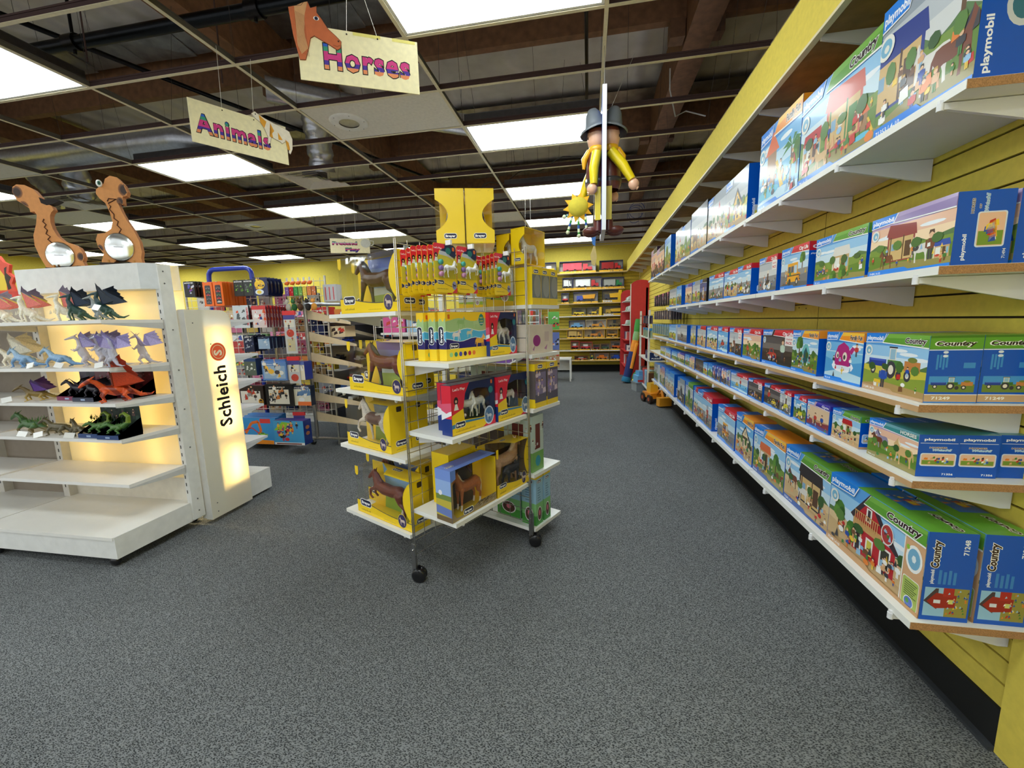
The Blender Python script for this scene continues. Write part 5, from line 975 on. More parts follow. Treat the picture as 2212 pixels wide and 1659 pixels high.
# hanging blister cards on wire hooks
def rounded(w, h, r, n=4):
    p = []
    for cx, cy, a in ((w-r, r, -90), (w-r, h-r, 0), (r, h-r, 90), (r, r, 180)):
        for i in range(n+1): t = rad(a+i*90/n); p.append((cx+r*math.cos(t), cy+r*math.sin(t)))
    return p
def unicorn_card():
    W, H = .135, .205; t = empty('blister_card'); m = MB(); m.prism(rounded(W, H, .012), .0012, (250, 214, 40), 'print')
    c = Canvas(m, (0, 0, 0), (1, 0, 0), (0, 0, 1), W, H); c.rect(.004, H*.3, W-.004, H*.8, (214, 200, 60))
    c.poly([(W*.3, H*.8), (W*.5, H*.84), (W*.95, H*.72), (W, H*.8), (W, H*.96), (W*.9, H), (W*.34, H)], (28, 38, 74)); c.poly([(W*.24, H*.78), (W*.6, H*.76), (W*.9, H*.7), (W*.6, H*.84), (W*.3, H*.86)], (190, 196, 214))
    c.poly([(0, H*.62), (W*.16, H*.7), (W*.26, H*.86), (W*.5, H*.92), (W*.52, H), (W*.08, H), (0, H*.96)], (224, 38, 60)); c.text("Let's Play", W*.04, H*.89, H*.05, (250, 220, 228), .03, width=W*.34)
    c.oval(W*.12, H*.76, W*.07, H*.05, (34, 24, 28)); c.oval(W*.12, H*.755, W*.03, H*.022, (226, 180, 150)); c.poly([(W*.04, H*.64), (W*.2, H*.64), (W*.16, H*.72), (W*.08, H*.72)], (240, 240, 240))
    c.oval(W*.66, H*.87, W*.12, H*.07, (40, 128, 128)); c.rrect(W*.84, H*.88, W*.94, H*.96, .003, (230, 110, 40))
    c.poly([(0, H*.17), (W*.1, H*.2), (W*.1, H*.24), (0, H*.27)], (40, 50, 110)); logo(c, W*.13, H*.18, W*.28); squiggle(c, W*.1, H*.07, W*.5, H*.03, n=14); c.line([(W*.42, H*.2), (W*.6, H*.16), (W*.8, H*.13)], .0015, NAVY)
    c.oval(W*.88, H*.16, W*.1, H*.09, (150, 150, 200)); c.glyph('horse', W*.88, H*.11, H*.1, cmap={'A': (60, 50, 70)}); c.poly([(W*.76, 0), (W, 0), (W, H*.12)], (220, 50, 60))
    m.build('card', t)
    m = MB(); p = rounded(W*.84, H*.44, .012); m.prism([(x+W*.08, z+H*.29) for x, z in p], -.026, (250, 252, 255), 'clear'); m.build('blister', t)
    m = MB()
    for k, col in enumerate([(214, 150, 200), (140, 110, 190), (70, 180, 170)]): m.lathe([(.001, .0), (.011, .0), (.011, .012), (.001, .012)], col, 'plastic', n=12, T=Matrix.Translation((W*.24, -.004, H*(.38+.12*k))) @ Matrix.Rotation(PI/2, 4, 'X'))
    m.build('paint_pots', t)
    mobj('unicorn', HM['pearl'], t, (W*.62, -.014, H*.31), PI, .076)
    return t
def hooks_and_cards():
    proto = unicorn_card(); used = False
    spec = [(.0, [.25, .215, .18, .145, .11, .075, .04]), (.14, [.25, .2]), (.405, [.25, .225, .2, .17, .13])]
    names = ['facing the paint kits beside the rack post', 'on the middle hook', 'on the far hook']
    for hi, (y, xs) in enumerate(spec):
        m = MB(); q = y+.0675; m.tube([(0, q, 1.64), (.265, q, 1.63), (.285, q, 1.64)], .003, (200, 200, 200), 'chrome', 6); m.box(-.004, q-.012, 1.62, .004, q+.012, 1.66, (180, 180, 180), 'metal'); m.box(.262, q-.005, 1.628, .292, q+.005, 1.648, (240, 240, 240), 'plastic')
        o = m.build('peg_hook', None, (RKX, RKY, 0), RKA); tag(o, f'wire peg hook carrying unicorn blister cards, {names[hi]}', 'hook', 'peg hooks on the wire rack')
        for k, x in enumerate(xs):
            lab = f'foremost unicorn blister card with paint pots {names[hi]}' if k == 0 else f'unicorn blister card queued behind the foremost card {names[hi]}'
            loc = RL(x, y+(.004*math.sin(k*3)), 1.43+.004*math.sin(k*5+hi)); grp = f'unicorn blister cards {names[hi]}'
            if not used: proto.location = loc; proto.rotation_euler = (0, 0, RKA+PI/2); tag(proto, lab, 'blister card', grp); used = True
            else: c = dup(proto, loc, RKA+PI/2, lab, grp)
hooks_and_cards()
# the rear shelves facing the aisle
def end_boxes():
    def simple(nm, x, y, z, dx, dy, h, col, lab, fn=None, grp=None, mat='print', cat='toy box'):
        m = MB(); m.box(0, 0, 0, dx, dy, h, col, mat)
        c = Canvas(m, (dx, 0, 0), (0, 1, 0), (0, 0, 1), dy, h)
        f = Canvas(m, (0, 0, 0), (1, 0, 0), (0, 0, 1), dx, h)
        if fn: fn(c, f, m)
        o = m.build(nm, None, RL(x, y, z), RKA); tag(o, lab, cat, grp); return o
    G1, G2, SB = (70, 150, 60), (130, 190, 120), (150, 190, 214)
    def tall(c, f, m):
        for q in (c, f):
            q.rect(0, 0, q.w, q.h, SB); q.rect(0, 0, q.w, q.h*.45, G2); q.rect(0, 0, q.w, q.h*.2, G1); q.rect(0, q.h*.95, q.w, q.h, YB_); logo(q, q.w*.2, q.h*.86, q.w*.55)
            for k in range(6): q.rect(q.w*.25, q.h*(.5+.05*k), q.w*(.7-.07*(k % 3)), q.h*(.515+.05*k), (90, 120, 150))
            q.oval(q.w*.5, q.h*.22, q.w*.3, q.h*.15, (240, 240, 240)); q.oval(q.w*.5, q.h*.22, q.w*.26, q.h*.13, (90, 60, 50)); q.oval(q.w*.5, q.h*.24, q.w*.1, q.h*.06, (220, 120, 140))
    simple('toy_box', .21, .655, .101, .1, .075, .3, SB, 'tall green and blue box with a horse oval, nearer of two on the rack base', tall, 'tall green boxes')
    simple('toy_box', .21, .745, .101, .1, .07, .3, SB, 'tall green and blue box with a horse oval, farther of two on the rack base', tall, 'tall green boxes')
    simple('toy_box', -.0, .68, .101, .18, .08, .26, (214, 220, 214), 'wide pale box behind the tall green boxes on the rack base', tall)
    def grn(c, f, m):
        for q in (c, f): q.rect(0, 0, q.w, q.h, (190, 206, 200)); q.rect(0, 0, q.w, q.h*.35, (120, 170, 90)); q.rect(q.w*.3, q.h*.4, q.w*.7, q.h*.85, (110, 50, 50)); q.oval(q.w*.5, q.h*.18, q.w*.22, q.h*.1, (60, 150, 170)); clutter(q, 0, q.h*.35, q.w, q.h*.8, 6, random.Random(4), [(200, 200, 200), (90, 40, 40), (240, 240, 240)], .03)
    simple('toy_box', .1, .64, .431, .2, .12, .33, (190, 206, 200), 'pale green box with a dark red picture behind the far rack post', grn)
    def yel(c, f, m):
        c.rect(0, c.h*.12, c.w, c.h*.86, (92, 84, 96)); c.rect(c.w*.05, c.h*.3, c.w*.95, c.h*.8, (130, 120, 150)); clutter(c, 0, c.h*.25, c.w*.8, c.h*.7, 8, random.Random(9), [(220, 200, 210), (120, 70, 60), (150, 130, 180)], .04); logo(c, c.w*.25, c.h*.895, c.w*.4)
        f.rect(0, f.h*.2, f.w, f.h*.84, (100, 90, 90)); c.rect(0, 0, c.w, c.h*.12, YB_)
    for k, w in enumerate(['nearest', 'middle']): simple('toy_box', .16, .65+.13*k, .811, .16, .12, .25, YB_, f'yellow box with a purple window, {"nearer" if k == 0 else "farther"} of two behind the far rack post', yel, 'yellow purple window boxes')
    def yel2(c, f, m):
        c.rect(0, c.h*.18, c.w, c.h*.8, (120, 122, 116)); c.oval(c.w*.6, c.h*.5, c.w*.4, c.h*.3, (150, 150, 140)); logo(c, c.w*.2, c.h*.84, c.w*.5)
    for k in range(3): simple('toy_box', .2, .64+.09*k, 1.386, .12, .086, .2, YB_, f'narrow yellow box with a grey window, {["nearest", "middle", "farthest"][k]} of three on the upper rear shelf', yel2, 'narrow yellow boxes')
    def whitebox(c, f, m):
        f.rect(0, 0, f.w, f.h, (206, 212, 214)); f.rect(0, 0, f.w, f.h*.3, (150, 180, 70)); f.poly([(0, 0), (f.w, 0), (f.w, f.h*.12), (0, f.h*.24)], (226, 190, 50)); f.glyph('person', f.w*.25, f.h*.2, f.h*.6, cmap={'A': (60, 90, 150)}); f.oval(f.w*.7, f.h*.25, f.h*.13, f.h*.13, (240, 240, 240)); f.oval(f.w*.7, f.h*.25, f.h*.1, f.h*.1, (170, 150, 160)); squiggle(f, f.w*.2, f.h*.86, f.w*.6, f.h*.06, (110, 120, 130), 14)
    simple('toy_box', -.02, .66, 1.386, .2, .1, .2, (206, 212, 214), 'white and green box with a rider picture seen through the wire grid', whitebox)
    simple('toy_box', -.26, .68, 1.386, .22, .1, .12, (120, 150, 60), 'low green box with a rider picture seen through the wire grid', whitebox)
    def barn(c, f, m):
        c.oval(c.w*.28, c.h*.45, c.w*.16, c.h*.2, (150, 30, 120)); c.rect(c.w*.62, c.h*.4, c.w*.82, c.h*.75, (210, 190, 180)); c.poly([(c.w*.1, c.h*.15), (c.w*.2, c.h*.3), (c.w*.16, c.h*.1)], (180, 120, 160)); c.poly([(c.w*.6, c.h*.15), (c.w*.75, c.h*.3), (c.w*.7, c.h*.1)], (180, 120, 160))
    simple('wooden_toy_stable', .04, .64, 1.116, .26, .24, .16, (222, 208, 190), 'cream wooden toy stable with a pink doorway behind the far rack post', barn, mat='paint', cat='toy')
    m = MB()
    simple('toy_box', -.2, .7, .811, .3, .14, .22, (206, 206, 60), 'yellow green box seen through the grid beyond the craft boxes', grn)
    simple('toy_box', -.2, .7, .431, .26, .16, .24, YB_, 'plain yellow box seen through the grid beyond the mare and foal', yel)
end_boxes()

# ================================================================ THE LIT DISPLAY CASE
CW = (224, 224, 220)
def display_case():
    t = empty('display_case', (-2.53, 2.17, 0), 0, 'white double sided display case with glowing back panels and an upright end sign', 'display case')
    X0, X1 = -1.0, 0.0     # along the case, right end at 0
    m = MB()
    for xa, xb in ((X0, -.02), (-2.05, X0-.01)):
        m.box(xa, -.485, .06, xb, .03, .168, CW, 'paint'); m.box(xa, -.49, .168, xb, .02, .186, (232, 230, 224), 'laminate')
    m.box(-.02, -.485, .06, -.012, .03, .186, CW, 'paint'); m.box(-1.9, .32, .02, -.005, .645, .185, CW, 'paint')
    m.build('plinth', t)
    m = MB()   # upright, perforated
    m.box(-.03, -.04, .07, .004, .04, 1.69, CW, 'paint')
    for z in [k*.05+.25 for k in range(28)]: m.box(-.022, -.0408, z, -.016, -.0395, z+.022, (50, 48, 46), 'matte'); m.box(-.034, -.012, z, -.0305, -.006, z+.022, (50, 48, 46), 'matte')
    for z in (.12, .2, .55, .8, 1.05, 1.3, 1.58, 1.65): m.ball((.005, -.01 if z > 1.5 else .0, z), .005, (130, 130, 130), 'metal', 6)
    m.build('upright', t)
    for x in (X0-.03, X0-.62, -2.05):
        m = MB(); m.box(x, -.05, .186, x+.05, .0, 1.5, (208, 204, 196), 'paint')
        for z in [k*.05+.25 for k in range(25)]: m.box(x+.022, -.0508, z, x+.03, -.0495, z+.022, (60, 56, 52), 'matte')
        m.build('upright', t)
    m = MB(); m.mesh([(X0-.01, -.09, 1.545), (-.075, -.09, 1.545), (-.075, -.09, 1.695), (X0-.01, -.09, 1.695)], [(0, 1, 2, 3)], CW, 'paint'); m.mesh([(-.075, -.09, 1.545), (-.004, -.04, 1.545), (-.004, -.04, 1.695), (-.075, -.09, 1.695)], [(0, 1, 2, 3)], (214, 218, 220), 'paint')
    m.mesh([(X0-.01, -.09, 1.695), (-.075, -.09, 1.695), (-.004, -.04, 1.695), (-.004, .1, 1.695), (X0-.01, .1, 1.695)], [(0, 1, 2, 3, 4)], CW, 'paint'); m.mesh([(X0-.01, -.09, 1.545), (-.075, -.09, 1.545), (-.004, -.04, 1.545), (-.004, .0, 1.545), (X0-.01, .0, 1.545)], [(4, 3, 2, 1, 0)], CW, 'paint')
    m.box(X0-.015, -.09, 1.545, X0-.01, .1, 1.695, CW, 'paint'); m.box(X0-.012, .098, 1.545, -.002, .1, 1.695, CW, 'paint'); m.build('header', t)
    m = MB(); m.box(X0+.02, -.002, .34, -.03, .0, 1.545, (255, 246, 216), 'opal'); m.box(X0+.02, .13, .34, -.03, .132, 1.545, (255, 246, 216), 'opal'); m.build('backlit_panel', t)
    m = MB(); m.box(X0+.02, -.004, .186, -.03, .0, .34, (226, 220, 206), 'paint'); m.build('lower_panel', t)
    m = MB(); m.box(-2.05, .0, .186, X0-.03, .004, 1.52, (150, 138, 124), 'paint'); m.build('rear_panel', t)
    for x in (-.27, -.78): m = MB(); m.tube([(x, .065, .36), (x, .065, 1.53)], .013, (255, 232, 178), 'tube_lamp', 10); m.build('tube_lamp', t)
    for z in (.445, .705, .908, 1.105, 1.363):
        for xa, xb in ((X0+.005, -.005), (-2.04, X0-.035)):
            m = MB(); m.box(xa, -.375, z-.018, xb, -.045, z, (230, 228, 224), 'laminate')
            for q in (xa, xb-.006): m.mesh([(q, -.37, z-.018), (q, -.045, z-.018), (q, -.045, z-.055), (q, -.37, z-.024), (q+.006, -.37, z-.018), (q+.006, -.045, z-.018), (q+.006, -.045, z-.055), (q+.006, -.37, z-.024)], [(0, 1, 2, 3), (7, 6, 5, 4), (0, 3, 7, 4), (3, 2, 6, 7), (2, 1, 5, 6)], (196, 196, 194), 'paint')
            m.build('shelf_board', t)
        m = MB(); m.box(-1.0, .36, z-.018, -.005, .66, z, (220, 222, 224), 'laminate'); m.mesh([(-.006, .36, z-.018), (-.006, .64, z-.018), (-.006, .36, z-.07)], [(0, 2, 1)], (206, 208, 210), 'paint'); m.build('shelf_board', t)
    # end sign: opal slab with rounded corner, lamps behind
    s = empty('end_sign', (.0, 0, 0)); s.parent = t
    y0, y1, zt, r = .048, .385, 1.425, .075
    pts = [(y0, .03), (y1, .03), (y1, zt-r)]+[(y1-r+r*math.cos(a), zt-r+r*math.sin(a)) for a in (.3, .6, .9, 1.2, PI/2)]+[(y0, zt)]
    m = MB(); n = len(pts); a = [(.05, y, z) for y, z in pts]; b = [(.045, y, z) for y, z in pts]
    m.mesh(a, [tuple(range(n))], (250, 246, 232), 'opal')
    c0 = [(.0, y, z) for y, z in pts]; m.mesh(a+c0, [((i+1) % n, i, n+i, n+(i+1) % n) for i in range(n)], (214, 214, 210), 'paint')
    m.build('sign_panel', s)
    m = MB(); c = Canvas(m, (.0502, y0, .03), (0, 1, 0), (0, 0, 1), y1-y0, zt-.03, lift=.0004)
    c.text('Schleich', .245, .60, .135, (20, 20, 22), .028, rot=90, width=.42, space=1.08)
    m.build('lettering', s); m = MB(); c.mb = m
    lc = (.205, 1.115); c.oval(lc[0], lc[1], .062, .062, (250, 100, 60), 32); c.oval(lc[0], lc[1], .047, .047, (250, 226, 170), 32); c.oval(lc[0], lc[1], .043, .043, (250, 100, 60), 32); c.text('S', lc[0]+.026, lc[1]-.026, .085, (250, 232, 196), .035, rot=90)
    m.build('logo_badge', s)
    # unseen blockers, added to throw dark bars and dim one margin of the slab
    m = MB()
    for z in (.2, .56, .90, 1.18, 1.32): m.box(-.02, y0+.07, z-.01, .035, y1-.012, z+.012, CW, 'matte')
    m.box(-.03, y0+.003, .035, .044, y0+.125, 1.42, CW, 'matte'); m.box(-.03, y1-.009, .035, .044, y1-.003, 1.33, CW, 'matte'); m.box(-.032, y0+.003, .035, -.03, y1-.003, 1.34, CW, 'matte'); m.build('light_blockers', s)
    m = MB()
    for z in (.28, .65, .98, 1.22): m.tube([(-.012, .285, z-.045), (-.012, .26, z+.045)] if z > 1.2 else [(-.012, .285, z-.05), (-.012, .285, z+.17)], .006, (255, 216, 130), 'tube_lamp', 8)
    m.build('tube_lamp', s)
    for p in ((.0505, .1, 1.37), (.0505, .1, .1), (.0505, .1, .035+.03), (.0505, .19, 1.2), (.0505, .1, .8)):
        pass
    m = MB()
    for y, z in ((.095, 1.34), (.095, .13), (.095, .07), (.205, 1.2)): m.ball((.0505, y, z), .004, (110, 110, 110), 'metal', 6)
    m.build('screw', s)
    for x, y in ((-.08, -.45), (-.12, .06), (-.95, -.45), (-1.6, -.45), (-.1, .6)):
        m = MB(); m.ball((x, y, .03), .03, (24, 24, 26), 'plastic', 12, (1.1, .8, 1)); m.box(x-.02, y-.02, .05, x+.02, y+.02, .062, (40, 40, 42), 'metal'); m.build('caster', t)
display_case()

def cutout(pts, name, lab, x, z, sc, eye, dome, slot, spots, base, horn=None):
    xs = min(p[0] for p in pts); zs = max(p[1] for p in pts); P = [((a-xs)*sc, (zs-b)*sc) for a, b in pts]
    ar = sum(P[i-1][0]*P[i][1]-P[i][0]*P[i-1][1] for i in range(len(P)))
    if ar < 0: P = P[::-1]
    f = lambda q: ((q[0]-xs)*sc, (zs-q[1])*sc)
    t = empty(name, (x, 2.10, z), rad(33), lab, 'coin bank', 'wooden dinosaur coin banks'); m = MB(); OR = (216, 150, 92)
    m.prism(P, .045, OR, 'matte', side=(176, 112, 60))
    c = Canvas(m, (0, 0, 0), (1, 0, 0), (0, 0, 1), 2, 2, lift=.0006)
    for cx, cy, r in spots:
        q = f((cx, cy))
        for k, (rr, col) in enumerate(((1, (150, 96, 54)), (.82, (104, 68, 42)), (.62, (60, 42, 30)))): 
            pts2 = [(q[0]+r*sc*rr*math.cos(a*.35), q[1]+r*sc*rr*math.sin(a*.35)) for a in range(18)]; c.poly(clip_in(pts2, P), col)
    m.build('body', t)
    m = MB(); sl = [(f(p)[0], -.0008, f(p)[1]) for p in slot]; m.tube(sl, .0042, (90, 48, 24), 'matte', 6); m.build('coin_slot', t)
    q = f(dome[:2]); m = MB(); m.lathe([(dome[2]*sc, .0), (dome[2]*sc*1.04, .004), (dome[2]*sc*.96, .006), (dome[2]*sc*.8, .010), (dome[2]*sc*.4, .015), (.001, .016)], (236, 240, 236), 'chrome', n=28, T=Matrix.Translation((q[0], 0, q[1])) @ Matrix.Diagonal((1.12, 1, .96, 1)) @ Matrix.Rotation(PI/2, 4, 'X')); m.box(q[0]-.03, -.0185, q[1]-.001, q[0]+.03, -.016, q[1]+.001, (60, 60, 60), 'matte'); m.build('window_dome', t)
    m = MB(); q = f(base); m.box(q[0]-.13, -.05, .0, q[0]+.13, .09, .012, (40, 28, 24), 'wood')
    for k in (-.08, .09): m.tube([(q[0]+k, -.03, .012), (q[0]+k, -.03, .03)], .008, (190, 130, 60), 'wood', 8)
    m.build('base', t)
    if eye: q = f(eye); m = MB(); m.ball((q[0], -.008, q[1]), .021, (236, 236, 230), 'plastic', 12, (1, .6, 1)); m.ball((q[0]+.004, -.016, q[1]), .012, (46, 120, 100), 'plastic', 10, (1, .6, 1)); m.ball((q[0]+.005, -.021, q[1]), .006, (20, 20, 20), 'plastic', 8, (1, .6, 1)); m.build('eye', t)
    if horn: m = MB(); m.prism([f(p) for p in horn][::-1], .05, (40, 32, 30), 'matte', T=Matrix.Translation((0, -.0025, 0))); m.build('dark_snout', t)
    t.scale = (.72, 1, 1)
    return t
def clip_in(poly, outline):
    """keep only the points of a small spot that lie on the cutout"""
    def inside(p):
        r = False; n = len(outline)
        for i in range(n):
            (x1, y1), (x2, y2) = outline[i-1], outline[i]
            if (y1 > p[1]) != (y2 > p[1]) and p[0] < (x2-x1)*(p[1]-y1)/(y2-y1)+x1: r = not r
        return r
    return [p for p in poly if inside(p)]
T1 = [(78,1012),(86,985),(110,970),(155,970),(200,988),(225,1018),(245,1045),(262,1060),(290,1072),(298,1092),(280,1108),(270,1125),(265,1160),(272,1195),(292,1235),(325,1262),(375,1275),(410,1292),(427,1320),(430,1350),(418,1372),(440,1415),(405,1417),(385,1395),(320,1405),(280,1398),(240,1418),(200,1425),(188,1400),(165,1350),(148,1290),(152,1235),(180,1175),(194,1125),(184,1108),(160,1112),(158,1092),(128,1072),(98,1055)]
cutout(T1, 'dinosaur_coin_bank', 'wooden long-necked dinosaur coin bank with a dark snout, farther from the end sign', -3.47, 1.6955, .00112, None, (288, 1342, 76), [(232,1145),(222,1160),(238,1175),(225,1190),(240,1205),(228,1225),(250,1240),(232,1255),(255,1275)], [(105,1010,32),(128,1085,30),(412,1345,24)], (330,1410), [(225,1030),(255,1040),(300,1030),(345,1040),(300,1062),(262,1070),(232,1060)])
T2 = [(590,1018),(612,1002),(640,985),(652,960),(682,943),(722,948),(758,982),(772,1018),(762,1040),(738,1046),(736,1082),(728,1088),(718,1062),(702,1060),(706,1085),(722,1130),(740,1165),(772,1215),(798,1275),(803,1330),(792,1365),(796,1385),(808,1405),(770,1400),(700,1382),(640,1382),(610,1400),(556,1408),(554,1385),(574,1345),(548,1312),(541,1275),(556,1245),(600,1238),(640,1214),(655,1180),(648,1130),(632,1085),(602,1062),(586,1040)]
cutout(T2, 'dinosaur_coin_bank', 'wooden long-necked dinosaur coin bank with a green glass eye, nearer the end sign', -2.90, 1.6955, .00112, (617, 988), (673, 1310, 76), [(645,1075),(655,1060),(700,1060),(648,1085),(660,1100),(650,1115),(672,1140),(668,1160),(690,1175),(680,1195),(700,1215),(684,1235),(692,1252)], [(752,1010,34),(720,1070,22),(556,1320,22)], (680,1398))

# ---------------------------------------------------------------- dragons
def dragon_mesh(key, pose, colf, voxel=.006):
    H = {'stand': dict(b=[(-.05, 0, .4, .1), (.05, 0, .3, .12), (.16, 0, .24, .1)], n=[(-.06, 0, .46, .07), (-.1, 0, .6, .05), (-.06, 0, .72, .045)], h=[(-.06, 0, .73, .05), (-.17, 0, .71, .035), (-.26, 0, .68, .02)], t=[(.2, 0, .2, .07), (.34, 0, .08, .045), (.46, 0, .06, .03), (.56, .06, .12, .012)]),
         'upright': dict(b=[(0, 0, .5, .08), (.03, 0, .36, .1), (.08, 0, .24, .09)], n=[(0, 0, .55, .06), (-.02, 0, .7, .042), (-.08, 0, .78, .036)], h=[(-.09, 0, .78, .042), (-.18, 0, .75, .03), (-.26, 0, .72, .018)], t=[(.12, 0, .2, .06), (.26, 0, .08, .035), (.4, .04, .04, .02), (.5, .08, .05, .008)]),
         'crouch': dict(b=[(-.1, 0, .24, .08), (.05, 0, .2, .1), (.2, 0, .2, .08)], n=[(-.12, 0, .28, .06), (-.2, 0, .38, .045), (-.27, 0, .42, .04)], h=[(-.28, 0, .42, .045), (-.38, 0, .36, .032), (-.42, 0, .32, .02)], t=[(.24, 0, .18, .06), (.4, .02, .08, .04), (.56, .08, .06, .02), (.62, .12, .1, .008)]),
         'coil': dict(b=[(-.15, 0, .14, .07), (0, .02, .16, .09), (.15, 0, .18, .08)], n=[(-.18, 0, .18, .055), (-.26, -.04, .24, .045), (-.32, -.06, .22, .04)], h=[(-.33, -.06, .22, .045), (-.42, -.08, .17, .03)], t=[(.2, 0, .2, .075), (.36, 0, .3, .06), (.38, 0, .46, .05), (.26, 0, .54, .04), (.14, 0, .5, .025), (.1, 0, .44, .01)])}[pose]
    c = [H['b'], H['n'], H['h'], H['t']]; hx, hz = H['h'][0][0], H['h'][0][2]
    for s in (-1, 1): c.append([(hx+.01, s*.03, hz+.03, .014), (hx+.09, s*.05, hz+.09, .005)])
    b0, b2 = H['b'][0], H['b'][2]; zt = b0[2]
    for s in (-1, 1):
        if pose == 'upright': c.append([(b0[0]-.02, s*.07, b0[2], .035), (b0[0]-.1, s*.1, b0[2]-.08, .022), (b0[0]-.16, s*.09, b0[2]-.04, .014)])
        else: c.append([(b0[0], s*.08, zt-.04, .04), (b0[0]-.05, s*.11, zt*.5, .026), (b0[0]-.02, s*.11, .03, .02), (b0[0]-.08, s*.12, .014, .016)])
        c.append([(b2[0], s*.08, b2[2]-.02, .06), (b2[0]-.06, s*.12, b2[2]*.55, .035), (b2[0]+.02, s*.12, .03, .022), (b2[0]-.06, s*.12, .014, .018)])
    for k in range(7):   # back spikes
        u = k/6; x = b0[0]+(H['t'][1][0]-b0[0])*u; z = (b0[2]+b0[3])*(1-u)+(H['t'][1][2]+.05)*u; c.append([(x, 0, z-.03, .012), (x+.02, 0, z+.03, .004)])
    return blob_mesh('dragon_'+key, c, voxel, colf, 'crystal' if key == 'crystal' else 'model')
def wing_mb(col, col2, span=.55, up=.5, sweep=.1, mat='model', n=4):
    m = MB()
    for s in (-1, 1):
        root = Vector((0, s*.04, 0)); wr = Vector((-.02, s*.14, up*.75)); tips = [Vector((sweep+span*(.1+.3*k/n*2), s*(.2+span*.45*(1-.35*k/n)), up*(1.0-.85*k/n))) for k in range(n+1)]
        m.tube([root, wr, tips[0]], [.012, .01, .004], col, mat, 6)
        prev = tips[0]
        for k in range(1, n+1):
            mid = (prev+tips[k])/2*.86+wr*.14; m.mesh([wr, prev, mid], [(0, 1, 2), (2, 1, 0)], col2 if k % 2 else tuple(int(v*.92) for v in col2), mat); m.mesh([wr, mid, tips[k]], [(0, 1, 2), (2, 1, 0)], col2, mat)
            m.tube([wr, tips[k]], [.006, .003], col, mat, 5); prev = tips[k]
        m.mesh([wr, prev, Vector((.2, s*.05, 0)), root], [(0, 1, 2, 3), (3, 2, 1, 0)], col2, mat)
    return m
DR = {}
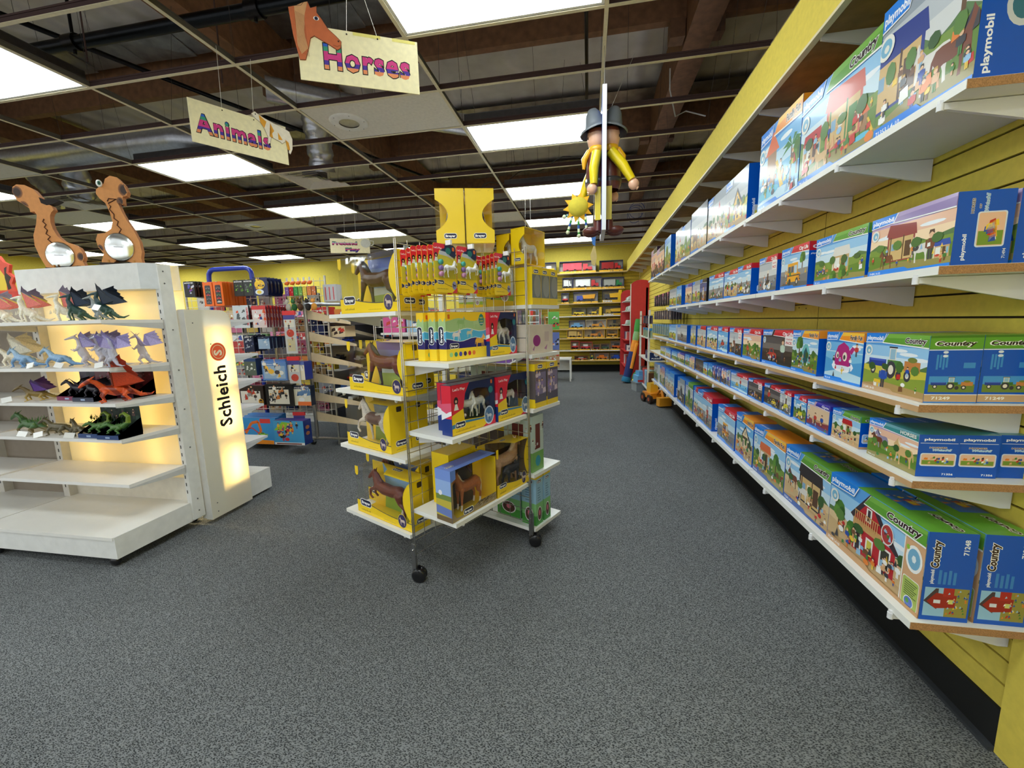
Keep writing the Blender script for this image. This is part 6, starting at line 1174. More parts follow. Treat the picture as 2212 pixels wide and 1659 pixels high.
def dragons():
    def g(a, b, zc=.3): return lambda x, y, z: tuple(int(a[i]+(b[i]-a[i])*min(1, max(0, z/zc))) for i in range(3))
    kinds = {
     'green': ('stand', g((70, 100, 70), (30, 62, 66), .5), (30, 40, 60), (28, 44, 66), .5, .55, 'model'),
     'rainbow': ('stand', lambda x, y, z: (236, 232, 214), (220, 220, 200), (220, 196, 120), .5, .6, 'model'),
     'stone': ('upright', lambda x, y, z: (150, 158, 160), None, None, 0, 0, 'model'),
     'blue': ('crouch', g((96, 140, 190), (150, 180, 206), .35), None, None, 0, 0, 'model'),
     'cream': ('crouch', lambda x, y, z: (224, 216, 196), (220, 210, 190), (232, 226, 206), .5, .5, 'model'),
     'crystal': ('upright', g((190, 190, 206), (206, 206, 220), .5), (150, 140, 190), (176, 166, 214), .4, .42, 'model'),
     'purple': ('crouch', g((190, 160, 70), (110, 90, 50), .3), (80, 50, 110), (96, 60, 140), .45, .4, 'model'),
     'shadow': ('crouch', lambda x, y, z: (44, 40, 50), (40, 36, 46), (50, 44, 58), .3, .25, 'model'),
     'fire': ('crouch', lambda x, y, z: (214, 84, 30) if math.sin(x*30+z*20) > -.3 else (140, 44, 20), (130, 50, 24), (196, 66, 24), .5, .62, 'model'),
     'plant': ('crouch', lambda x, y, z: (66, 100, 56) if z > .15 else (110, 96, 60), None, None, 0, 0, 'model'),
     'brown': ('crouch', lambda x, y, z: (92, 84, 60), None, None, 0, 0, 'model'),
     'vine': ('coil', lambda x, y, z: (110, 132, 40) if z > .3 else (70, 110, 48), None, None, 0, 0, 'model')}
    for k, (pose, cf, wc, wm, sp, up, mat) in kinds.items():
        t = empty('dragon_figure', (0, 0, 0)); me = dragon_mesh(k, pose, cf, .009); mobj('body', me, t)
        if wc:
            w = wing_mb(wc, wm, sp, up, .06, mat)
            if k == 'rainbow':
                for i, f in enumerate(w.f):
                    z = sum(w.v[j][2] for j in f)/len(f); w.c[i] = (150, 140, 160) if z > .32 else ((226, 206, 110) if z > .18 else (224, 120, 110))
            wo = w.build('wings', t, {'stand': (.04, 0, .42), 'upright': (.05, 0, .5), 'crouch': (.02, 0, .27)}[pose])
        if k in ('plant', 'vine', 'rainbow'):
            m = MB(); R = random.Random(3)
            for i in range(26): a = R.uniform(-.3, .3); b = R.uniform(-.1, .1); z = .26+R.uniform(0, .12); m.mesh([(a, b, z), (a+.03, b+.01, z), (a+.02, b+R.uniform(-.05, .05), z+.11)], [(0, 1, 2), (2, 1, 0)], (90, 140, 60) if k != 'rainbow' else (236, 230, 210), 'model')
            m.build('leaf_frill', t, (0, 0, -.08 if k != 'vine' else .02))
        DR[k] = t
    used = set()
    S = {'a': 1.364, 'b': 1.106, 'c': .909, 'd': .706}
    L = [('green', -2.90, 1.93, 'a', .195, 0.70, 'dark green dragon with ragged wings on the top case shelf, farther from the sign'), ('green', -2.66, 1.9, 'a', .2, 0.50, 'dark green dragon with ragged wings on the top case shelf, nearer the sign'),
     ('stone', -2.60, 1.82, 'a', .15, 1.20, 'grey stone coloured dragon with a white tag on the top case shelf'),
     ('rainbow', -3.02, 1.95, 'a', .2, 0.90, 'cream dragon with yellow and pink wings beside the dark green dragons'), ('rainbow', -3.24, 1.92, 'a', .2, 0.70, 'cream dragon with yellow and pink wings at the far end of the top case shelf'), ('rainbow', -3.42, 1.9, 'a', .19, 0.70, 'cream dragon with pink wings partly cut off by the picture edge'),
     ('blue', -3.24, 1.86, 'b', .24, 0.00, 'pale blue crouching dragon beside the cream one, second case shelf'), ('blue', -2.98, 1.86, 'b', .24, 0.10, 'pale blue crouching dragon next to the row of crystal dragons'), ('cream', -3.40, 1.92, 'b', .26, 0.70, 'cream winged dragon at the far end of the second case shelf'),
     ('crystal', -2.83, 1.88, 'b', .215, 0.75, 'crystal grey dragon with lilac wings, first in its row beside the blue dragon'), ('crystal', -2.735, 1.9, 'b', .215, 0.65, 'crystal grey dragon with lilac wings, second in its row'), ('crystal', -2.63, 1.86, 'b', .22, 0.55, 'crystal grey dragon with lilac wings, third in its row'), ('crystal', -2.57, 2.0, 'b', .21, 0.15, 'crystal grey dragon with lilac wings, fourth in its row'), ('crystal', -2.56, 1.84, 'b', .2, -0.35, 'crystal grey dragon with lilac wings, last beside the case upright'),
     ('purple', -3.2, 1.86, 'c', .2, 0.70, 'gold bellied dragon with purple wings on the third case shelf'), ('shadow', -2.98, 1.93, 'c', .2, 0.30, 'black dragon in a maroon tray on the third case shelf'), ('shadow', -2.82, 1.9, 'c', .2, 0.10, 'black dragon in a dark tray beside the orange dragon'), ('fire', -2.63, 1.86, 'c', .30, 1.05, 'orange fire dragon with spread red wings on the third case shelf'),
     ('plant', -3.28, 1.86, 'd', .28, 0.10, 'leafy green dragon at the far end of the fourth case shelf'), ('brown', -3.08, 1.86, 'd', .22, 0.30, 'brown crouching dragon on the fourth case shelf'), ('brown', -2.93, 1.86, 'd', .2, -0.30, 'small brown dragon beside the blue trays'), ('vine', -2.78, 1.87, 'd', .215, 0.00, 'olive green coiled dragon in the first blue tray'), ('vine', -2.62, 1.85, 'd', .215, 0.00, 'olive green coiled dragon in the second blue tray, nearer the sign')]
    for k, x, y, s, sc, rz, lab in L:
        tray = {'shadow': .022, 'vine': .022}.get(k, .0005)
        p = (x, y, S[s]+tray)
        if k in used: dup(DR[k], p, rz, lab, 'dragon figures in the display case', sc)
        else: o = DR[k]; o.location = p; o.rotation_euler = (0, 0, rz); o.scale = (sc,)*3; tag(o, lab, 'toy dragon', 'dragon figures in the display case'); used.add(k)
    def tray(x, y, z, col, back, lab, h=.17):
        m = MB(); m.box(-.075, -.06, 0, .075, .07, .002, col, 'print'); m.box(-.075, -.06, .002, .075, -.058, .024, col, 'print')
        m.mesh([(-.075, -.06, 0), (-.075, .07, 0), (-.075, .07, .1), (-.075, -.06, .024)], [(0, 1, 2, 3), (3, 2, 1, 0)], col, 'print'); m.mesh([(.075, -.06, 0), (.075, .07, 0), (.075, .07, .1), (.075, -.06, .024)], [(0, 1, 2, 3), (3, 2, 1, 0)], col, 'print')
        p = rounded(.15, h, .02); m.prism([(a-.075, b) for a, b in p], .002, back, 'print', T=Matrix.Translation((0, .07, 0)))
        c = Canvas(m, (-.075, .07, 0), (1, 0, 0), (0, 0, 1), .15, h); R = random.Random(int(x*100)); clutter(c, .01, .03, .13, h*.8, 10, R, [tuple(int(v*.6) for v in back), tuple(min(255, int(v*1.5)) for v in back), (120, 90, 90)], .03)
        c = Canvas(m, (-.075, -.06, 0), (1, 0, 0), (0, 0, 1), .15, .024); c.rect(.06, .006, .09, .016, (150, 170, 200))
        tag(m.build('display_tray', None, (x, y, z+.0004)), lab, 'tray', 'card trays in the display case')
    tray(-2.98, 1.93, S['c'], (116, 36, 74), (66, 52, 72), 'maroon card tray with a dark backing card under a black dragon', .18)
    tray(-2.82, 1.9, S['c'], (50, 54, 74), (116, 40, 56), 'dark card tray with a maroon backing card beside the orange dragon', .18)
    tray(-2.70, 2.02, S['c'], (90, 34, 50), (96, 34, 40), 'maroon card tray standing behind the orange dragon', .18)
    tray(-2.78, 1.87, S['d'], (52, 72, 118), (46, 60, 52), 'blue card tray holding the first coiled green dragon', .175)
    tray(-2.62, 1.85, S['d'], (52, 72, 118), (46, 60, 52), 'blue card tray holding the second coiled green dragon', .18)
    def tagc(x, y, z, rz, lab, tilt=.3):
        m = MB(); m.box(-.022, -.0006, 0, .022, .0006, .032, (236, 236, 232), 'print', T=Matrix.Rotation(tilt, 4, 'Y') @ Matrix.Rotation(-.5, 4, 'X')); c = 1
        tag(m.build('price_tag', None, (x, y, z), rz), lab, 'tag', 'white tags on the dragons')
    for i, (x, y, s, lab) in enumerate([(-2.56, 1.78, 'a', 'white tag on the grey stone dragon'), (-3.1, 1.79, 'b', 'white tag below the pale blue dragon nearer the cream one'), (-2.9, 1.79, 'b', 'white tag below the pale blue dragon nearer the crystal row'), (-2.6, 1.78, 'b', 'white tag below the third crystal dragon'), (-3.25, 1.78, 'd', 'white tag below the leafy green dragon'), (-3.12, 1.78, 'd', 'white tag beside the leafy green dragon'), (-2.9, 1.78, 'd', 'white tag below the small brown dragon'), (-3.3, 1.78, 'c', 'white tag by the gold bellied dragon')]): tagc(x, y+.012, S[s]+.002 if i else S[s]+.05, .1*i, lab, .2*(-1)**i)
dragons()

# ================================================================ HANGING SIGNS AND FIGURE
CREAM = (240, 230, 186)
BANDS = [(226, 140, 90), (74, 50, 150), (206, 60, 130), (206, 60, 130), (60, 150, 120), (50, 96, 200)]
def sign(name, loc, d, W, H, lab, draw, strings, topz=3.05):
    ang = math.atan2(d[1], d[0]); t = empty(name, loc, ang, lab, 'sign'); m = MB(); m.box(0, 0, 0, W, .005, H, CREAM, 'matte')
    c = Canvas(m, (0, 0, 0), (1, 0, 0), (0, 0, 1), W*2, H*2, mat='matte', lift=.0003); m2 = MB(); c.mb = m2; draw(c, W, H, t); 
    b = m.build('sign_board', t); m2.build('lettering', t)
    for x0, z0, x1 in strings:
        s = MB(); s.rod((x0, .002, z0), (x1, .002, topz-loc[2]), .0012, (226, 222, 210), 'matte', 5); s.ball((x0, -.001, z0-.006), .004, (60, 50, 40), 'matte', 6); s.build('hanging_string', t)
    return t
def pane(t, nm, pts, col, y=-.004, th=.005, deco=None):
    ar = sum(pts[i-1][0]*pts[i][1]-pts[i][0]*pts[i-1][1] for i in range(len(pts)))
    if ar < 0: pts = pts[::-1]
    m = MB(); m.prism(pts, th, col, 'matte', T=Matrix.Translation((0, y, 0)))
    c = Canvas(m, (0, y, 0), (1, 0, 0), (0, 0, 1), 3, 3, mat='matte', lift=.0003)
    if deco: deco(c)
    return m.build(nm, t)
def horses(c, W, H, t):
    c.text('Horses', W*.2, H*.27, H*.62, (206, 60, 130), .03, width=W*.72, outline=(20, 20, 24), ow=.03, space=1.14, bands=BANDS, shear=-.0)
    # tape along the top edge
    old = c.mb; c.mb = MB()
    for x0, x1 in ((.45, .68), (.78, .98)): c.rect(W*x0, H*.94, W*x1, H*1.0, (226, 214, 120))
    c.mb.build('tape', t); c.mb = old
    k = W/262.0; f = lambda q: ((q[0]-648)*k, (172-q[1])*k+.0)
    P = [(636,20),(652,14),(662,12),(668,4),(676,1),(681,14),(694,8),(693,22),(702,34),(714,54),(730,68),(740,78),(738,92),(730,98),(716,90),(700,82),(684,74),(676,80),(670,104),(662,130),(650,131),(641,80)]
    g = [( (x-648)*k, (.92*(174-y))*k) for x, y in P]
    def deco(c2):
        c2.poly([g[0], g[1], g[3], g[4], ((668-648)*k, (.92*(174-30))*k), ((664-648)*k, (.92*(174-70))*k), ((669-648)*k, (.92*(174-104))*k), ((655-648)*k, (.92*(174-118))*k), g[-1]], (212, 160, 110))
        for i in range(11):
            x = 640+i*2.6; c2.line([((x-648)*k, (.92*(174-22-i))*k), ((x+1-648)*k, (.92*(174-70))*k), ((x+4-648)*k, (.92*(174-112-i))*k)], .0012, (130, 70, 40))
        c2.oval((691-648)*k, (.92*(174-35))*k, .013, .009, (236, 232, 220)); c2.oval((691-648)*k, (.92*(174-35))*k, .008, .008, (40, 50, 90)); c2.oval((691-648)*k, (.92*(174-35))*k, .004, .004, (10, 10, 12)); c2.oval((734-648)*k, (.92*(174-78))*k, .004, .004, (60, 30, 20))
        c2.line(g+[g[0]], .0016, (40, 24, 20)); c2.line([((722-648)*k, (.92*(174-88))*k), ((730-648)*k, (.92*(174-90))*k), ((737-648)*k, (.92*(174-87))*k)], .0014, (60, 30, 20))
    pane(t, 'horse_head', g, (196, 104, 62), deco=deco)
dH = (.89, .456)
sign('hanging_sign', (-1.373, 1.997, 2.484), dH, .565, .245, 'large cream hanging sign reading Horses with a painted horse head', horses, [(.225, .236, .25), (.37, .236, .27)])
def animals(c, W, H, t):
    c.text('Animals', W*.05, H*.27, H*.60, (206, 60, 130), .03, width=W*.75, outline=(20, 20, 24), ow=.03, space=1.14, bands=BANDS)
    g = [(.62,1.08),(.66,1.16),(.69,1.12),(.76,1.06),(.86,1.0),(.98,.95),(1.04,.9),(1.07,.72),(1.06,.45),(1.03,.3),(1.01,.33),(1.02,.5),(.99,.62),(.94,.52),(.92,.56),(.88,.58),(.82,.62),(.8,.45),(.77,.4),(.78,.6),(.75,.78),(.71,.92),(.66,.98)]
    g = [(x*W, z*H) for x, z in g]
    def deco(c2):
        for q in ([(.7,1.1),(.78,.98),(.75,.8),(.71,.92)], [(.82,.98),(.86,.8),(.8,.62),(.84,.6)], [(.9,.8),(.95,.62),(.9,.6)], [(.98,.66),(1.0,.4),(1.03,.4),(1.02,.6)]): c2.poly([(x*W, z*H) for x, z in q], (226, 160, 50))
        c2.line(g+[g[0]], .0018, (90, 60, 30)); c2.oval(W*.665, H*1.09, .004, .004, (30, 20, 20))
    pane(t, 'spotted_pony', g, (238, 228, 208), deco=deco)
sign('hanging_sign', (-2.39, 2.35, 2.440), (.515, .857), .56, .25, 'cream hanging sign reading Animals with a tan and white spotted pony', animals, [(.18, .24, .19), (.36, .24, .38)])
def pretend(c, W, H, t):
    c.text('Pretend', W*.06, H*.56, H*.32, (206, 60, 130), .03, width=W*.62, outline=(20, 20, 24), ow=.04, bands=[(150, 40, 90), (206, 60, 130), (200, 200, 210), (50, 120, 110)])
    c.text('Play', W*.38, H*.14, H*.32, (206, 60, 130), .03, width=W*.36, outline=(20, 20, 24), ow=.04, bands=[(60, 50, 140), (206, 60, 130), (60, 140, 120)])
    g = [(W*(.9+.13*math.cos(a*.4)), H*(.68+.3*math.sin(a*.4))) for a in range(16)]
    pane(t, 'teapot', g, (206, 206, 192)); m = MB(); m.tube([(W*1.02, 0, H*.86), (W*1.1, 0, H*.84), (W*1.1, 0, H*.6), (W*1.02, 0, H*.5)], .006, (220, 220, 206), 'matte', 6); m.build('teapot_handle', t)
sign('hanging_sign', (-3.565, 5.5, 2.31), (.93, .36), .53, .2, 'small cream hanging sign reading Pretend Play with a grey teapot', pretend, [(.2, .19, .22), (.35, .19, .36)], topz=3.09)
def trucks(c, W, H, t):
    c.text('Trucks', W*.1, H*.56, H*.3, (60, 120, 70), .03, width=W*.8, outline=(40, 30, 30), ow=.03, bands=[(200, 60, 50), (230, 150, 40), (60, 120, 70)])
    c.text('Trains!', W*.16, H*.1, H*.32, (40, 60, 120), .03, width=W*.7, outline=(40, 30, 30), ow=.03, bands=[(60, 60, 140), (200, 60, 50), (230, 150, 40)])
    g = [(W*x, H*z) for x, z in ((.82, .0), (1.0, -.08), (1.2, .1), (1.24, .3), (1.1, .46), (.98, .62), (.9, .4))]; pane(t, 'train_picture', g, (232, 110, 60), deco=lambda c2: (c2.oval(W*1.06, H*.2, .03, .028, (110, 80, 180)), c2.oval(W*1.05, H*.22, .018, .016, (232, 110, 60))))
sign('hanging_sign', (-.985, 5.95, 2.19), (.93, .36), .27, .185, 'small cream hanging sign reading Trucks Trains near the back wall', trucks, [(.12, .19, .13), (.2, .19, .2)])
# ------------------------------------------------ toy figure mounted on both faces of an upright board
def figure_half(t, s):
    """one moulded half figure on the face at x = s*.014, looking along s"""
    f = empty('toy_figure', (s*.016, .19, 0)); f.parent = t; Yc, BR, SK, GR = (232, 206, 26), (96, 44, 36), (232, 182, 150), (112, 118, 124)
    def part(nm, fn): m = MB(); fn(m); m.build(nm, f)
    X = lambda v: s*v
    part('hat', lambda m: (m.lathe([(.115, .0), (.118, .012), (.075, .03), (.072, .05), (.05, .12), (.03, .15), (.001, .152)], GR, 'plastic', c=(0, 0, 0), n=20, T=Matrix.Translation((X(.03), 0, .69)) @ Matrix.Rotation(X(.22), 4, 'Y'))))
    part('head', lambda m: (m.lathe([(.03, .0), (.055, .02), (.066, .06), (.064, .11), (.055, .13)], SK, 'plastic', c=(X(.03), 0, .575), n=18), m.ball((X(.09), -.03, .645), .007, (30, 24, 24), 'plastic', 8, (.5, 1, 1.4)), m.ball((X(.09), .03, .645), .007, (30, 24, 24), 'plastic', 8, (.5, 1, 1.4)), m.lathe([(.068, .1), (.07, .118), (.06, .128)], (130, 66, 40), 'plastic', c=(X(.025), 0, .575), n=18)))
    part('scarf', lambda m: (m.lathe([(.05, .0), (.07, .02), (.05, .05)], (236, 176, 30), 'plastic', c=(X(.03), 0, .545), n=16), m.tube([(X(.08), -.02, .565), (X(.115), -.02, .51), (X(.118), -.02, .45)], [.02, .024, .01], (236, 176, 30), 'plastic', 8)))
    part('torso', lambda m: (m.lathe([(.062, .0), (.078, .04), (.07, .16), (.06, .24), (.04, .28)], BR, 'plastic', c=(X(.03), 0, .30), n=20), m.lathe([(.08, .0), (.082, .03), (.074, .032)], (60, 56, 56), 'plastic', c=(X(.03), 0, .345), n=20)))
    for sy in (-1, 1):
        def arm(m):
            hx, hz = (X(.14), .27) if (sy > 0) == (s < 0) else (X(.05), .32)
            if s > 0 and sy < 0: hx, hz = X(.17), .33
            m.tube([(X(.03), sy*.085, .53), ((X(.03)+hx)/2+X(.01), sy*.105, (.53+hz)/2), (hx, sy*.11, hz)], [.035, .034, .026], Yc, 'plastic', 12); m.ball((hx+X(.012), sy*.11, hz-.03), .036, SK, 'plastic', 12, (1, .7, 1.05)); m.tube([(hx+X(.012), sy*.11, hz-.04), (hx+X(.04), sy*.11, hz-.06)], [.014, .012], SK, 'plastic', 8)
        part('arm', arm)
        part('leg', lambda m: (m.box(-.019+X(.022), sy*.045-.035, .09, .019+X(.022), sy*.045+.035, .31, Yc, 'plastic')))
        part('boot', lambda m: (m.tube([(X(.022), sy*.045, .02), (X(.022), sy*.045, .1)], [.034, .028], BR, 'plastic', 12), m.ball((X(.07), sy*.045, .025), .04, BR, 'plastic', 12, (1.5, .9, .7))))
def figure_sign():
    t = empty('figure_sign', (.100, 3.0, 1.895), 0, 'blue edged board over the aisle with a grey hatted toy figure on each face', 'sign'); m = MB()
    m.box(-.014, 0, -.0, .014, .42, .9, (232, 236, 240), 'plastic'); m.box(-.0148, .004, .004, -.014, .416, .896, (30, 74, 170), 'plastic'); m.box(.014, .004, .004, .0148, .416, .896, (30, 74, 170), 'plastic'); m.build('board', t)
    for y in (.06, .36): m = MB(); m.rod((0, y, .9), (0, y, 1.155), .0012, (200, 200, 200), 'metal', 5); m.build('hanging_wire', t)
    m = MB(); m.rod((.05, .19, .84), (.2, .19, 1.155), .0012, (200, 200, 200), 'metal', 5); m.build('hanging_wire', t)
    for s in (-1, 1): figure_half(t, s)
    p = empty('plush_sun', (-.075, 3.19, 2.10), 0, 'yellow plush sun with striped legs hanging from the hand of the figure', 'plush toy'); m = MB(); m.ball((0, 0, 0), .075, (206, 190, 60), 'matte', 16, (1, .55, .95)); m.build('face', p)
    m = MB()
    for k in range(10): a = k*PI/5+.2; T = Matrix.Rotation(a, 4, 'Y'); m.mesh([T @ Vector(q) for q in ((-.02, -.012, .066), (.02, -.012, .066), (0, 0, .11), (-.02, .012, .066), (.02, .012, .066))], [(0, 1, 2), (4, 3, 2), (0, 2, 3), (1, 4, 2)], (236, 180, 40), 'matte')
    m.build('rays', p)
    for x0, x1, z1 in ((-.07, -.1, -.06), (-.04, -.075, -.17), (.0, .005, -.2), (.05, .06, -.17)):
        m = MB(); pts = [(x0+(x1-x0)*i/6, 0, -.05+(z1+.05)*i/6) for i in range(7)]
        for i in range(6): m.tube([pts[i], pts[i+1]], .009, [(50, 90, 170), (230, 240, 200), (60, 150, 60)][i % 3], 'matte', 7)
        m.ball(pts[-1], .015, (220, 226, 190), 'matte', 8); m.build('leg', p)
figure_sign()
def mobile():
    t = empty('paper_mobile', (.045, 5.0, 1.92), .3, 'thin blue and tan paper mobile hanging over the far aisle', 'decoration')
    m = MB(); m.prism([(.0, .36), (-.02, .3), (.0, .22), (.03, .2), (.035, .3)], .006, (70, 120, 190), 'matte'); m.build('upper_shape', t)
    m = MB(); m.prism([(.01, .2), (-.025, .1), (-.01, .0), (.03, -.02), (.05, .08), (.03, .2)], .006, (206, 184, 120), 'matte'); m.build('lower_shape', t)
    m = MB(); m.rod((.01, .003, .34), (.01, .003, 1.13), .0015, (220, 210, 190), 'matte', 5); m.build('hanging_string', t)
mobile()

# ================================================================ RACKS BEHIND THE CASE
HOOKS = []
def card_row(nm, x, y, z, w, h, n, dy, draw, lab, col=(40, 40, 46), th=.02, cat='blister card', rz=0, rnd=.01, blister=None, tail=None):
    m = MB(); m.prism(rounded(w, h, rnd), th, col, 'print'); c = Canvas(m, (0, 0, 0), (1, 0, 0), (0, 0, 1), w, h); draw(c)
    o = m.build(nm, None, (x, y, z), rz); HOOKS.append((x+w/2, y, z+h, y+dy*(n-1)))
    if blister: b = MB(); b.box(w*.15, -.025, h*.12, w*.85, -.001, h*.62, (250, 252, 255), 'clear'); b.build('blister', o)
    tag(o, lab, cat, lab+' row' if n > 1 else None)
    for k in range(1, n):
        c = dup(o, (x+.003*math.sin(k*4), y+dy*k, z+.003*math.sin(k*7)), rz); c['label'] = tail or lab.replace('front', 'queued')
        c['group'] = lab+' row'
def splash(pal, bg, seed, n=14, s=.35, word=None, wcol=(240, 240, 240), wrot=0, band=None):
    def f(c):
        R = random.Random(seed); c.rect(0, 0, c.w, c.h, bg)
        if band: c.rect(0, c.h*.82, c.w, c.h, band)
        for i in range(n):
            x, y, q = R.uniform(.1, .8)*c.w, R.uniform(.12, .7)*c.h, c.w*s*R.uniform(.3, 1)
            c.poly([(x, y), (x+q*.8, y+R.uniform(-.2, .4)*q), (x+q*.6, y+q*.7), (x+q*.1, y+q*.5)], R.choice(pal))
        if word:
            if wrot: c.text(word, c.w*.96, c.h*.1, c.w*.16, wcol, .03, rot=90, width=c.h*.8)
            else: c.text(word, c.w*.08, c.h*.86, c.h*.1, wcol, .03, width=c.w*.84)
    return f
def case_box(nm, x, y, z, w, d, h, col, draw, lab, cat='toy box', grp=None, rz=0, tilt=0, side=None):
    m = MB(); m.box(0, 0, 0, w, d, h, col, 'print'); draw(Canvas(m, (0, 0, 0), (1, 0, 0), (0, 0, 1), w, h))
    if side: side(Canvas(m, (w, 0, 0), (0, 1, 0), (0, 0, 1), d, h))
    o = m.build(nm, None, (x, y, z), rz); o.rotation_euler = (tilt, 0, rz); return tag(o, lab, cat, grp)
g_card, g_case = card_row, case_box
def wire_rack():
    def adj(x, y, z): k = min(y, 3.95)/3.95; return x*k, y, max(.001, 1.3+(z-1.3)*k)
    def card_row(nm, x, y, z, w, h, n, dy, *a, **k): x, y, z = adj(x, y, z); g_card(nm, x, y, z, w*.96, h*.96, n, dy, *a, **k)
    def case_box(nm, x, y, z, w, d, h, *a, **k): x, y, z = adj(x, y, z); return g_case(nm, x, y, z, w*.95, d, h*.95, *a, **k)
    t = empty('wire_grid_rack', (-3.95, 4.02, 0), 0, 'white wire grid rack hung with toy cards behind the lit display case', 'display rack')
    for x0, x1, y in ((-.5, .58, 0), (.58, 1.24, 0)):
        m = MB(); z = .32; r = .003
        while z < 1.82: m.rod((x0, y, z), (x1, y, z), r, (226, 222, 210), 'plastic', 5); z += .0762
        x = x0
        while x < x1+.01: m.rod((x, y, .32), (x, y, 1.8), r, (226, 222, 210), 'plastic', 5); x += .0762
        m.build('grid_panel', t)
    for x in (-.5, .58, 1.24): m = MB(); m.rod((x, .01, .0), (x, .01, 1.82), .012, (200, 198, 190), 'metal', 8); m.build('post', t)
    t2 = MB(); P = [(-4.24, 4.15, 0), (-4.24, 4.15, 1.86)]+[(-4.16-.08*math.cos(a), 4.15, 1.88+.08*math.sin(a)) for a in (.4, .8, 1.2, PI/2)]+[(-3.76, 4.15, 1.96)]+[(-3.76+.08*math.sin(a), 4.15, 1.88+.08*math.cos(a)) for a in (.4, .8, 1.2, PI/2)]+[(-3.68, 4.15, 0)]
    t2.tube(P, .025, (30, 52, 160), 'plastic', 12); tag(t2.build('tube_frame'), 'blue round-cornered tube frame rising behind the toy cards', 'rack frame')
    card_row('toy_card', -4.37, 3.7, 1.65, .13, .165, 6, .035, splash([(240, 150, 30), (60, 90, 180), (200, 200, 210), (120, 60, 150)], (34, 30, 30), 2, word='MONSTER'), 'black and orange toy car card at the far end of the rack top', tail='black and orange toy car card hanging behind the front one')
    for j, x in enumerate((-4.13, -4.0)):
        def og(c, j=j):
            c.rect(0, 0, c.w, c.h, (238, 110, 30)); c.rrect(c.w*.2, c.h*.08, c.w*.8, c.h*.86, .012, (60, 56, 60)); R = random.Random(j)
            for k in range(5): c.glyph('car', c.w*.5, c.h*(.12+.145*k), c.w*.5, cmap={'A': R.choice([(200, 40, 40), (230, 230, 230), (60, 120, 60), (90, 90, 100)])}, sy=c.h*.16)
        card_row('car_pack', x, 3.68, 1.545, .115, .25, 8, .036, og, f'orange car pack, front of the {"farther" if j == 0 else "nearer"} of two orange rows', col=(240, 112, 32), th=.03, tail=f'orange car pack queued in the {"farther" if j == 0 else "nearer"} orange row')
    for j, x in enumerate((-3.74, -3.62)): card_row('toy_card', x, 3.75, 1.64, .115, .165, 3, .04, splash([(60, 80, 50), (120, 190, 60), (90, 100, 90), (30, 34, 30)], (44, 48, 46), 5+j, word='MONSTER'), f'black and green toy card, front of the {"farther" if j == 0 else "nearer"} green row', tail=f'black and green toy card queued in the {"farther" if j == 0 else "nearer"} green row')
    def round_card(c):
        c.rect(0, 0, c.w, c.h, (38, 44, 84)); c.oval(c.w*.45, c.h*.62, c.w*.36, c.h*.26, (240, 196, 40)); splash([(250, 210, 50), (60, 60, 80), (220, 160, 30), (200, 220, 240)], (38, 44, 84), 9, n=0)(c) if 0 else None; clutter(c, c.w*.15, c.h*.4, c.w*.7, c.h*.75, 10, random.Random(8), [(250, 216, 60), (50, 50, 70), (200, 150, 40)], .04); c.oval(c.w*.4, c.h*.2, c.w*.3, c.h*.15, (226, 236, 244)); c.oval(c.w*.38, c.h*.2, c.w*.16, c.h*.1, (240, 206, 70))
    card_row('toy_card', -3.50, 3.74, 1.635, .17, .185, 5, .05, round_card, 'round navy toy card with a yellow vehicle, front of its row', rnd=.06, tail='round navy toy card queued behind the yellow vehicle card')
    for k in range(5):
        m = MB(); m.ball((0, 0, .02), .02, (240, 110, 30), 'plastic', 10, (1.2, .8, 1)); m.tube([(-.026, 0, .012), (.026, 0, .03)], .01, (240, 120, 36), 'plastic', 8); m.box(-.01, -.002, .03, .01, .002, .075, (216, 216, 210), 'plastic')
        tag(m.build('orange_toy', None, (-3.07+.065*k, 3.92, 1.725)), 'small orange toy hanging along the top of the white wire grid', 'toy', 'small orange toys on the wire grid')
    for k, col in enumerate([(150, 110, 190), (206, 40, 50), (50, 150, 60), (110, 170, 60), (226, 200, 60), (224, 130, 50), (206, 110, 40)]):
        nm = ['purple', 'red', 'green', 'light green', 'yellow', 'orange', 'dark orange'][k]
        card_row('candy_pouch', -3.13+.052*k, 3.92, 1.62, .048, .095, 1, .03, splash([tuple(min(255, v+50) for v in col), (240, 240, 230)], col, k, 5), f'{nm} pouch hanging below the orange toys', cat='pouch')
    for k, (x, col) in enumerate([(-3.09, (214, 210, 200)), (-3.02, (50, 110, 60)), (-2.95, (90, 60, 40)), (-2.86, (40, 36, 36)), (-2.79, (220, 150, 60))]):
        m = MB(); m.ball((0, 0, .05), .03, col, 'matte', 10, (1, .8, 1.3)); m.ball((-.005, -.01, .11), .022, tuple(min(255, v+20) for v in col), 'matte', 10); m.ball((.012, 0, .135), .008, col, 'matte', 6); m.ball((-.02, 0, .135), .008, col, 'matte', 6); m.rod((0, .0, .13), (0, .02, .17), .002, (200, 200, 200), 'metal', 4)
        tag(m.build('plush_keyring', None, (x, 3.93, 1.45)), f'small {["white", "green", "brown", "black", "tan"][k]} plush animal hanging on the wire grid', 'plush toy')
    card_row('toy_card', -3.79, 3.68, 1.30, .19, .235, 2, .05, splash([(40, 44, 46), (90, 96, 100), (226, 90, 40), (150, 160, 170)], (206, 214, 220), 21, word='TRANSFORMERS', wcol=(206, 40, 40), wrot=1), 'white toy robot card with red upright lettering', tail='white toy robot card tucked behind the front white one')
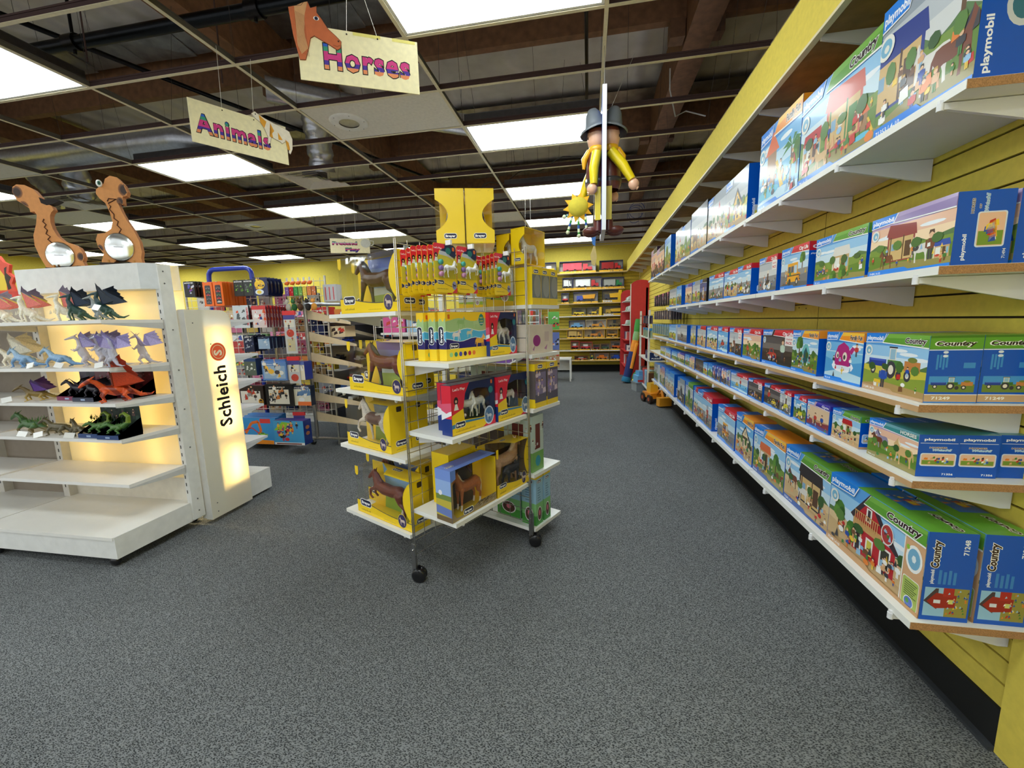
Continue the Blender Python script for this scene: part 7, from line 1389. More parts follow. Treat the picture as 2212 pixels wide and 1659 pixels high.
    card_row('toy_card', -3.555, 3.68, 1.30, .165, .225, 8, .042, splash([(206, 50, 44), (40, 60, 140), (230, 120, 60), (240, 240, 240)], (220, 206, 206), 23, word='TRANSFORMERS', wcol=(206, 40, 40), wrot=1, band=(216, 60, 60)), 'red toy robot card with red upright lettering', tail='red toy robot card queued behind the front red one', col=(110, 30, 50))
    card_row('toy_card', -3.70, 3.76, 1.04, .125, .18, 4, .05, splash([(150, 156, 170), (200, 206, 214), (60, 70, 110)], (24, 34, 66), 31, word='JET'), 'navy toy jet card below the white robot card', tail='navy toy jet card queued behind the front one', col=(20, 28, 50))
    card_row('toy_box', -3.52, 3.76, 1.07, .14, .13, 5, .05, splash([(200, 210, 220), (120, 160, 200)], (150, 176, 206), 33, n=5, band=(24, 40, 80)), 'navy and silver toy plane pack below the red robot card', col=(22, 32, 62), th=.04, cat='toy box', tail='navy toy plane pack queued behind the front one')
    case_box('toy_box', -3.73, 3.78, .78, .15, .1, .19, (40, 60, 100), splash([(220, 226, 220), (190, 196, 180)], (90, 100, 90), 41, n=6, band=(40, 70, 120)), 'navy window box with a white model plane, third row of the wire grid')
    def planes(c): c.rect(0, 0, c.w, c.h, (96, 140, 206)); c.rect(c.w*.06, c.h*.1, c.w*.94, c.h*.8, (150, 180, 214)); splash([(236, 236, 230), (240, 190, 70), (60, 60, 70), (200, 206, 210)], (150, 180, 214), 43, n=0)(c) if 0 else clutter(c, c.w*.1, c.h*.12, c.w*.85, c.h*.7, 18, random.Random(43), [(236, 236, 230), (240, 190, 70), (60, 60, 70), (200, 206, 210)], .07); c.text('Heavy Planes', c.w*.2, c.h*.86, c.h*.08, (230, 236, 244), .02, width=c.w*.5)
    for k in range(3): case_box('toy_box', -3.51, 3.76+.055*k, .725+.008*k, .3, .05, .2+.01*k, (90, 130, 200), planes, ['light blue box of toy aircraft, front of three', 'light blue box of toy aircraft, middle of three', 'light blue box of toy aircraft, rearmost of three'][k], grp='light blue aircraft boxes')
    case_box('toy_box', -3.20, 3.78, .73, .21, .12, .2, (44, 60, 150), splash([(240, 240, 236), (200, 206, 210), (150, 156, 160)], (236, 230, 210), 47, n=8, band=(90, 110, 180)), 'blue framed window box with a white airliner on the wire grid')
    def ups(c): c.rect(0, 0, c.w, c.h, (44, 30, 24)); c.rect(c.w*.04, c.h*.1, c.w*.86, c.h*.72, (232, 230, 224)); clutter(c, c.w*.1, c.h*.16, c.w*.8, c.h*.6, 12, random.Random(3), [(60, 50, 46), (120, 100, 80), (150, 150, 150), (200, 60, 40)], .06); c.oval(c.w*.86, c.h*.18, c.w*.1, c.h*.15, (240, 180, 40)); c.oval(c.w*.86, c.h*.18, c.w*.075, c.h*.12, (60, 36, 24)); c.text('ups', c.w*.8, c.h*.14, c.h*.1, (240, 180, 40), .03, width=c.w*.12)
    case_box('toy_box', -3.83, 3.72, .45, .3, .07, .215, (36, 26, 22), ups, 'brown framed cargo plane playset box, fourth row of the wire grid')
    def spy(c): c.rect(0, 0, c.w, c.h, (20, 20, 22)); c.text('SPY PLAYSET', c.w*.14, c.h*.83, c.h*.08, (236, 236, 236), .03, width=c.w*.6); c.rect(c.w*.12, c.h*.1, c.w*.86, c.h*.76, (222, 220, 210)); clutter(c, c.w*.16, c.h*.14, c.w*.78, c.h*.66, 16, random.Random(5), [(20, 20, 22), (60, 60, 60), (200, 120, 60), (240, 240, 240)], .06)
    case_box('toy_box', -3.50, 3.70, .44, .33, .07, .24, (20, 20, 22), spy, 'black toy box reading SPY PLAYSET on the wire grid')
    def space(c): c.rect(0, 0, c.w, c.h, (30, 40, 60)); c.rect(0, 0, c.w, c.h*.84, (220, 220, 206)); clutter(c, c.w*.1, c.h*.2, c.w*.8, c.h*.7, 9, random.Random(6), [(90, 130, 180), (230, 236, 240), (60, 90, 140)], .08); c.rect(c.w*.2, 0, c.w, c.h*.2, (232, 120, 60)); c.text('SPACE SHUTTLE', c.w*.04, c.h*.88, c.h*.07, (236, 236, 236), .03, width=c.w*.86)
    case_box('toy_box', -3.15, 3.72, .45, .2, .07, .215, (30, 40, 60), space, 'cream toy box reading SPACE SHUTTLE beside the spy box')
    def hw(c): c.rect(0, 0, c.w, c.h, (60, 150, 220)); c.line([(c.w*.1, c.h*.4), (c.w*.3, c.h*.8), (c.w*.5, c.h*.86), (c.w*.56, c.h*.5), (c.w*.4, c.h*.2)], .03, (240, 120, 40)); c.line([(c.w*.05, c.h*.5), (c.w*.3, c.h*.62), (c.w*.5, c.h*.4)], .012, (200, 50, 60)); c.poly([(0, 0), (c.w*.9, 0), (c.w*.9, c.h*.14), (0, c.h*.2)], (244, 150, 40)); c.glyph('car', c.w*.6, c.h*.3, c.w*.3, cmap={'A': (130, 200, 50)}, sy=c.h*.24); c.rect(c.w*.55, c.h*.8, c.w*.85, c.h*.97, (220, 60, 60))
    for k in range(3): case_box('toy_box', -3.86+.05*k, 3.74+.075*k, .001, .44, .07, .3+.03*k, (50, 130, 210), hw, ['large blue race track box on the floor, front of three', 'large blue race track box on the floor, middle of three', 'large blue race track box on the floor, rearmost of three'][k], grp='blue race track boxes')
    def hw2(c): c.rect(0, 0, c.w, c.h, (70, 160, 220)); c.poly([(0, c.h*.6), (c.w*.3, c.h*.95), (c.w*.66, c.h*.9), (c.w*.5, c.h*.6)], (150, 210, 60)); clutter(c, c.w*.15, c.h*.15, c.w*.8, c.h*.75, 26, random.Random(12), [(60, 60, 140), (240, 130, 40), (206, 50, 60), (240, 206, 60), (40, 40, 50), (120, 60, 150)], .06); c.rect(0, 0, c.w, c.h*.1, (240, 240, 240)); c.rect(c.w*.06, c.h*.02, c.w*.9, c.h*.07, (120, 60, 50))
    case_box('toy_box', -3.45, 3.62, .001, .36, .12, .265, (40, 60, 140), hw2, 'busy blue and orange racing garage box on the floor', side=lambda c: (c.rect(0, 0, c.w, c.h, (34, 56, 130)), c.oval(c.w*.5, c.h*.7, c.w*.25, c.h*.08, (180, 120, 80)), c.oval(c.w*.5, c.h*.45, c.w*.25, c.h*.08, (180, 120, 80))))
    R = random.Random(77)   # small cards in the second layer, seen through the grid
    cols = [('white', (222, 218, 212)), ('red', (196, 60, 56)), ('tan', (200, 166, 120)), ('navy', (40, 50, 96)), ('grey', (150, 150, 156)), ('pink', (214, 120, 160)), ('yellow', (222, 190, 80))]
    n = 0
    for z, nm in ((1.5, 'upper'), (1.25, 'second'), (1.0, 'third'), (.72, 'fourth'), (.36, 'lowest')):
        for k in range(8):
            cn, cc = cols[(n*3+k) % 7]; x = -4.4+.2*k; card_row('toy_card', x, 4.12, z, .15, .16, 1, .03, splash([tuple(max(0, v-90) for v in cc), (236, 230, 220), (200, 80, 60), (60, 60, 70)], cc, n*11+k, 8), f'small {cn} card on the {nm} back row of the wire grid, {["first", "second", "third", "fourth", "fifth", "sixth", "seventh", "eighth"][k]} along', cat='toy card')
        n += 1
    for z, h, w in ((1.03, .43, 'upper'), (.58, .42, 'middle'), (.06, .36, 'lower')):
        t = empty('clip_strip', (-3.03, 3.76, z), .1, f'{w} hanging clip strip of red and clear toy packs beside the silver post', 'clip strip'); m = MB(); m.box(0, 0, 0, .12, .004, h, (206, 210, 214), 'print'); m.box(-.006, -.004, h*.9, .126, .01, h, (222, 50, 56), 'plastic'); m.box(0, -.002, h*.8, .12, .006, h*.9, (70, 70, 150), 'plastic')
        c = Canvas(m, (0, 0, 0), (1, 0, 0), (0, 0, 1), .12, h); c.rect(.01, h*.62, .11, h*.79, (236, 236, 226)); c.oval(.06, h*.48, .04, h*.09, (206, 70, 60)); c.rect(.02, h*.06, .1, h*.34, (214, 206, 170)); clutter(c, .02, h*.1, .09, h*.74, 9, R, [(60, 60, 70), (206, 80, 60), (120, 160, 200), (240, 220, 120)], .03); m.build('strip', t)
        m = MB(); m.box(.005, -.03, h*.05, .115, -.002, h*.78, (250, 250, 255), 'clear'); m.build('blister', t)
wire_rack()
def hooks():
    t = bpy.data.objects['wire_grid_rack']
    for x, y0, z, y1 in HOOKS:
        m = MB(); m.tube([(0, y0-4.02-.02, z-1.0-.004), (0, max(y1-4.02+.03, 0), z-1.0-.004)], .003, (206, 206, 206), 'metal', 5); o = m.build('hook', t); o.location = (x+3.95, 0, 1.0)
hooks()
def sloped_rack():
    t = empty('sloped_rack', (-2.95, 4.0, 0), 0, 'black sloped shelf rack with cream side brackets on a silver caster frame', 'display rack'); CB = (226, 206, 168)
    for y in (0, .9): m = MB(); m.rod((0, y, .08), (0, y, 1.56), .02, (190, 188, 182), 'metal', 10); m.rod((-.12, y, .075), (.75, y, .075), .014, (214, 206, 186), 'metal', 8); m.build('post', t)
    m = MB(); m.rod((0, 0, 1.53), (.42, 0, 1.52), .02, (170, 172, 176), 'metal', 10); m.build('top_rail', t)
    first = None
    for k, z in enumerate((1.43, 1.2, .98, .76, .55, .33)):
        L = .48+.05*k; m = MB(); m.mesh([(.02, .01, z), (L, .01, z-.11), (L, .89, z-.11), (.02, .89, z)], [(0, 1, 2, 3), (3, 2, 1, 0)], (38, 36, 38), 'plastic'); m.box(.02, .9, z-.02, .55, .905, z+.14, (34, 33, 35), 'plastic'); m.box(L, .01, z-.125, L+.006, .89, z-.085, (44, 42, 44), 'plastic'); m.build('shelf_tray', t)
        for y in (0, .895): m = MB(); m.mesh([(.015, y, z+.045), (L+.03, y, z-.095), (L+.03, y, z-.12), (.015, y, z-.055), (.015, y+.006, z+.045), (L+.03, y+.006, z-.095), (L+.03, y+.006, z-.12), (.015, y+.006, z-.055)], [(3, 2, 1, 0), (4, 5, 6, 7), (0, 1, 5, 4), (1, 2, 6, 5), (2, 3, 7, 6)], CB, 'paint'); m.build('bracket', t)
    m = MB(); m.box(.5, .72, 1.13, 1.08, .9, 1.149, (40, 38, 40), 'plastic'); m.box(.5, .88, 1.0, 1.08, .9, 1.13, (40, 38, 40), 'plastic'); m.build('side_shelf', t)
    for x, y in ((-.06, 0), (.6, 0), (-.06, .9), (.6, .9)): m = MB(); m.tube([(x-.01, y, .032), (x+.02, y, .032)], .032, (30, 30, 32), 'plastic', 12); m.box(x-.02, y-.02, .03, x+.03, y+.02, .07, (190, 190, 186), 'metal'); m.build('caster', t)
    R = random.Random(31)
    def car(col, nm, x, y, z, van=False):
        m = MB(); L_, H_ = .15, (.055 if van else .035); m.box(0, 0, .01, .06, L_, .03, col, 'plastic'); m.box(.004, .01 if van else .035, .03, .056, L_-.01 if van else L_-.035, .03+H_*.75, col, 'plastic'); m.box(.003, .02 if van else .04, .036, .057, L_-.04, .036+H_*.35, (30, 34, 40), 'plastic')
        for yy in (.03, L_-.03): m.tube([(-.002, yy, .013), (.062, yy, .013)], .013, (24, 24, 26), 'plastic', 10)
        o = m.build('toy_car', None, (x, y, z)); o.rotation_euler = (0, rad(14), 0); return tag(o, nm, 'toy car')
    car((232, 232, 226), 'white toy camper van on the sloped rack, nearer the aisle', -2.60, 4.06, .462, True); car((226, 226, 216), 'white toy camper van on the sloped rack, nearer the silver post', -2.78, 4.06, .507, True)
    car((190, 40, 40), 'red toy car on the black sloped rack', -2.66, 4.2, .705); car((40, 60, 150), 'blue toy car on the sloped rack below the lettering', -2.62, 4.1, 1.13); car((30, 30, 34), 'black toy car on the sloped rack', -2.74, 4.1, .94); car((230, 130, 40), 'orange toy digger on the lowest sloped shelf', -2.6, 4.1, .22)
    car((200, 200, 204), 'silver toy car on the second sloped shelf', -2.62, 4.3, .905); car((60, 60, 66), 'dark grey toy car on the third sloped shelf', -2.7, 4.32, .72)
    case_box('toy_box', -2.90, 4.05, 1.205, .12, .2, .1, (34, 44, 90), splash([(120, 130, 160)], (34, 44, 90), 4, 3), 'row of navy boxes on the second sloped shelf by the post'); case_box('toy_box', -2.74, 4.05, 1.18, .2, .2, .115, (226, 200, 150), splash([(206, 60, 50), (60, 40, 36), (240, 240, 230)], (226, 206, 170), 6, 10), 'cream and red toy box on the upper sloped shelf')
    case_box('toy_box', -2.72, 4.0, 1.55, .15, .1, .175, (190, 192, 196), lambda c: (c.rect(0, 0, c.w, c.h, (196, 198, 202)), [c.rect(c.w*(.15+.3*k), c.h*.1, c.w*(.22+.3*k), c.h*.85, (206, 40, 50)) for k in range(3)]), 'silver box with red upright stripes above the sloped rack')
    for k in range(4): case_box('toy_box', -2.35+.115*k, 4.75, 1.15, .11, .08, .17, (232, 232, 228), lambda c: (c.rect(0, 0, c.w, c.h, (232, 230, 228)), c.rect(0, 0, c.w*.08, c.h, (206, 40, 50)), c.rect(0, c.h*.6, c.w, c.h*.66, (206, 40, 50)), clutter(c, c.w*.2, c.h*.1, c.w*.8, c.h*.8, 5, R, [(80, 80, 90), (200, 60, 50)], .04)), f'white and red toy box behind the horse rack, {["first", "second", "third", "fourth"][k]} of four', grp='white and red boxes')
sloped_rack()
def mid_gondola():
    """shelving run along the aisle behind the horse rack"""
    t = empty('aisle_shelving', (-1.35, 3.7, 0), 0, 'white wire and board shelving run along the aisle behind the horse rack', 'shelving'); m = MB()
    m.box(.0, 0, .0, .55, 3.6, .1, (222, 222, 218), 'paint'); m.build('plinth', t)
    for z in (.32, .62, .92, 1.22): m = MB(); m.box(-.6, 0, z-.02, .66, 3.5, z, (230, 230, 226), 'laminate'); m.build('shelf_board', t)
    for y in (0, 1.2, 2.4, 3.5): m = MB(); m.box(.0, y-.015, .1, .03, y+.015, 1.62, (216, 216, 212), 'paint'); m.rod((.672, y, .1), (.672, y, 1.6), .005, (230, 230, 226), 'plastic', 6); m.build('upright', t)
    m = MB()
    for z in [.98+.075*k for k in range(9)]: m.rod((.45, 1.2, z), (.78, 1.2, z), .005, (240, 240, 238), 'plastic', 5)
    for x in (.45, .62, .78): m.rod((x, 1.2, .3), (x, 1.2, 1.6), .004, (230, 230, 228), 'plastic', 5)
    m.build('end_grid', t)
    R = random.Random(19)
    names = [('pink', (214, 90, 150)), ('white', (230, 228, 224)), ('purple', (120, 80, 160)), ('green', (80, 150, 70)), ('red', (200, 56, 50)), ('navy', (36, 46, 90)), ('orange', (230, 140, 60)), ('pale blue', (150, 190, 220)), ('yellow', (236, 206, 60)), ('tan', (206, 180, 150))]
    ord_ = ['first', 'second', 'third', 'fourth', 'fifth', 'sixth', 'seventh', 'eighth', 'ninth', 'tenth', 'eleventh']
    for si, (z, sn) in enumerate(((.102, 'base'), (.322, 'lowest'), (.622, 'second'), (.922, 'third'), (1.222, 'highest'))):
        y = 3.74; k = 0
        while y < 7.1 and k < 11:
            w = R.uniform(.2, .36); h = R.uniform(.14, .24) if si else .17; cn, cc = names[(k*3+si*4) % 10]
            m = MB(); m.box(0, 0, 0, .22, w, h, cc, 'print'); c = Canvas(m, (.22, 0, 0), (0, 1, 0), (0, 0, 1), w, h); splash([tuple(max(0, v-80) for v in cc), (240, 236, 230), (200, 60, 60), (60, 80, 140), (240, 200, 80)], cc, si*13+k, 9)(c)
            c = Canvas(m, (0, 0, 0), (1, 0, 0), (0, 0, 1), .22, h); splash([tuple(max(0, v-80) for v in cc), (240, 236, 230), (200, 60, 60), (60, 80, 140)], cc, si*17+k, 6)(c)
            tag(m.build('toy_box', None, (-1.35+(.42 if si else .3)-.0, y, z)), f'{cn} box on the {sn} board of the aisle shelving, {ord_[k]} from its near end', 'toy box', 'boxes on the aisle shelving'); y += w+.03; k += 1
    for si, (z, sn) in enumerate(((.322, 'lowest'), (.622, 'second'), (.922, 'third'), (1.222, 'highest'))):   # near end, seen through the horse rack
        for k in range(4):
            cn, cc = names[(k*7+si*3+1) % 10]; case_box('toy_box', -1.93+.24*k, 3.72, z, .22, .18, .2, cc, splash([tuple(max(0, v-80) for v in cc), (236, 232, 226), (200, 70, 60), (50, 60, 90)], cc, 90+si*5+k, 9), f'{cn} box on the {sn} end board behind the wire horse rack, {ord_[k]} along', grp='end boxes behind the horse rack')
    for k, (z, col, nm) in enumerate([(1.28, (110, 190, 90), 'green'), (.98, (110, 130, 200), 'blue'), (.72, (206, 170, 130), 'tan')]):
        m = MB(); m.prism(rounded(.16, .26, .01), .02, col, 'print'); splash([(240, 240, 240), (60, 60, 60), (220, 80, 60)], col, 50+k, 12)(Canvas(m, (0, 0, 0), (1, 0, 0), (0, 0, 1), .16, .26)); tag(m.build('clip_strip', None, (-.585, 6.2, z-.12)), f'{nm} hanging clip strip at the end of the aisle shelving', 'clip strip')
    m = MB(); 
    for k in range(4): 
        m = MB(); m.lathe([(.022, 0), (.034, .14), (.034, .145), (.001, .145)], (206, 70, 160), 'plastic', n=14); tag(m.build('toy_tube', None, (-.78-.045*k, 4.3, 1.222), .0), f'magenta tapered tube, {ord_[k]} of four on the highest aisle board', 'tube', 'magenta tubes')
mid_gondola()
# ================================================================ BACK WALL SHELVES AND TRUCK BOXES
def back_wall():
    SZ = [(2.40, -3.1, .9), (2.01, -3.1, .84), (1.685, -3.1, .84), (1.38, -3.1, .84), (1.075, -3.1, .84), (.845, -3.1, .84), (.55, -3.1, .84), (.305, -3.1, .84)]
    nm = ['topmost', 'second', 'third', 'fourth', 'fifth', 'sixth', 'seventh', 'lowest']
    for (z, x0, x1), n in zip(SZ, nm):
        t = empty('back_wall_shelf', (0, 10.3, z), 0, f'{n} tan edged shelf on the yellow back wall', 'shelf'); m = MB(); m.box(x0, 0, -.022, x1, .315, 0, (226, 218, 196), 'laminate'); m.box(x0, -.002, -.022, x1, 0, 0, (214, 180, 120) if n not in ('fourth', 'seventh') else (236, 234, 226), 'laminate'); m.build('board', t)
        for k in range(7): m = MB(); m.mesh([(x1-.1-.6*k, .02, -.023), (x1-.1-.6*k, .31, -.023), (x1-.1-.6*k, .31, -.09)], [(0, 1, 2), (2, 1, 0)], (220, 214, 196), 'plastic'); m.build('bracket', t)
    def truck(m, kind, w, h, col, col2):
        wr = h*.13; ww = lambda x: m.tube([(x, .03, wr+.006), (x, .12, wr+.006)], wr, (30, 30, 32), 'plastic', 10)
        if kind == 'dump':
            m.box(w*.1, .03, h*.2, w*.38, .12, h*.62, col2, 'plastic'); m.mesh([(w*.4, .02, h*.34), (w*.88, .02, h*.34), (w*.93, .02, h*.74), (w*.36, .02, h*.66), (w*.4, .13, h*.34), (w*.88, .13, h*.34), (w*.93, .13, h*.74), (w*.36, .13, h*.66)], [(0, 1, 2, 3), (7, 6, 5, 4), (0, 4, 5, 1), (1, 5, 6, 2), (3, 2, 6, 7), (0, 3, 7, 4)], col, 'plastic'); m.box(w*.1, .04, h*.16, w*.86, .11, h*.26, (50, 50, 56), 'plastic')
        elif kind == 'trailer':
            m.box(w*.06, .03, h*.2, w*.62, .13, h*.8, col2, 'plastic'); m.box(w*.66, .03, h*.2, w*.8, .12, h*.7, col, 'plastic'); m.box(w*.8, .035, h*.2, w*.93, .115, h*.45, col, 'plastic')
        elif kind == 'loader':
            m.box(w*.3, .03, h*.2, w*.66, .12, h*.45, col, 'plastic'); m.box(w*.36, .04, h*.45, w*.54, .11, h*.78, (40, 44, 50), 'plastic'); m.tube([(w*.6, .07, h*.4), (w*.78, .07, h*.7), (w*.9, .07, h*.25)], h*.05, col, 'plastic', 6); m.box(w*.84, .03, h*.08, w*.95, .12, h*.26, col, 'plastic')
        else:
            m.box(w*.1, .03, h*.16, w*.9, .12, h*.42, col, 'plastic'); m.box(w*.28, .035, h*.42, w*.68, .115, h*.66, col2, 'plastic')
        for x in (.2, .42, .78): ww(w*x)
    def tbox(x0, x1, z, h, frame, kind, col, col2, lab, open_=True, word=None, tab=None):
        w = x1-x0; t = empty('truck_box', (x0, 10.31, z+.0006), 0, lab, 'toy box', 'boxed vehicles on the back wall'); m = MB(); D = .16
        m.box(0, D-.004, 0, w, D, h, frame, 'print'); m.box(0, 0, 0, w, D-.004, h*.05, (240, 190, 50) if frame[2] > 60 else frame, 'print'); m.box(0, 0, h*.05, .008, D-.004, h, frame, 'print'); m.box(w-.008, 0, h*.05, w, D-.004, h, frame, 'print'); m.box(.008, 0, h*.95, w-.008, D-.004, h, frame, 'print')
        c = Canvas(m, (.008, D-.004, h*.05), (1, 0, 0), (0, 0, 1), w-.016, h*.9); c.rect(0, 0, c.w, c.h, (232, 232, 228) if frame[2] > 60 else (206, 194, 150)); 
        c = Canvas(m, (0, 0, 0), (1, 0, 0), (0, 0, 1), w, h); c.rect(0, 0, w, h*.14, (240, 186, 40)); clutter(c, w*.1, .004, w*.9, h*.08, 5, random.Random(int(x0*100)), [(40, 40, 50), (230, 230, 230)], .03)
        if tab: c.poly([(w*.78, 0), (w, 0), (w, h), (w*.84, h)], tab)
        if word: c.rect(0, 0, w, h*.2, (236, 190, 40)); c.text(word, w*.03, h*.02, h*.2, (245, 245, 245), .05, width=w*.5, outline=(30, 30, 34))
        m.build('carton', t); m = MB(); truck(m, kind, w*.92, h*1.0, col, col2); m.build('toy_vehicle', t, (w*.04, 0, h*.055))
    NV, YL, WH = (30, 40, 90), (240, 184, 30), (226, 226, 222)
    L = [(-1.11, -.77, 2.40, .27, NV, 'car', YL, WH, 'navy box with a yellow bus, topmost back shelf'), (-.69, .17, 2.40, .27, NV, 'trailer', (206, 50, 60), (226, 60, 76), 'long navy box with a red truck and trailer, topmost back shelf'), (.25, .79, 2.40, .25, NV, 'trailer', (200, 40, 40), (170, 36, 36), 'navy box with a red fire engine, topmost back shelf'),
     (-.62, -.38, 2.01, .28, NV, 'trailer', WH, WH, 'navy box with a white truck end, second back shelf'), (-.37, .3, 2.01, .28, NV, 'trailer', (196, 40, 44), (236, 240, 238), 'navy box with a white trailer and red cab, second back shelf'), (.31, .82, 2.01, .25, NV, 'trailer', (40, 140, 80), (170, 176, 170), 'navy box with a green livestock truck, second back shelf'),
     (-.65, -.47, 1.685, .25, NV, 'car', (200, 50, 50), WH, 'navy box with a small white truck, third back shelf'), (-.36, .22, 1.685, .26, NV, 'dump', (240, 170, 20), (60, 80, 180), 'navy box with a yellow tipper and blue cab, third back shelf'), (.32, .77, 1.685, .28, (30, 34, 44), 'dump', (244, 190, 30), (60, 60, 70), 'yellow and black box with a yellow dump truck, third back shelf'),
     (-.4, -.06, 1.38, .2, (60, 60, 60), 'car', (240, 210, 50), (40, 40, 44), 'grey box with a yellow pickup, fourth back shelf'), (-.04, .31, 1.38, .2, (60, 60, 60), 'loader', (244, 200, 30), (40, 40, 44), 'grey and yellow box with a crane loader, fourth back shelf'), (.34, .81, 1.38, .21, (40, 40, 50), 'dump', (236, 190, 40), (200, 160, 40), 'wide yellow box with two trucks, fourth back shelf'),
     (-.47, -.08, 1.075, .2, NV, 'car', (120, 180, 230), (120, 180, 230), 'navy box with a pale blue jeep, fifth back shelf'), (-.07, .42, 1.075, .21, (206, 190, 150), 'loader', (236, 160, 40), (236, 160, 40), 'cream box with an orange wheel loader, fifth back shelf'), (.43, .84, 1.075, .225, YL, 'loader', (120, 110, 70), (90, 80, 60), 'yellow frame box with a digger, fifth back shelf'),
     (-.52, -.13, .845, .205, YL, 'trailer', (236, 190, 90), (226, 190, 110), 'yellow frame box with a cream lorry, sixth back shelf'), (-.11, .39, .845, .21, YL, 'loader', (236, 150, 40), (60, 50, 40), 'wide yellow frame box with a black and orange digger, sixth back shelf'), (.42, .7, .845, .2, YL, 'car', (236, 170, 40), (80, 70, 40), 'small yellow frame box with an orange racer, sixth back shelf'),
     (-.43, -.23, .55, .23, (190, 60, 60), 'car', (206, 50, 50), (230, 230, 230), 'red and white vehicle box, seventh back shelf'), (-.22, .09, .55, .2, (200, 60, 60), 'car', (206, 50, 60), (240, 236, 230), 'red and blue fire truck box, seventh back shelf'), (.1, .28, .55, .14, (150, 110, 70), 'car', (150, 40, 50), (60, 60, 60), 'brown card box with a dark red car, seventh back shelf'), (.29, .51, .55, .15, (150, 110, 70), 'car', (70, 110, 70), (60, 60, 60), 'brown card box with a green car, seventh back shelf'), (.52, .83, .55, .22, (150, 110, 70), 'car', (230, 110, 40), (60, 60, 60), 'brown and blue card box with an orange car, seventh back shelf'),
     (-.34, -.01, .305, .1, (150, 80, 60), 'car', (220, 90, 50), (230, 230, 220), 'low box of orange and white cars, lowest back shelf'), (.03, .14, .305, .17, (150, 112, 70), 'car', (60, 130, 80), (230, 190, 50), 'narrow brown box of stacked colours, lowest back shelf'), (.15, .49, .305, .17, (150, 112, 70), 'car', (240, 130, 30), (240, 130, 30), 'brown box with a bright orange truck, lowest back shelf'), (.51, .83, .305, .17, (130, 110, 90), 'car', (40, 90, 200), (40, 90, 200), 'brown box with bright blue cars, lowest back shelf')]
    for a in L: tbox(*a, word='TONKA' if 'yellow dump truck' in a[-1] or 'two trucks' in a[-1] else None, tab=(244, 200, 30) if 'dump truck' in a[-1] or 'crane' in a[-1] else None)
    R = random.Random(2)
    cn = ['navy', 'red', 'green', 'white', 'yellow']; cc = [NV, (190, 50, 50), (60, 130, 80), (220, 220, 216), YL]
    for (z, x0, x1), n in zip(SZ[:6], nm):
        for k in range(5): i = (k*2+len(n)) % 5; case_box('toy_box', -1.5-.34*k if n != 'topmost' else -1.5-.34*k, 10.33, z+.001, .28, .15, .2, cc[i], splash([(240, 240, 236), (200, 60, 50), (240, 190, 50), (50, 50, 60)], cc[i], k+len(n), 8), f'{cn[i]} box on the {n} back wall shelf, {["first", "second", "third", "fourth", "fifth"][k]} behind the aisle shelving', grp='boxes on the back wall')
back_wall()

# ================================================================ FAR STOCK, RED FIXTURE, LOOSE TOYS BY THE AISLE
ORD = ['first', 'second', 'third', 'fourth', 'fifth', 'sixth', 'seventh', 'eighth', 'ninth', 'tenth', 'eleventh', 'twelfth', 'thirteenth']
PALN = [('red', (196, 54, 50)), ('white', (226, 224, 218)), ('blue', (60, 110, 190)), ('orange', (232, 140, 60)), ('green', (90, 150, 76)), ('navy', (36, 44, 84)), ('yellow', (232, 200, 70)), ('pink', (220, 130, 170)), ('tan', (206, 176, 134)), ('grey', (160, 160, 164))]
def far_run(x0, y0, n, tiers, lab, short, top=1.5):
    t = empty('store_shelving', (x0, y0, 0), 0, lab, 'shelving'); L = n*.33; m = MB(); m.box(0, .3, .0, L, .34, top, (150, 140, 128), 'paint'); m.build('back_panel', t); m = MB(); m.box(0, 0, 0, L, .3, .1, (214, 212, 206), 'paint'); m.build('plinth', t)
    for z in tiers: m = MB(); m.box(0, .0, z-.02, L, .3, z, (226, 222, 214), 'laminate'); m.build('shelf_board', t)
    R = random.Random(int(x0*10))
    for ti, z in enumerate(tiers):
        for k in range(n):
            cn, c = PALN[(k*3+ti*7+n) % 10]; w, h = R.uniform(.2, .3), R.uniform(.14, .22)
            case_box('toy_box', x0+.33*k+.01, y0+.02, z+.0006, w, .2, h, c, splash([tuple(max(0, v-90) for v in c), (240, 236, 228), (210, 80, 60), (60, 80, 150), (240, 206, 90)], c, ti*31+k, 10), f'{cn} box, {ORD[k]} along the {["lowest", "second", "third", "highest"][ti]} board of {short}', grp='boxes on '+short)
far_run(-5.6, 5.0, 11, (.35, .72, 1.06, 1.36), 'grey backed store shelving behind the white wire grid', 'the shelving behind the wire grid')
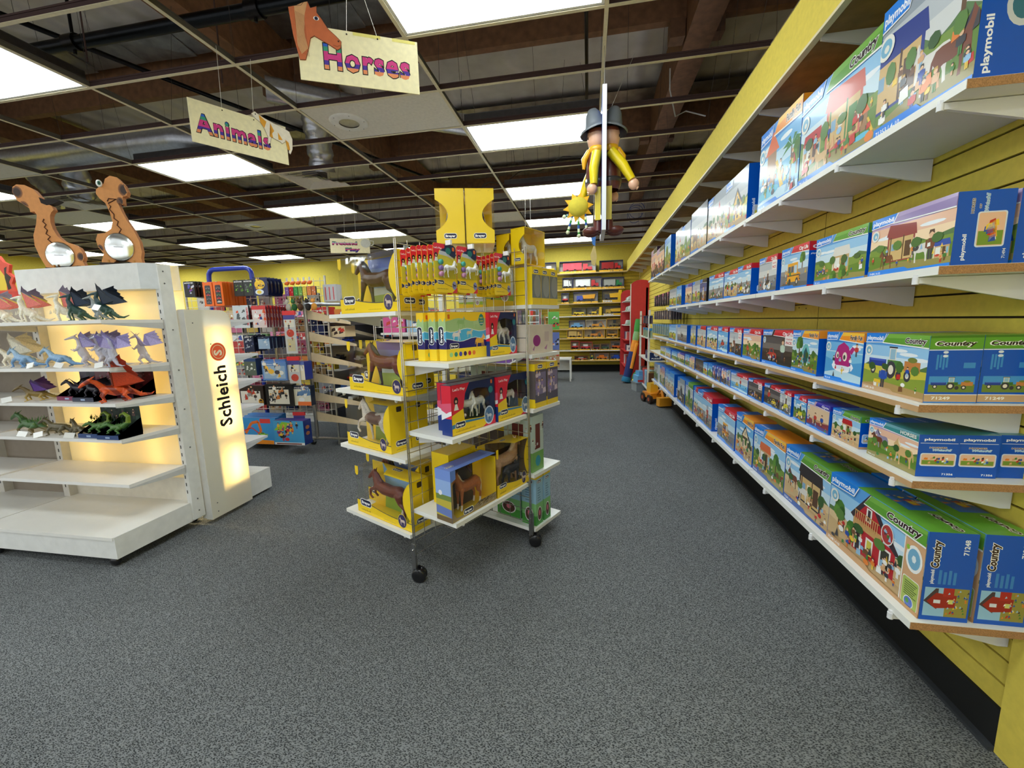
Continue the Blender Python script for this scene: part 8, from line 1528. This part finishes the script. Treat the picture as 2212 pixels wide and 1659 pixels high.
def slat_end():
    """white shelf unit at the far end of the wall shelves, with bagged figures"""
    t = empty('end_shelf_unit', (.93, 6.9, 0), 0, 'white upright shelf unit at the far end of the wall shelves', 'shelving'); [(m := MB(), m.box(0, y, 0, .03, y+.03, 1.42, (232, 230, 224), 'paint'), m.build('upright', t)) for y in (0, 1.1)]
    for z in (.16, .62, .98): m = MB(); m.box(0, -.05, z-.018, .265, 1.2, z, (230, 228, 222), 'laminate'); m.build('shelf_board', t)
    m = MB()
    for z in (1.18, 1.33): m.rod((.0, 0, z), (.0, 1.1, z), .006, (40, 40, 44), 'metal', 6)
    m.build('rail', t)
    for r, (z, h, c0, nm) in enumerate(((.981, .15, (70, 140, 200), 'blue topped bag of figures on the upper board of the end unit'), (1.2, .13, (50, 60, 110), 'dark blue bag hanging in the upper row of the end unit'))):
        for k in range(6):
            m = MB(); m.box(0, 0, 0, .05, .1, h, (150, 170, 150) if r == 0 else (90, 80, 96), 'print'); c = Canvas(m, (0, .1, 0), (0, -1, 0), (0, 0, 1), .1, h); splash([(200, 160, 90), (90, 120, 70), (230, 230, 230), (160, 70, 60)], (130, 150, 120) if r == 0 else (80, 70, 90), k+r*9, 7, band=c0)(c); c = Canvas(m, (0, 0, 0), (1, 0, 0), (0, 0, 1), .05, h); c.rect(0, h*.75, .05, h, c0)
            tag(m.build('toy_bag', None, (.945+.02*(k % 2), 6.9+.17*k, z)), f'{nm}, {ORD[k]} along', 'toy bag', 'bagged figures on the end unit')
    for k in range(3):
        m = MB(); m.box(0, 0, 0, .2, .15, .14, (26, 44, 96), 'print'); c = Canvas(m, (0, 0, 0), (1, 0, 0), (0, 0, 1), .2, .14); c.oval(.1, .09, .03, .03, (220, 224, 236)); c.text('PUZZLE', .03, .02, .03, (230, 232, 240), .03, width=.14); c = Canvas(m, (0, .15, 0), (0, -1, 0), (0, 0, 1), .15, .14); c.oval(.075, .09, .028, .03, (220, 224, 236)); tag(m.build('puzzle_box', None, (.96, 6.9+.18*k, .6206)), f'navy boxed puzzle on the middle board of the end unit, {ORD[k]} along', 'toy box', 'navy puzzle boxes')
    for k in range(4):
        cn, c = [('brown', (90, 60, 44)), ('pale blue', (150, 200, 226)), ('red and white', (210, 80, 70)), ('dark', (50, 44, 46))][k]
        m = MB(); m.box(0, 0, 0, .22, .22, .26, c, 'print'); splash([(230, 140, 50), (240, 236, 226), (60, 60, 60), (190, 60, 50)], c, k+3, 8)(Canvas(m, (0, 0, 0), (1, 0, 0), (0, 0, 1), .22, .26)); splash([(230, 140, 50), (240, 236, 226), (60, 60, 60)], c, k+5, 8)(Canvas(m, (0, .22, 0), (0, -1, 0), (0, 0, 1), .22, .26))
        tag(m.build('toy_box', None, (.95, 6.88+.29*k, .1606)), f'{cn} box on the lowest board of the end unit, {ORD[k]} along', 'toy box', 'low boxes on the end unit')
    for r, (z, h, x, nm, pal, bg) in enumerate(((1.46, .15, .97, 'dark hanging pack between the top and second wall shelves', [(60, 60, 120), (220, 120, 160), (200, 200, 206)], (40, 40, 56)), (1.075, .13, .95, 'blue topped bag hanging past the far end of the second wall shelf', [(90, 120, 60), (200, 160, 90), (60, 60, 70)], (120, 150, 150)), (1.27, .12, .97, 'brown and blue pack hanging past the far end of the second wall shelf', [(180, 130, 80), (60, 60, 110), (230, 220, 200)], (90, 80, 90)))):
        for k in range(8):
            m = MB(); m.box(0, 0, 0, .012, .11, h, bg, 'print'); c = Canvas(m, (0, .11, 0), (0, -1, 0), (0, 0, 1), .11, h); splash(pal, bg, k+r*7, 8, band=[(200, 110, 150), (60, 140, 210), (60, 50, 60)][r] if k % 2 or r == 1 else bg)(c)
            for q in range(1, 5): m.box(.03*q, 0, 0, .03*q+.012, .11, h, bg, 'print')
            m.rod((.0, .055, h-.01), (1.2-x, .055, h-.01), .003, (40, 40, 44), 'metal', 5)
            tag(m.build('hanging_pack', None, (x, 5.32+.17*k, z)), f'{nm}, {ORD[k]} along', 'toy pack', 'packs hanging on the far slat wall')
    # loader, trough and bagged toys on the floor
    t = empty('toy_loader', (.93, 6.45, .0), .3, 'orange and yellow toy loader on the floor past the last wall shelf box', 'toy'); m = MB(); m.box(.0, 0, .08, .2, .3, .16, (240, 150, 40), 'plastic'); m.box(.04, .1, .16, .16, .24, .3, (236, 190, 60), 'plastic'); m.tube([(.1, .02, .14), (.1, -.12, .26), (.1, -.2, .1)], .02, (240, 150, 40), 'plastic', 8); m.box(.0, -.28, .02, .2, -.18, .14, (244, 170, 50), 'plastic'); m.build('body', t)
    for x in (-.0, .2):
        for y in (.04, .26): m = MB(); m.tube([(x-.02, y, .07), (x+.02, y, .07)], .07, (50, 34, 28), 'plastic', 14); m.tube([(x-.022, y, .07), (x+.022, y, .07)], .03, (200, 90, 50), 'plastic', 10); m.build('wheel', t)
    m = MB(); m.box(0, 0, 0, .3, .3, .14, (150, 156, 160), 'plastic'); m.box(-.01, -.01, .14, .31, .31, .16, (130, 136, 140), 'plastic'); tag(m.build('storage_tub', None, (.84, 7.55, .0006), .2), 'grey plastic tub on the carpet beyond the wall shelves', 'tub')
    m = MB(); m.box(0, 0, 0, .26, .26, .12, (110, 180, 226), 'plastic'); m.box(.03, .03, .12, .23, .23, .2, (90, 170, 220), 'plastic'); m.box(0, -.002, .01, .26, 0, .05, (200, 60, 60), 'plastic'); tag(m.build('toy_car', None, (.86, 7.57, .161), .2), 'pale blue ride toy sitting on the grey tub', 'toy car')
    for k, (c, nm) in enumerate([((60, 130, 80), 'green netted bag'), ((190, 190, 196), 'white netted bag')]): m = MB(); m.ball((0, 0, .14), .13, c, 'matte', 12, (.8, .8, 1.1)); clutterb = [m.ball((.08*math.cos(a), .08*math.sin(a)-.03, .1+.03*(a % 3)), .03, [(200, 60, 60), (60, 60, 70), (230, 220, 90), (60, 100, 180)][int(a*3) % 4], 'plastic', 8) for a in (3.4, 4.0, 4.7, 5.3)]; tag(m.build('toy_bag', None, (.93+.2*k, 8.25+.1*k, .004)), nm+' of toys on the carpet by the red fixture', 'toy bag')
slat_end()
def red_fixture():
    t = empty('red_display', (.74, 9.0, 0), 0, 'red arched display fixture in the far corner with white wire shelves', 'display fixture'); RD_ = (196, 44, 44)
    def arch(w, h): return [(0, 0), (w, 0), (w, h*.94)]+[(w*(.5+.5*math.cos(a)), h*(.94+.06*math.sin(a))) for a in (.3, .7, 1.1, PI/2, 2.0, 2.4, 2.8)]+[(0, h*.94)]
    m = MB(); m.prism(arch(.42, 2.06), .02, RD_, 'paint', T=Matrix.Translation((.10, -.1, 0))); m.build('side_panel', t)
    m = MB(); m.prism(arch(.3, 1.93), .02, RD_, 'paint', T=Matrix.Translation((-.02, .9, 0))); m.box(.0, -.1, .0, .02, .9, 1.86, RD_, 'paint') if 0 else None; m.build('side_panel', t)
    m = MB(); m.box(.4, -.1, 0, .44, .9, 1.9, RD_, 'paint'); m.build('back_panel', t)
    m = MB(); m.box(.095, -.105, .2, .11, -.09, 1.98, (232, 230, 226), 'paint'); m.build('upright', t)
    for z in (.3, .62, .85, 1.16, 1.45, 1.66): m = MB(); m.box(.0, -.08, z-.012, .4, .88, z, (226, 224, 220) if z > .9 else RD_, 'paint'); m.build('shelf_board', t)
    for k, (z, h) in enumerate(((1.661, .09), (1.451, .1), (1.161, .1), (.851, .16), (.621, .12), (.301, .2))):
        for j in range(3):
            nm, c = [('grey egg shaped', (176, 180, 172)), ('white and grey', (206, 206, 206)), ('pale green', (150, 176, 150))][(j+k) % 3] if k < 3 else [('red and white', (206, 90, 90)), ('white', (226, 224, 220)), ('navy', (50, 60, 100))][(j+k) % 3]
            m = MB()
            if k < 3: [m.lathe([(.03, 0), (.04, h*.3), (.03, h*.8), (.015, h)], c, 'matte', c=(.05+.07*q, .06, 0), n=10) for q in range(3)]; m.box(0, 0, 0, .25, .12, .02, tuple(v-20 for v in c), 'matte')
            else: m.box(0, 0, 0, .25, .14, h, c, 'print'); splash([(200, 60, 60), (60, 70, 110), (240, 236, 230), (110, 150, 90)], c, k+j, 8)(Canvas(m, (0, 0, 0), (1, 0, 0), (0, 0, 1), .25, h))
            tag(m.build('toy_carton', None, (.79, 8.94+.3*j, z)), f'{nm} pack on the {["topmost", "second", "third", "fourth", "fifth", "lowest"][k]} board of the red fixture, {ORD[j]} along', 'toy pack', 'packs in the red fixture')
    t = empty('foam_rocket', (.745, 8.62, .0), 0, 'tall soft toy rocket leaning against the red fixture, navy below and green on top', 'toy')
    for nm, a, b, ra_, col in (('fin_base', 0, .1, .085, (40, 120, 160)), ('lower_body', .1, .62, .075, (34, 50, 110)), ('upper_body', .62, .86, .06, (236, 150, 50)), ('neck', .86, 1.04, .058, (140, 180, 130)), ('nose', 1.04, 1.3, .06, (70, 150, 70))):
        m = MB(); q = lambda v: (.24*v/1.3+.03*math.sin(v*2), .22*v/1.3, v*.96+.02); m.tube([q(a+(b-a)*i/5) for i in range(6)], [ra_*1.15*(1-.1*abs(i-2.5)/2.5) for i in range(6)], col, 'matte', 14); m.build(nm, t)
    m = MB(); m.tube([(.1, -.055, .3), (.18, -.03, .72), (.21, .0, .8)], .03, (236, 150, 50), 'matte', 8); m.build('stripe', t)
    t = empty('step_table', (-.72, 8.8, 0), 0, 'low white table at the end of the aisle shelving', 'table'); m = MB(); m.box(0, 0, .46, .36, .4, .49, (232, 230, 226), 'laminate'); m.build('table_top', t)
    for x in (0, .33): 
        for y in (0, .37): m = MB(); m.box(x, y, 0, x+.03, y+.03, .46, (232, 230, 226), 'paint'); m.build('leg', t)
    m = MB(); m.box(.03, .37, .2, .33, .385, .46, (220, 218, 214), 'paint'); m.build('apron', t)
red_fixture()
def flame_board():
    m = MB(); m.prism([(0, 0), (.5, 0), (.5, .12), (0, .12)], .02, (206, 60, 50), 'paint'); m.prism([(.0, .12), (.46, .12), (.44, .22), (.5, .3), (.42, .36), (.46, .46), (.36, .5), (.3, .58), (.18, .54), (.0, .56)], .02, (216, 80, 60), 'paint', T=Matrix.Translation((0, -.001, 0)))
    c = Canvas(m, (0, -.001, 0), (1, 0, 0), (0, 0, 1), 1, 1, lift=.0004); c.poly([(0, .14), (.34, .14), (.36, .3), (.26, .44), (0, .48)], (232, 200, 70)); c.poly([(.36, .14), (.42, .16), (.4, .24), (.45, .3), (.38, .36), (.41, .44), (.36, .42), (.34, .3)], (40, 30, 40)); c.rect(0, .0, .5, .02, (120, 180, 80))
    o = m.build('painted_board', None, (-4.74, 2.6, 1.561)); o.scale = (.6, 1, .6); tag(o, 'red and yellow flame shaped painted board behind the case top, at the picture edge', 'board')
    t = MB(); t.box(0, 0, 0, .3, .06, 1.56, (200, 196, 188), 'paint'); tag(t.build('display_column', None, (-4.74, 2.59, 0)), 'pale column carrying the red painted board behind the case', 'column')
flame_board()
print('THINGS', len([o for o in COL.objects if o.parent is None]))
